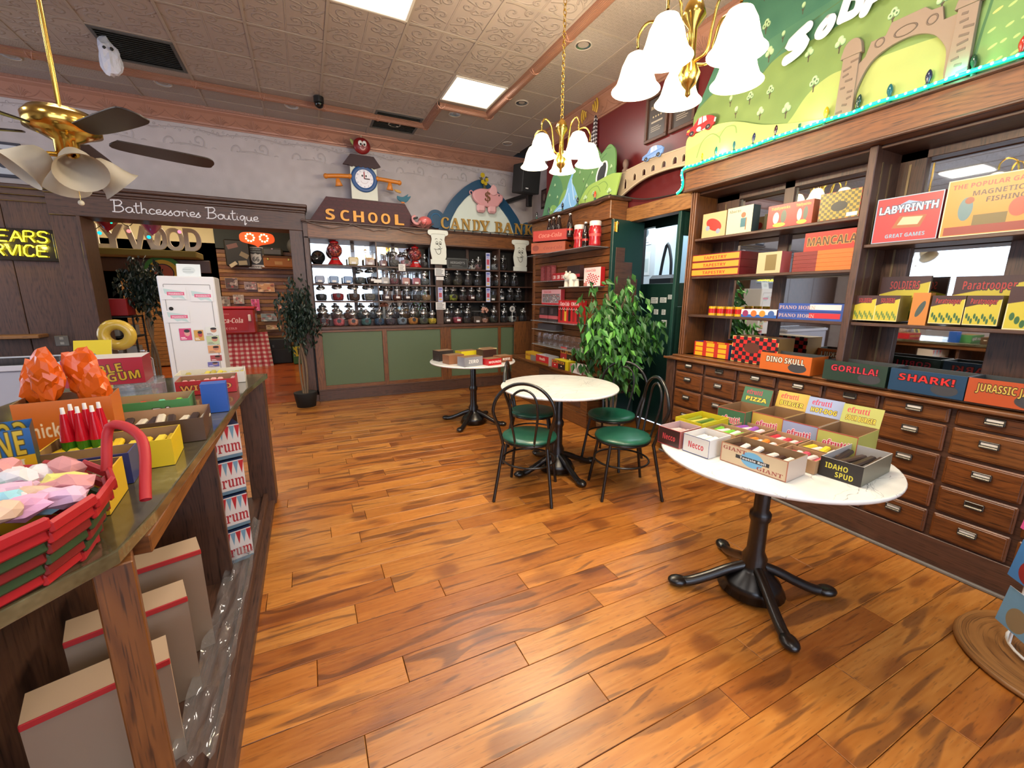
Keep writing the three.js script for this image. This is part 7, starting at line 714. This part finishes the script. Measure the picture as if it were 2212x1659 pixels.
{ const T = 0.776, A = -PI / 2 + 0.1, W = '#d8d4d0';
  put('c', 'beige giant chocolate roll tray at the front of the marble candy table', 1.785, T, -1.1, A, 0.29, 0.09, 0.16, { f: pr('#cbb493', '', '#000', { bd: '#b06a50', d: (c, w, h) => { disc(c, 100, 45, 34, 34, '#6aa8d0'); rect(c, 50, 38, 100, 16, '#1c1418'); tx(c, 'Tootsie Roll', 102, 46, 14, '#eee'); tx(c, 'GIANT', 44, 22, 22, '#8c2c28', { f: 'serif' }); tx(c, 'GIANT', 152, 72, 22, '#8c2c28', { f: 'serif' }); } }), r: '#c8b4a4' }, CARDD, ['#3a2420', '#d8d0c8']);
  put('c', 'dark brown candy tray with yellow lettering at the table edge', 2.09, T, -0.88, A, 0.15, 0.085, 0.3, { f: pr('#1c1210', '', '', { d: (c) => { tx(c, 'IDAHO', 80, 34, 34, '#d8cc3a'); tx(c, 'SPUD', 120, 66, 34, '#d8cc3a'); } }), r: '#6e6a58' }, '#a8a4a2', ['#2a1a18', '#3a2620']);
  put('c', 'white candy carton with blue checks at the table front', 1.72, T, -1.34, A, 0.14, 0.09, 0.17, { f: pr(W, 'Necco', '#c02030', { bd: '#2a3a7a' }), r: W }, W, ['#dcd8d4']); put('c', 'brown and red candy carton at the far front of the marble table', 1.7, T, -1.49, A, 0.13, 0.09, 0.17, { f: pr('#3c1c1a', 'Necco', '#d84a50', { bd: '#b03038' }), r: '#b06a68' }, '#b8a0a0', ['#d8c0bc', '#c89a98']);
  put('c', 'flat yellow tray of green and yellow candy sticks', 1.97, T, -1.58, A, 0.17, 0.08, 0.24, { f: pr('#c8b81c', ''), r: '#c8b81c' }, '#c8b81c', ['#7c8a2c', '#b8b04a', '#4c6a2c']);
  [['green', '#6ab03a', 1.97, -1.41], ['purple', '#8a4aa8', 2.12, -1.38], ['orange', '#d87a2a', 1.97, -1.22], ['red', '#b8283a', 2.12, -1.2], ['yellow', '#d0bc2c', 2.13, -1.03], ['pink', '#c84a60', 1.97, -1.03]].forEach(([n, c, x, z]) => put('c', `low cardboard tray of ${n} wrapped candy on the marble table`, x, T, z, A, 0.16, 0.06, 0.14, { f: CARD }, CARD, [c, '#d8cccc']));
  [['PIZZA', '#3c6a4a', -1.54], ['BURGER', '#c8a848', -1.38], ['HOT-DOG', '#98a4c4', -1.21], ['SOUR BURGER', '#b0b05c', -1.04]].forEach(([s, c, z], i) => put('h', `gummy candy display box with ${s.toLowerCase()} header card on the marble table`, 2.34 - (i ? 0 : 0.08), T, z, A, 0.165, 0.12, 0.24, { f: pr(c, 'efrutti', '#c82a4a', { st: '#f0d8d8', f: 'serif', bd: '#a83038' }), r: c }, CARDD, [pr(c, s, '#e0cc3a', { y: 0.7, st: '#604020', s: 30, tw: 150, d: (q) => tx(q, 'efrutti', 80, 26, 34, '#c82a4a', { f: 'serif' }) })]));
  [['grey silver', '#8c8c92', 'ZERO', 1.58, -4.3, 0.24, 0.1], ['brown tan', '#8a5a3c', '', 1.46, -4.52, 0.2, 0.1], ['red', '#c0141c', 'MOUNDS', 1.82, -4.27, 0.18, 0.07], ['yellow', '#d0bc1c', '', 1.72, -4.8, 0.24, 0.1], ['dark brown', '#3a1e18', '', 1.9, -4.6, 0.2, 0.13], ['brown orange', '#7a4426', 'REESE', 2.03, -4.42, 0.18, 0.07], ['black', '#2a2220', '', 1.42, -4.78, 0.2, 0.12], ['pale yellow', '#d8c890', '', 2.02, -4.85, 0.18, 0.11]].forEach(([n, c, s, x, z, w, h]) => put('b', `${n} chocolate box on the back bistro table`, x, T, z, 0.25, w, h, 0.14, { f: pr(c, s, '#e8e4e0', { s: 44 }), r: c, t: CARDD })); }
{ // hutch shelves
  const B = (l, z0, z1, y, h, f, d = 0.1, x = 3.3) => { const t = thing('game_box', l, 'box', [x + d / 2, y, (z0 + z1) / 2], -PI / 2), q = new PQ(); q.box(z1 - z0, h, d, f); q.build('printed_box', t); };
  B('wooden puzzle board with a red car on the top hutch shelf', -2.85, -2.61, 2.047, 0.205, { f: pr('#c8a878', '', '', { h: 180, d: (c) => { disc(c, 100, 90, 70, 40, '#a8281c', 0.5); disc(c, 50, 110, 18, 18, '#8a94a8'); disc(c, 140, 140, 18, 18, '#8a94a8'); } }), r: '#a88858' }, 0.03); B('cream abacus box beside the red car puzzle', -2.6, -2.37, 2.047, 0.21, { f: pr('#d8d0a8', 'Abacus', '#4a4a3c', { h: 180, y: 0.15, x: 0.3, s: 26, f: 'serif', d: (c) => { disc(c, 130, 60, 18, 18, '#a85a30'); rect(c, 112, 80, 40, 60, '#2c6a78'); rect(c, 150, 80, 8, 80, '#8a5a30'); } }), r: '#1c3438' }, 0.09);
  for (const [a, b, n] of [[-2.24, -2.05, 'first'], [-2.05, -1.91, 'second']]) B(`${n} orange red tiddly game box on the top hutch shelf`, a, b, 2.047, 0.165, { f: pr('#b8281c', 'Tiddlywinks', '#d8a838', { h: 160, y: 0.16, s: 26, d: (c) => { disc(c, 70, 90, 24, 40, '#d8d0c0'); disc(c, 130, 86, 22, 44, '#4a5a4a'); disc(c, 100, 140, 50, 14, '#d8c02c'); } }), r: '#a8582c' }, 0.08); B('yellow checkered bird game box leaning at the partition', -1.87, -1.62, 2.047, 0.18, { f: pr('#a88c28', '', '', { h: 150, bd: '#a0281c', d: (c) => { for (let i = 0; i < 14; i++) for (let j = 0; j < 10; j++) if ((i + j) % 2) rect(c, i * 15, j * 15, 15, 15, '#5a5428'); disc(c, 100, 80, 40, 26, '#24241c'); rect(c, 140, 120, 50, 20, '#e0dcd8'); } }), r: '#8a1c18' }, 0.05);
  const tap = pr('#7c1418', 'TAPESTRY', '#a82818', { h: 36, d: (c, w, h) => rect(c, 6, 5, 188, 26, '#d8982c'), s: 20 }); [0, 1, 2].forEach((i) => B(`${['bottom', 'middle', 'top'][i]} flat tapestry box of three on the second hutch shelf`, -2.92, -2.42, 1.712 + i * 0.064, 0.062, { f: tap, r: '#6a1418', t: '#7c1418' }, 0.24, 3.28)); B('sepia pictured box with pink side beside the tapestry boxes', -2.28, -2.09, 1.712, 0.16, { f: pr('#c0b088', '', '', { h: 150, d: (c) => rect(c, 70, 20, 90, 110, '#7a6838') }), r: '#a85a60' }, 0.12); for (let i = 0; i < 5; i++) B(`${['lowest', 'second', 'middle', 'fourth', 'highest'][i]} flat orange and maroon game box in the stack`, -2.0, -1.61, 1.712 + i * 0.028, 0.027, { f: pr('#d86a1c', '', '', { h: 20, d: (c) => rect(c, 0, 0, 84, 20, '#7a2018') }), r: '#d86a1c' }, 0.18); B('red lettered mancala game box on top of the orange boxes', -1.96, -1.61, 1.853, 0.13, { f: pr('#b82c18', 'MANCALA', '#4a2a14', { st: '#c89038', h: 80, s: 46, tw: 180 }), r: '#a82818' }, 0.06, 3.34);
  for (let i = 0; i < 4; i++) { const t = thing('tin_drum', ['first', 'second', 'third', 'fourth'][i] + ' small yellow and red tin on the third hutch shelf', 'tin', [3.34, 1.364, -2.68 + i * 0.088]); mesh('tin_body', new THREE.CylinderGeometry(0.036, 0.036, 0.08, 18), mat('#c8a01c', { roughness: 0.3 }), t, [0, 0.04, 0]); mesh('red_band', new THREE.CylinderGeometry(0.0365, 0.0365, 0.04, 18), mat('#b01c1c', { roughness: 0.3 }), t, [0, 0.04, 0]); } B('white and blue yo-yo display box beside the small tins', -2.37, -2.07, 1.364, 0.065, { f: pr('#d8d8dc', '', '', { h: 50, d: (c) => { rect(c, 0, 32, 200, 18, '#2458a8'); ['#8a2a5a', '#c86a2c', '#c88a2c', '#3a5a98'].forEach((k, i) => disc(c, 26 + i * 48, 26, 17, 19, k)); } }), r: '#7a4a50' }, 0.12); for (const i of [0, 1]) B(`${['lower', 'upper'][i]} long blue piano horn box on the third hutch shelf`, -2.06, -1.61, 1.364 + i * 0.06, 0.058, { f: pr('#2c4a98', 'PIANO HORN', '#d0a898', { h: 30, x: 0.3, s: 17, f: 'serif', d: (c) => rect(c, 100, 4, 90, 18, i ? '#d8d0d4' : '#c02830') }), r: '#2c4a98' }, 0.12);
  B('red and blue labyrinth game box on the upper hutch shelf', -1.525, -1.21, 1.862, 0.265, { f: pr('#b83034', 'LABYRINTH', '#e8e4e0', { h: 160, y: 0.28, st: '#2c3a5a', s: 36, tw: 180, bd: '#9ab0c4', d: (c) => { poly(c, [[30, 50], [100, 18], [176, 40]], '#8aa4c4'); poly(c, [[60, 110], [80, 70], [160, 74], [146, 114]], '#9a5a34'); poly(c, [[76, 100], [90, 74], [150, 78], [138, 104]], '#c0b494'); tx(c, 'GREAT GAMES', 104, 136, 18, '#7ab0c8'); } }), r: '#8a2024' }, 0.05); B('orange illustrated magnetic fishing game box on the upper hutch shelf', -1.2, -0.84, 1.862, 0.3, { f: pr('#c8862c', '', '', { h: 170, bd: '#d8c8a8', d: (c) => { tx(c, 'THE POPULAR GAME', 100, 22, 18, '#a83020'); tx(c, 'MAGNETIC', 110, 46, 20, '#3c2c1c'); tx(c, 'FISHING', 130, 68, 20, '#3c2c1c'); disc(c, 50, 90, 16, 34, '#5a7a80'); disc(c, 56, 66, 10, 10, '#8a4020'); disc(c, 160, 100, 20, 26, '#b04a30'); rect(c, 70, 110, 70, 36, '#6a5a28'); rect(c, 10, 140, 180, 24, '#8a3020'); } }), r: '#a83020' }, 0.05);
  const war = (s, y0) => pr('#c0b02c', s, '#b02c20', { st: '#2a1410', y: 0.2, s: 26, h: 110, bd: '#d8cc9c', d: (c, w, h) => { poly(c, [[0, 0], [200, 0], [200, 14], [0, 44]], '#3a1810'); for (let i = 0; i < 12; i++) disc(c, 20 + i * 15, 76 + (i % 3) * 9, 7, 10, y0 ? '#2c5a2c' : '#5c7a34'); } }); for (const [a, b, l] of [[-1.56, -1.44, 'green'], [-1.44, -1.32, 'yellow']]) B(`small ${l} toy soldiers box in the lower right hutch display`, a, b, 1.38, 0.16, { f: war('SOLDIERS', 0), r: '#8a7c48' }, 0.14); B('wide toy soldiers header box standing behind the small boxes', -1.5, -1.25, 1.38, 0.28, { f: war('SOLDIERS', 0), r: '#4a3a20' }, 0.02, 3.46); B('orange glider box between the soldier displays', -1.26, -1.18, 1.366, 0.19, { f: pr('#c07828', '', '', { h: 160, d: (c) => disc(c, 110, 80, 60, 24, '#3c4a44', -0.6) }), r: '#a86a28' }, 0.06); for (const [a, b, l] of [[-1.17, -1.03, 'first'], [-1.025, -0.89, 'second']]) B(`${l} yellow paratrooper box in the lower right hutch display`, a, b, 1.38, 0.16, { f: war('Paratrooper', 1), r: '#8a7c48' }, 0.14); B('wide paratrooper header box rising behind the yellow boxes', -1.14, -0.86, 1.38, 0.27, { f: war('Paratrooper', 1), r: '#4a3a20' }, 0.02, 3.46); B('tall military toy box at the right end of the hutch shelf', -0.87, -0.6, 1.366, 0.22, { f: war('FLYERS', 1), r: '#8a7c48' }, 0.14);
  B('red and black checkers box on the drawer counter', -2.42, -2.02, 0.985, 0.22, { f: pr('#c8201c', '', '', { h: 110, bd: '#d8c078', d: (c) => { for (let i = 0; i < 12; i++) for (let j = 0; j < 7; j++) if ((i + j) % 2) rect(c, i * 17, j * 16, 17, 16, '#1c1210'); disc(c, 90, 46, 34, 22, '#5a2c1c'); } }), r: '#8a6a3c', t: '#6a4a2c' }, 0.2); B('yellow and red stacked gum cartons at the end of the drawer counter', -2.83, -2.46, 0.985, 0.13, { f: pr('#b8281c', '', '', { d: (c) => { for (let i = 0; i < 3; i++) for (let j = 0; j < 3; j++) rect(c, 8 + i * 66, 4 + j * 30, 44, 24, '#d8a81c'); } }), r: '#2c4a90' }, 0.12, 3.32);
  [['dino skull', 'DINO SKULL', '#c8621c', '#ece0cc', -2.05, -1.68], ['gorilla', 'GORILLA!', '#1c3426', '#c8283a', -1.6, -1.25], ['shark', 'SHARK!', '#123a58', '#d02420', -1.235, -0.905], ['jurassic', 'JURASSIC JAWS', '#b04a1c', '#d0b44a', -0.9, -0.6]].forEach(([n, s, c, f, a, b]) => { const t = put('c', `${n} hand puppet display tray on the drawer counter`, 3.24, 0.985, (a + b) / 2, -PI / 2, b - a, 0.13, 0.2, { f: pr(c, s, f, { st: '#1c1010', y: 0.35, s: 38, tw: 150, d: (q) => disc(q, 150, 62, 34, 22, '#3c3c40') }), r: c }, '#3a3c3c', ['#4c4e50', '#3a3a3c']); }); }
// ---------- near counter with candy ----------
{
  const t = thing('display_counter', 'dark oak display counter with glossy stone patterned top and open toy shelf along the aisle', 'counter', [0, 0, 0]), top = extr(shapeOf([[-0.4, 1.32], [-0.36, 2.9], [-0.29, 3.45], [-1.4, 3.6], [-1.5, 0.75], [-0.9, 0.75], [-0.56, 0.95], [-0.42, 1.13]]), 0.035, 0.004); mesh('counter_top', uvm(at(top, [0, 0.93, 0], [-PI / 2, 0, 0]), 2), GTOP, t);
  const w = new MB(); w.span(-1.4, -0.5, 0.05, 0.92, -3.4, -3.34).span(-0.9, -0.86, 0.05, 0.92, -3.4, -0.9).span(-0.46, -0.31, 0.02, 0.93, -3.46, -3.3).span(-0.86, -0.45, 0.08, 0.92, -2.36, -2.33).wood(1).build('carcass', DOAK, t); const p = new MB(); p.box(0.07, 0.86, 0.1, [-0.455, 0.49, -1.19], [0, 0.3, 0]).wood(1).build('corner_post', OAK, t); new MB().span(-1.4, -0.36, 0.88, 0.93, -3.4, -3.3).span(-0.44, -0.4, 0.88, 0.93, -3.3, -1.25).wood(2).build('apron', OAK, t); const k = new MB(); k.span(-0.9, -0.37, 0.05, 0.085, -3.34, -1.1).span(-0.39, -0.36, 0, 0.11, -3.34, -1.2).span(-0.365, -0.325, 0, 0.05, -3.4, -1.2).wood(2).build('plinth', DOAK, t);
  const Y = 0.967, C = (l, x, z, w, h, d, c, s, fg, tr, cs, tn = 0.08) => put(tr ? 'c' : 'b', l, x, Y, z, tn, w, h, d, { f: pr(c, s, fg, { st: '#3a1c10', s: 44 }), r: c, t: c }, tr, cs);
  C('big empty yellow and blue torn candy carton beside the woven basket', -0.68, -1.4, 0.36, 0.1, 0.17, '#d0a414', '', '#fff', CARDD, ['#6a5238']); C('dark blue space candy carton behind the torn yellow one', -0.66, -1.58, 0.3, 0.095, 0.1, '#26306a', 'KISKO', '#d88a78', CARDD, ['#d0b828']); C('bright yellow open carton of wrapped suckers', -0.6, -1.74, 0.32, 0.09, 0.18, '#d8b80c', '', '#c05a18', CARDD, ['#d8b414', '#e0c83c']); C('brown open carton of dark wafer bars', -0.57, -2.02, 0.34, 0.09, 0.24, '#4a3018', '', '#fff', CARD, ['#2a1c1c', '#d0c8b4']); C('green red fun dip carton of colourful packets', -0.66, -2.34, 0.3, 0.1, 0.18, '#4c8a4c', 'Fun Dip', '#f0ecec', CARD, ['#c8301c', '#7cc03a', '#5cc0a0']); C('small blue pill candy box at the counter edge', -0.43, -2.4, 0.1, 0.14, 0.08, '#1c50a8', '', '#fff'); C('red and white wax bottle carton with pink tops', -0.55, -2.94, 0.28, 0.08, 0.2, '#b01c24', 'WICKED', '#e09a4a', CARDD, ['#d8a4a0']); C('white tray of yellow candies in a clear bag at the far counter end', -0.58, -3.25, 0.36, 0.07, 0.22, '#d8d4cc', '', '', '#d8d4cc', ['#c8b81c', '#a8981c']);
  put('b', 'red bubble gum box with yellow lettering on a clear bin', -0.88, 1.1, -2.66, 0.1, 0.28, 0.125, 0.2, { f: pr('#a8142c', '', '', { d: (c) => { tx(c, 'BUBBLE', 76, 40, 38, '#d0a81c', { st: '#3a1c08', rot: -0.12 }); tx(c, 'GUM', 146, 62, 38, '#d0a81c', { st: '#3a1c08', rot: -0.1 }); } }), r: '#8a2030', t: '#d8d4d4' }); mesh('bin', cbox(0.34, 0.13, 0.24, 0.006), FILM, thing('clear_bin', 'clear acrylic bin under the red bubble gum box', 'bin', [-0.88, Y + 0.066, -2.68])); put('b', 'tall orange candy stick box near the counter middle', -0.78, Y, -1.98, 0.15, 0.24, 0.2, 0.16, { f: pr('#c8640c', 'Chick-O-Stick', '#f0d8b8', { s: 28 }), r: '#c8640c' }, CARDD); for (let i = 0; i < 7; i++) single('orange_bag', ['first', 'second', 'third', 'fourth', 'fifth', 'sixth', 'seventh'][i] + ' crumpled orange candy bag sticking out of the orange box', 'bag', at(lump(0.045, i + 9, 0.4, 2), [0, 0, 0], undefined, [1, 1.6, 0.6]), mat('#d0560c', { roughness: 0.3 }), [-0.87 + (i % 4) * 0.06, 1.2 + (i % 3) * 0.03, -2.02 + (i % 2) * 0.07]); put('b', 'yellow and blue gold mine gum carton behind the basket', -0.84, Y, -1.55, 0.35, 0.26, 0.2, 0.12, { f: pr('#d0a010', 'GOLD MINE', '#c8a828', { h: 150, y: 0.2, st: '#3a3010', tw: 180, d: (c) => { rect(c, 0, 0, 200, 56, '#1c5a98'); tx(c, 'BUBBLE GUM', 110, 72, 22, '#d8d0b8', { f: 'serif' }); } }), r: '#2c3c34' });
  for (let i = 0; i < 6; i++) { const u = thing('squeeze_candy', ['first', 'second', 'third', 'fourth', 'fifth', 'sixth'][i] + ' red and green squeeze candy tube beside the orange box', 'candy', [-0.72 + (i % 3) * 0.035, Y, -1.82 + ((i / 3) | 0) * 0.05]); mesh('green_part', new THREE.CylinderGeometry(0.019, 0.017, 0.09, 12), mat('#2c6a12', { roughness: 0.2 }), u, [0, 0.045, 0]); mesh('red_part', new THREE.CylinderGeometry(0.008, 0.02, 0.09, 12), mat('#b80c20', { roughness: 0.2 }), u, [0, 0.135, 0]); mesh('tip', new THREE.CylinderGeometry(0.005, 0.006, 0.02, 8), WHITE, u, [0, 0.19, 0]); }
  { const b = thing('woven_basket', 'red and green woven ribbon basket full of wrapped taffy at the counter corner', 'basket', [-0.66, Y, -1.14]), r = rng(3); for (let i = 0; i < 6; i++) { const R = 0.19 + i * 0.009; for (let j = 0; j < 16; j++) { const a = j * PI / 8; mesh('ribbon_strip', cbox(R * 0.42, 0.026, 0.012, 0.005), mat(i > 3 || i === 0 ? '#a81820' : (j + i) % 2 ? '#2c4628' : '#7a1a1c', { roughness: 0.5 }), b, [R * Math.cos(a), 0.014 + i * 0.024, R * Math.sin(a)], [0, -a + PI / 2, 0.12]); } } mesh('handle', tubeGeo([[0.2, 0.14, -0.12], [0.21, 0.24, -0.16], [0.28, 0.22, -0.1], [0.3, 0.1, 0]], 0.011, 24, 8), mat('#a81820'), b); ['#d8a0c0', '#d8d0d4', '#d8cc70', '#c88888', '#90c8d8', '#80c098', '#d0b098', '#d8b0c8'].forEach((c, k) => { for (let i = 0; i < 8; i++) { const a = r() * 6.3, q = Math.sqrt(r()) * 0.18; single('wrapped_taffy', ['pink', 'white', 'yellow', 'rose', 'sky blue', 'mint green', 'peach', 'lilac'][k] + ' wax paper wrapped taffy in the woven basket', 'candy', at(lump(0.026, k * 9 + i, 0.35, 1), [0, 0, 0], undefined, [1.6, 0.9, 1]), mat(c, { roughness: 0.6 }), [-0.66 + q * Math.cos(a), Y + 0.135 + r() * 0.035, -1.14 + q * Math.sin(a)], a, ['pink', 'white', 'yellow', 'rose', 'sky blue', 'mint green', 'peach', 'lilac'][k] + ' taffies in the basket'); } }); }
  { const j = thing('wrapped_candy_jar', 'large clear jar of pale wrapped candies with a rainbow lollipop', 'jar', [-1.0, Y, -3.2]); mesh('glass', latheGeo([[0, 0], [0.13, 0], [0.14, 0.03], [0.14, 0.17], [0.11, 0.2], [0.12, 0.22]], 24), CLEAR, j); mesh('candies', latheGeo([[0, 0.005], [0.125, 0.01], [0.132, 0.16], [0, 0.18]], 24), candyTex(['#b09080', '#c8a898', '#907060']), j); mesh('lollipop', at(new THREE.TorusGeometry(0.06, 0.03, 10, 24), [0, 0.32, 0]), mat('#b8983c', { roughness: 0.2 }), j); const bnd = thing('header_card', 'yellow bird shaped candy header card standing on the counter', 'sign', [-1.08, Y, -3.0]), q = new PQ(); q.card(0.16, 0.32, pr('#d8c010', '', '', { w: 80, h: 150, d: (c) => { disc(c, 36, 60, 18, 26, '#4a7ab0'); disc(c, 46, 110, 22, 16, '#2c2c1c'); } }), '#ccc', [0, 0, 0], 0.35); q.build('card', bnd); }
  for (let i = 0; i < 4; i++) { const t2 = thing('toy_drum_box', ['lowest', 'second', 'third', 'highest'][i] + ' boxed little tin drum in the toy shelf stack', 'box', [-0.52, 0.1 + i * 0.19, -2.55 - i * 0.02], 0.35), q = new PQ(); q.box(0.24, 0.18, 0.2, { f: pr('#d0cccc', 'Tin Drum', '#a01c28', { f: 'serif', y: 0.65, s: 40, d: (c) => { for (let k = 0; k < 5; k++) poly(c, [[100 + k * 20, 4], [120 + k * 20, 4], [110 + k * 20, 40]], ['#b01c28', '#6a94b0'][k % 2]); rect(c, 0, 80, 200, 10, '#5a7a90'); } }), r: '#c8c0bc', t: '#1c2c50' }); q.build('printed_box', t2); }
  for (let i = 0; i < 3; i++) { const t2 = thing('toy_car_box', ['nearest', 'middle', 'far'][i] + ' open fronted red trimmed wooden toy box on the low shelf', 'box', [-0.62, 0.087, -1.42 - i * 0.24], 0.3), q = new PQ(); q.box(0.3, 0.36 + i * 0.04, 0.12, { f: '#8a7460', r: '#c0a488', t: '#c0a488' }); q.build('carton', t2); mesh('red_edge', cbox(0.302, 0.02, 0.006, 0.002), mat('#a81c1c'), t2, [0, 0.35 + i * 0.04, 0.061]); } const fm = new THREE.PlaneGeometry(0.12, 1.5, 8, 60), fp = fm.attributes.position, rr = noise2(5, 20, 20); for (let i = 0; i < fp.count; i++) fp.setZ(i, 0.03 + 0.06 * rr(fp.getX(i) * 60 + 5, fp.getY(i) * 12 + 8)); fm.computeVertexNormals(); single('plastic_wrap', 'crumpled clear plastic sheet lying along the low toy shelf', 'plastic', at(fm, [0, 0, 0], [-PI / 2, 0, 0]), FILM, [-0.42, 0.1, -2.05]); }
{ const t = thing('postcard_rack', 'white wire postcard spinner on a round wooden base', 'rack', [2.72, 0, -0.27]); mesh('base', latheGeo([[0, 0], [0.35, 0], [0.36, 0.012], [0.35, 0.03], [0, 0.032]], 40), LOAK, t); mesh('wire_ring', at(new THREE.TorusGeometry(0.2, 0.006, 6, 30), [0, 0.06, 0], [PI / 2, 0, 0]), WHITE, t); for (const a of [2.2, 3.2, 4.2]) mesh('wire_post', tubeGeo([[0.2 * Math.cos(a), 0.06, 0.2 * Math.sin(a)], [0.2 * Math.cos(a), 1.3, 0.2 * Math.sin(a)]], 0.005, 4, 6), WHITE, t); for (let i = 0; i < 5; i++) { const q = new PQ(); q.card(0.24, 0.17, pr(['#6a9ac0', '#3a78b8', '#c04a8a', '#8ab06a', '#7aa4c8'][i], i === 2 ? 'TOWN' : '', '#e8e8ec', { d: (c) => { disc(c, 70, 60, 40, 26, ['#8a7a60', '#8a2428', '#c86aa0', '#5a8a48', '#b0a080'][i]); disc(c, 150, 70, 30, 16, '#5a8a4a'); } }), '#d8d8dc', [0, 0, 0], 0.12); q.build('postcard', t, [-0.17, 0.14 + i * 0.22, -0.14], [0, -2.3, 0]); } }
renderer.render(scene, camera);
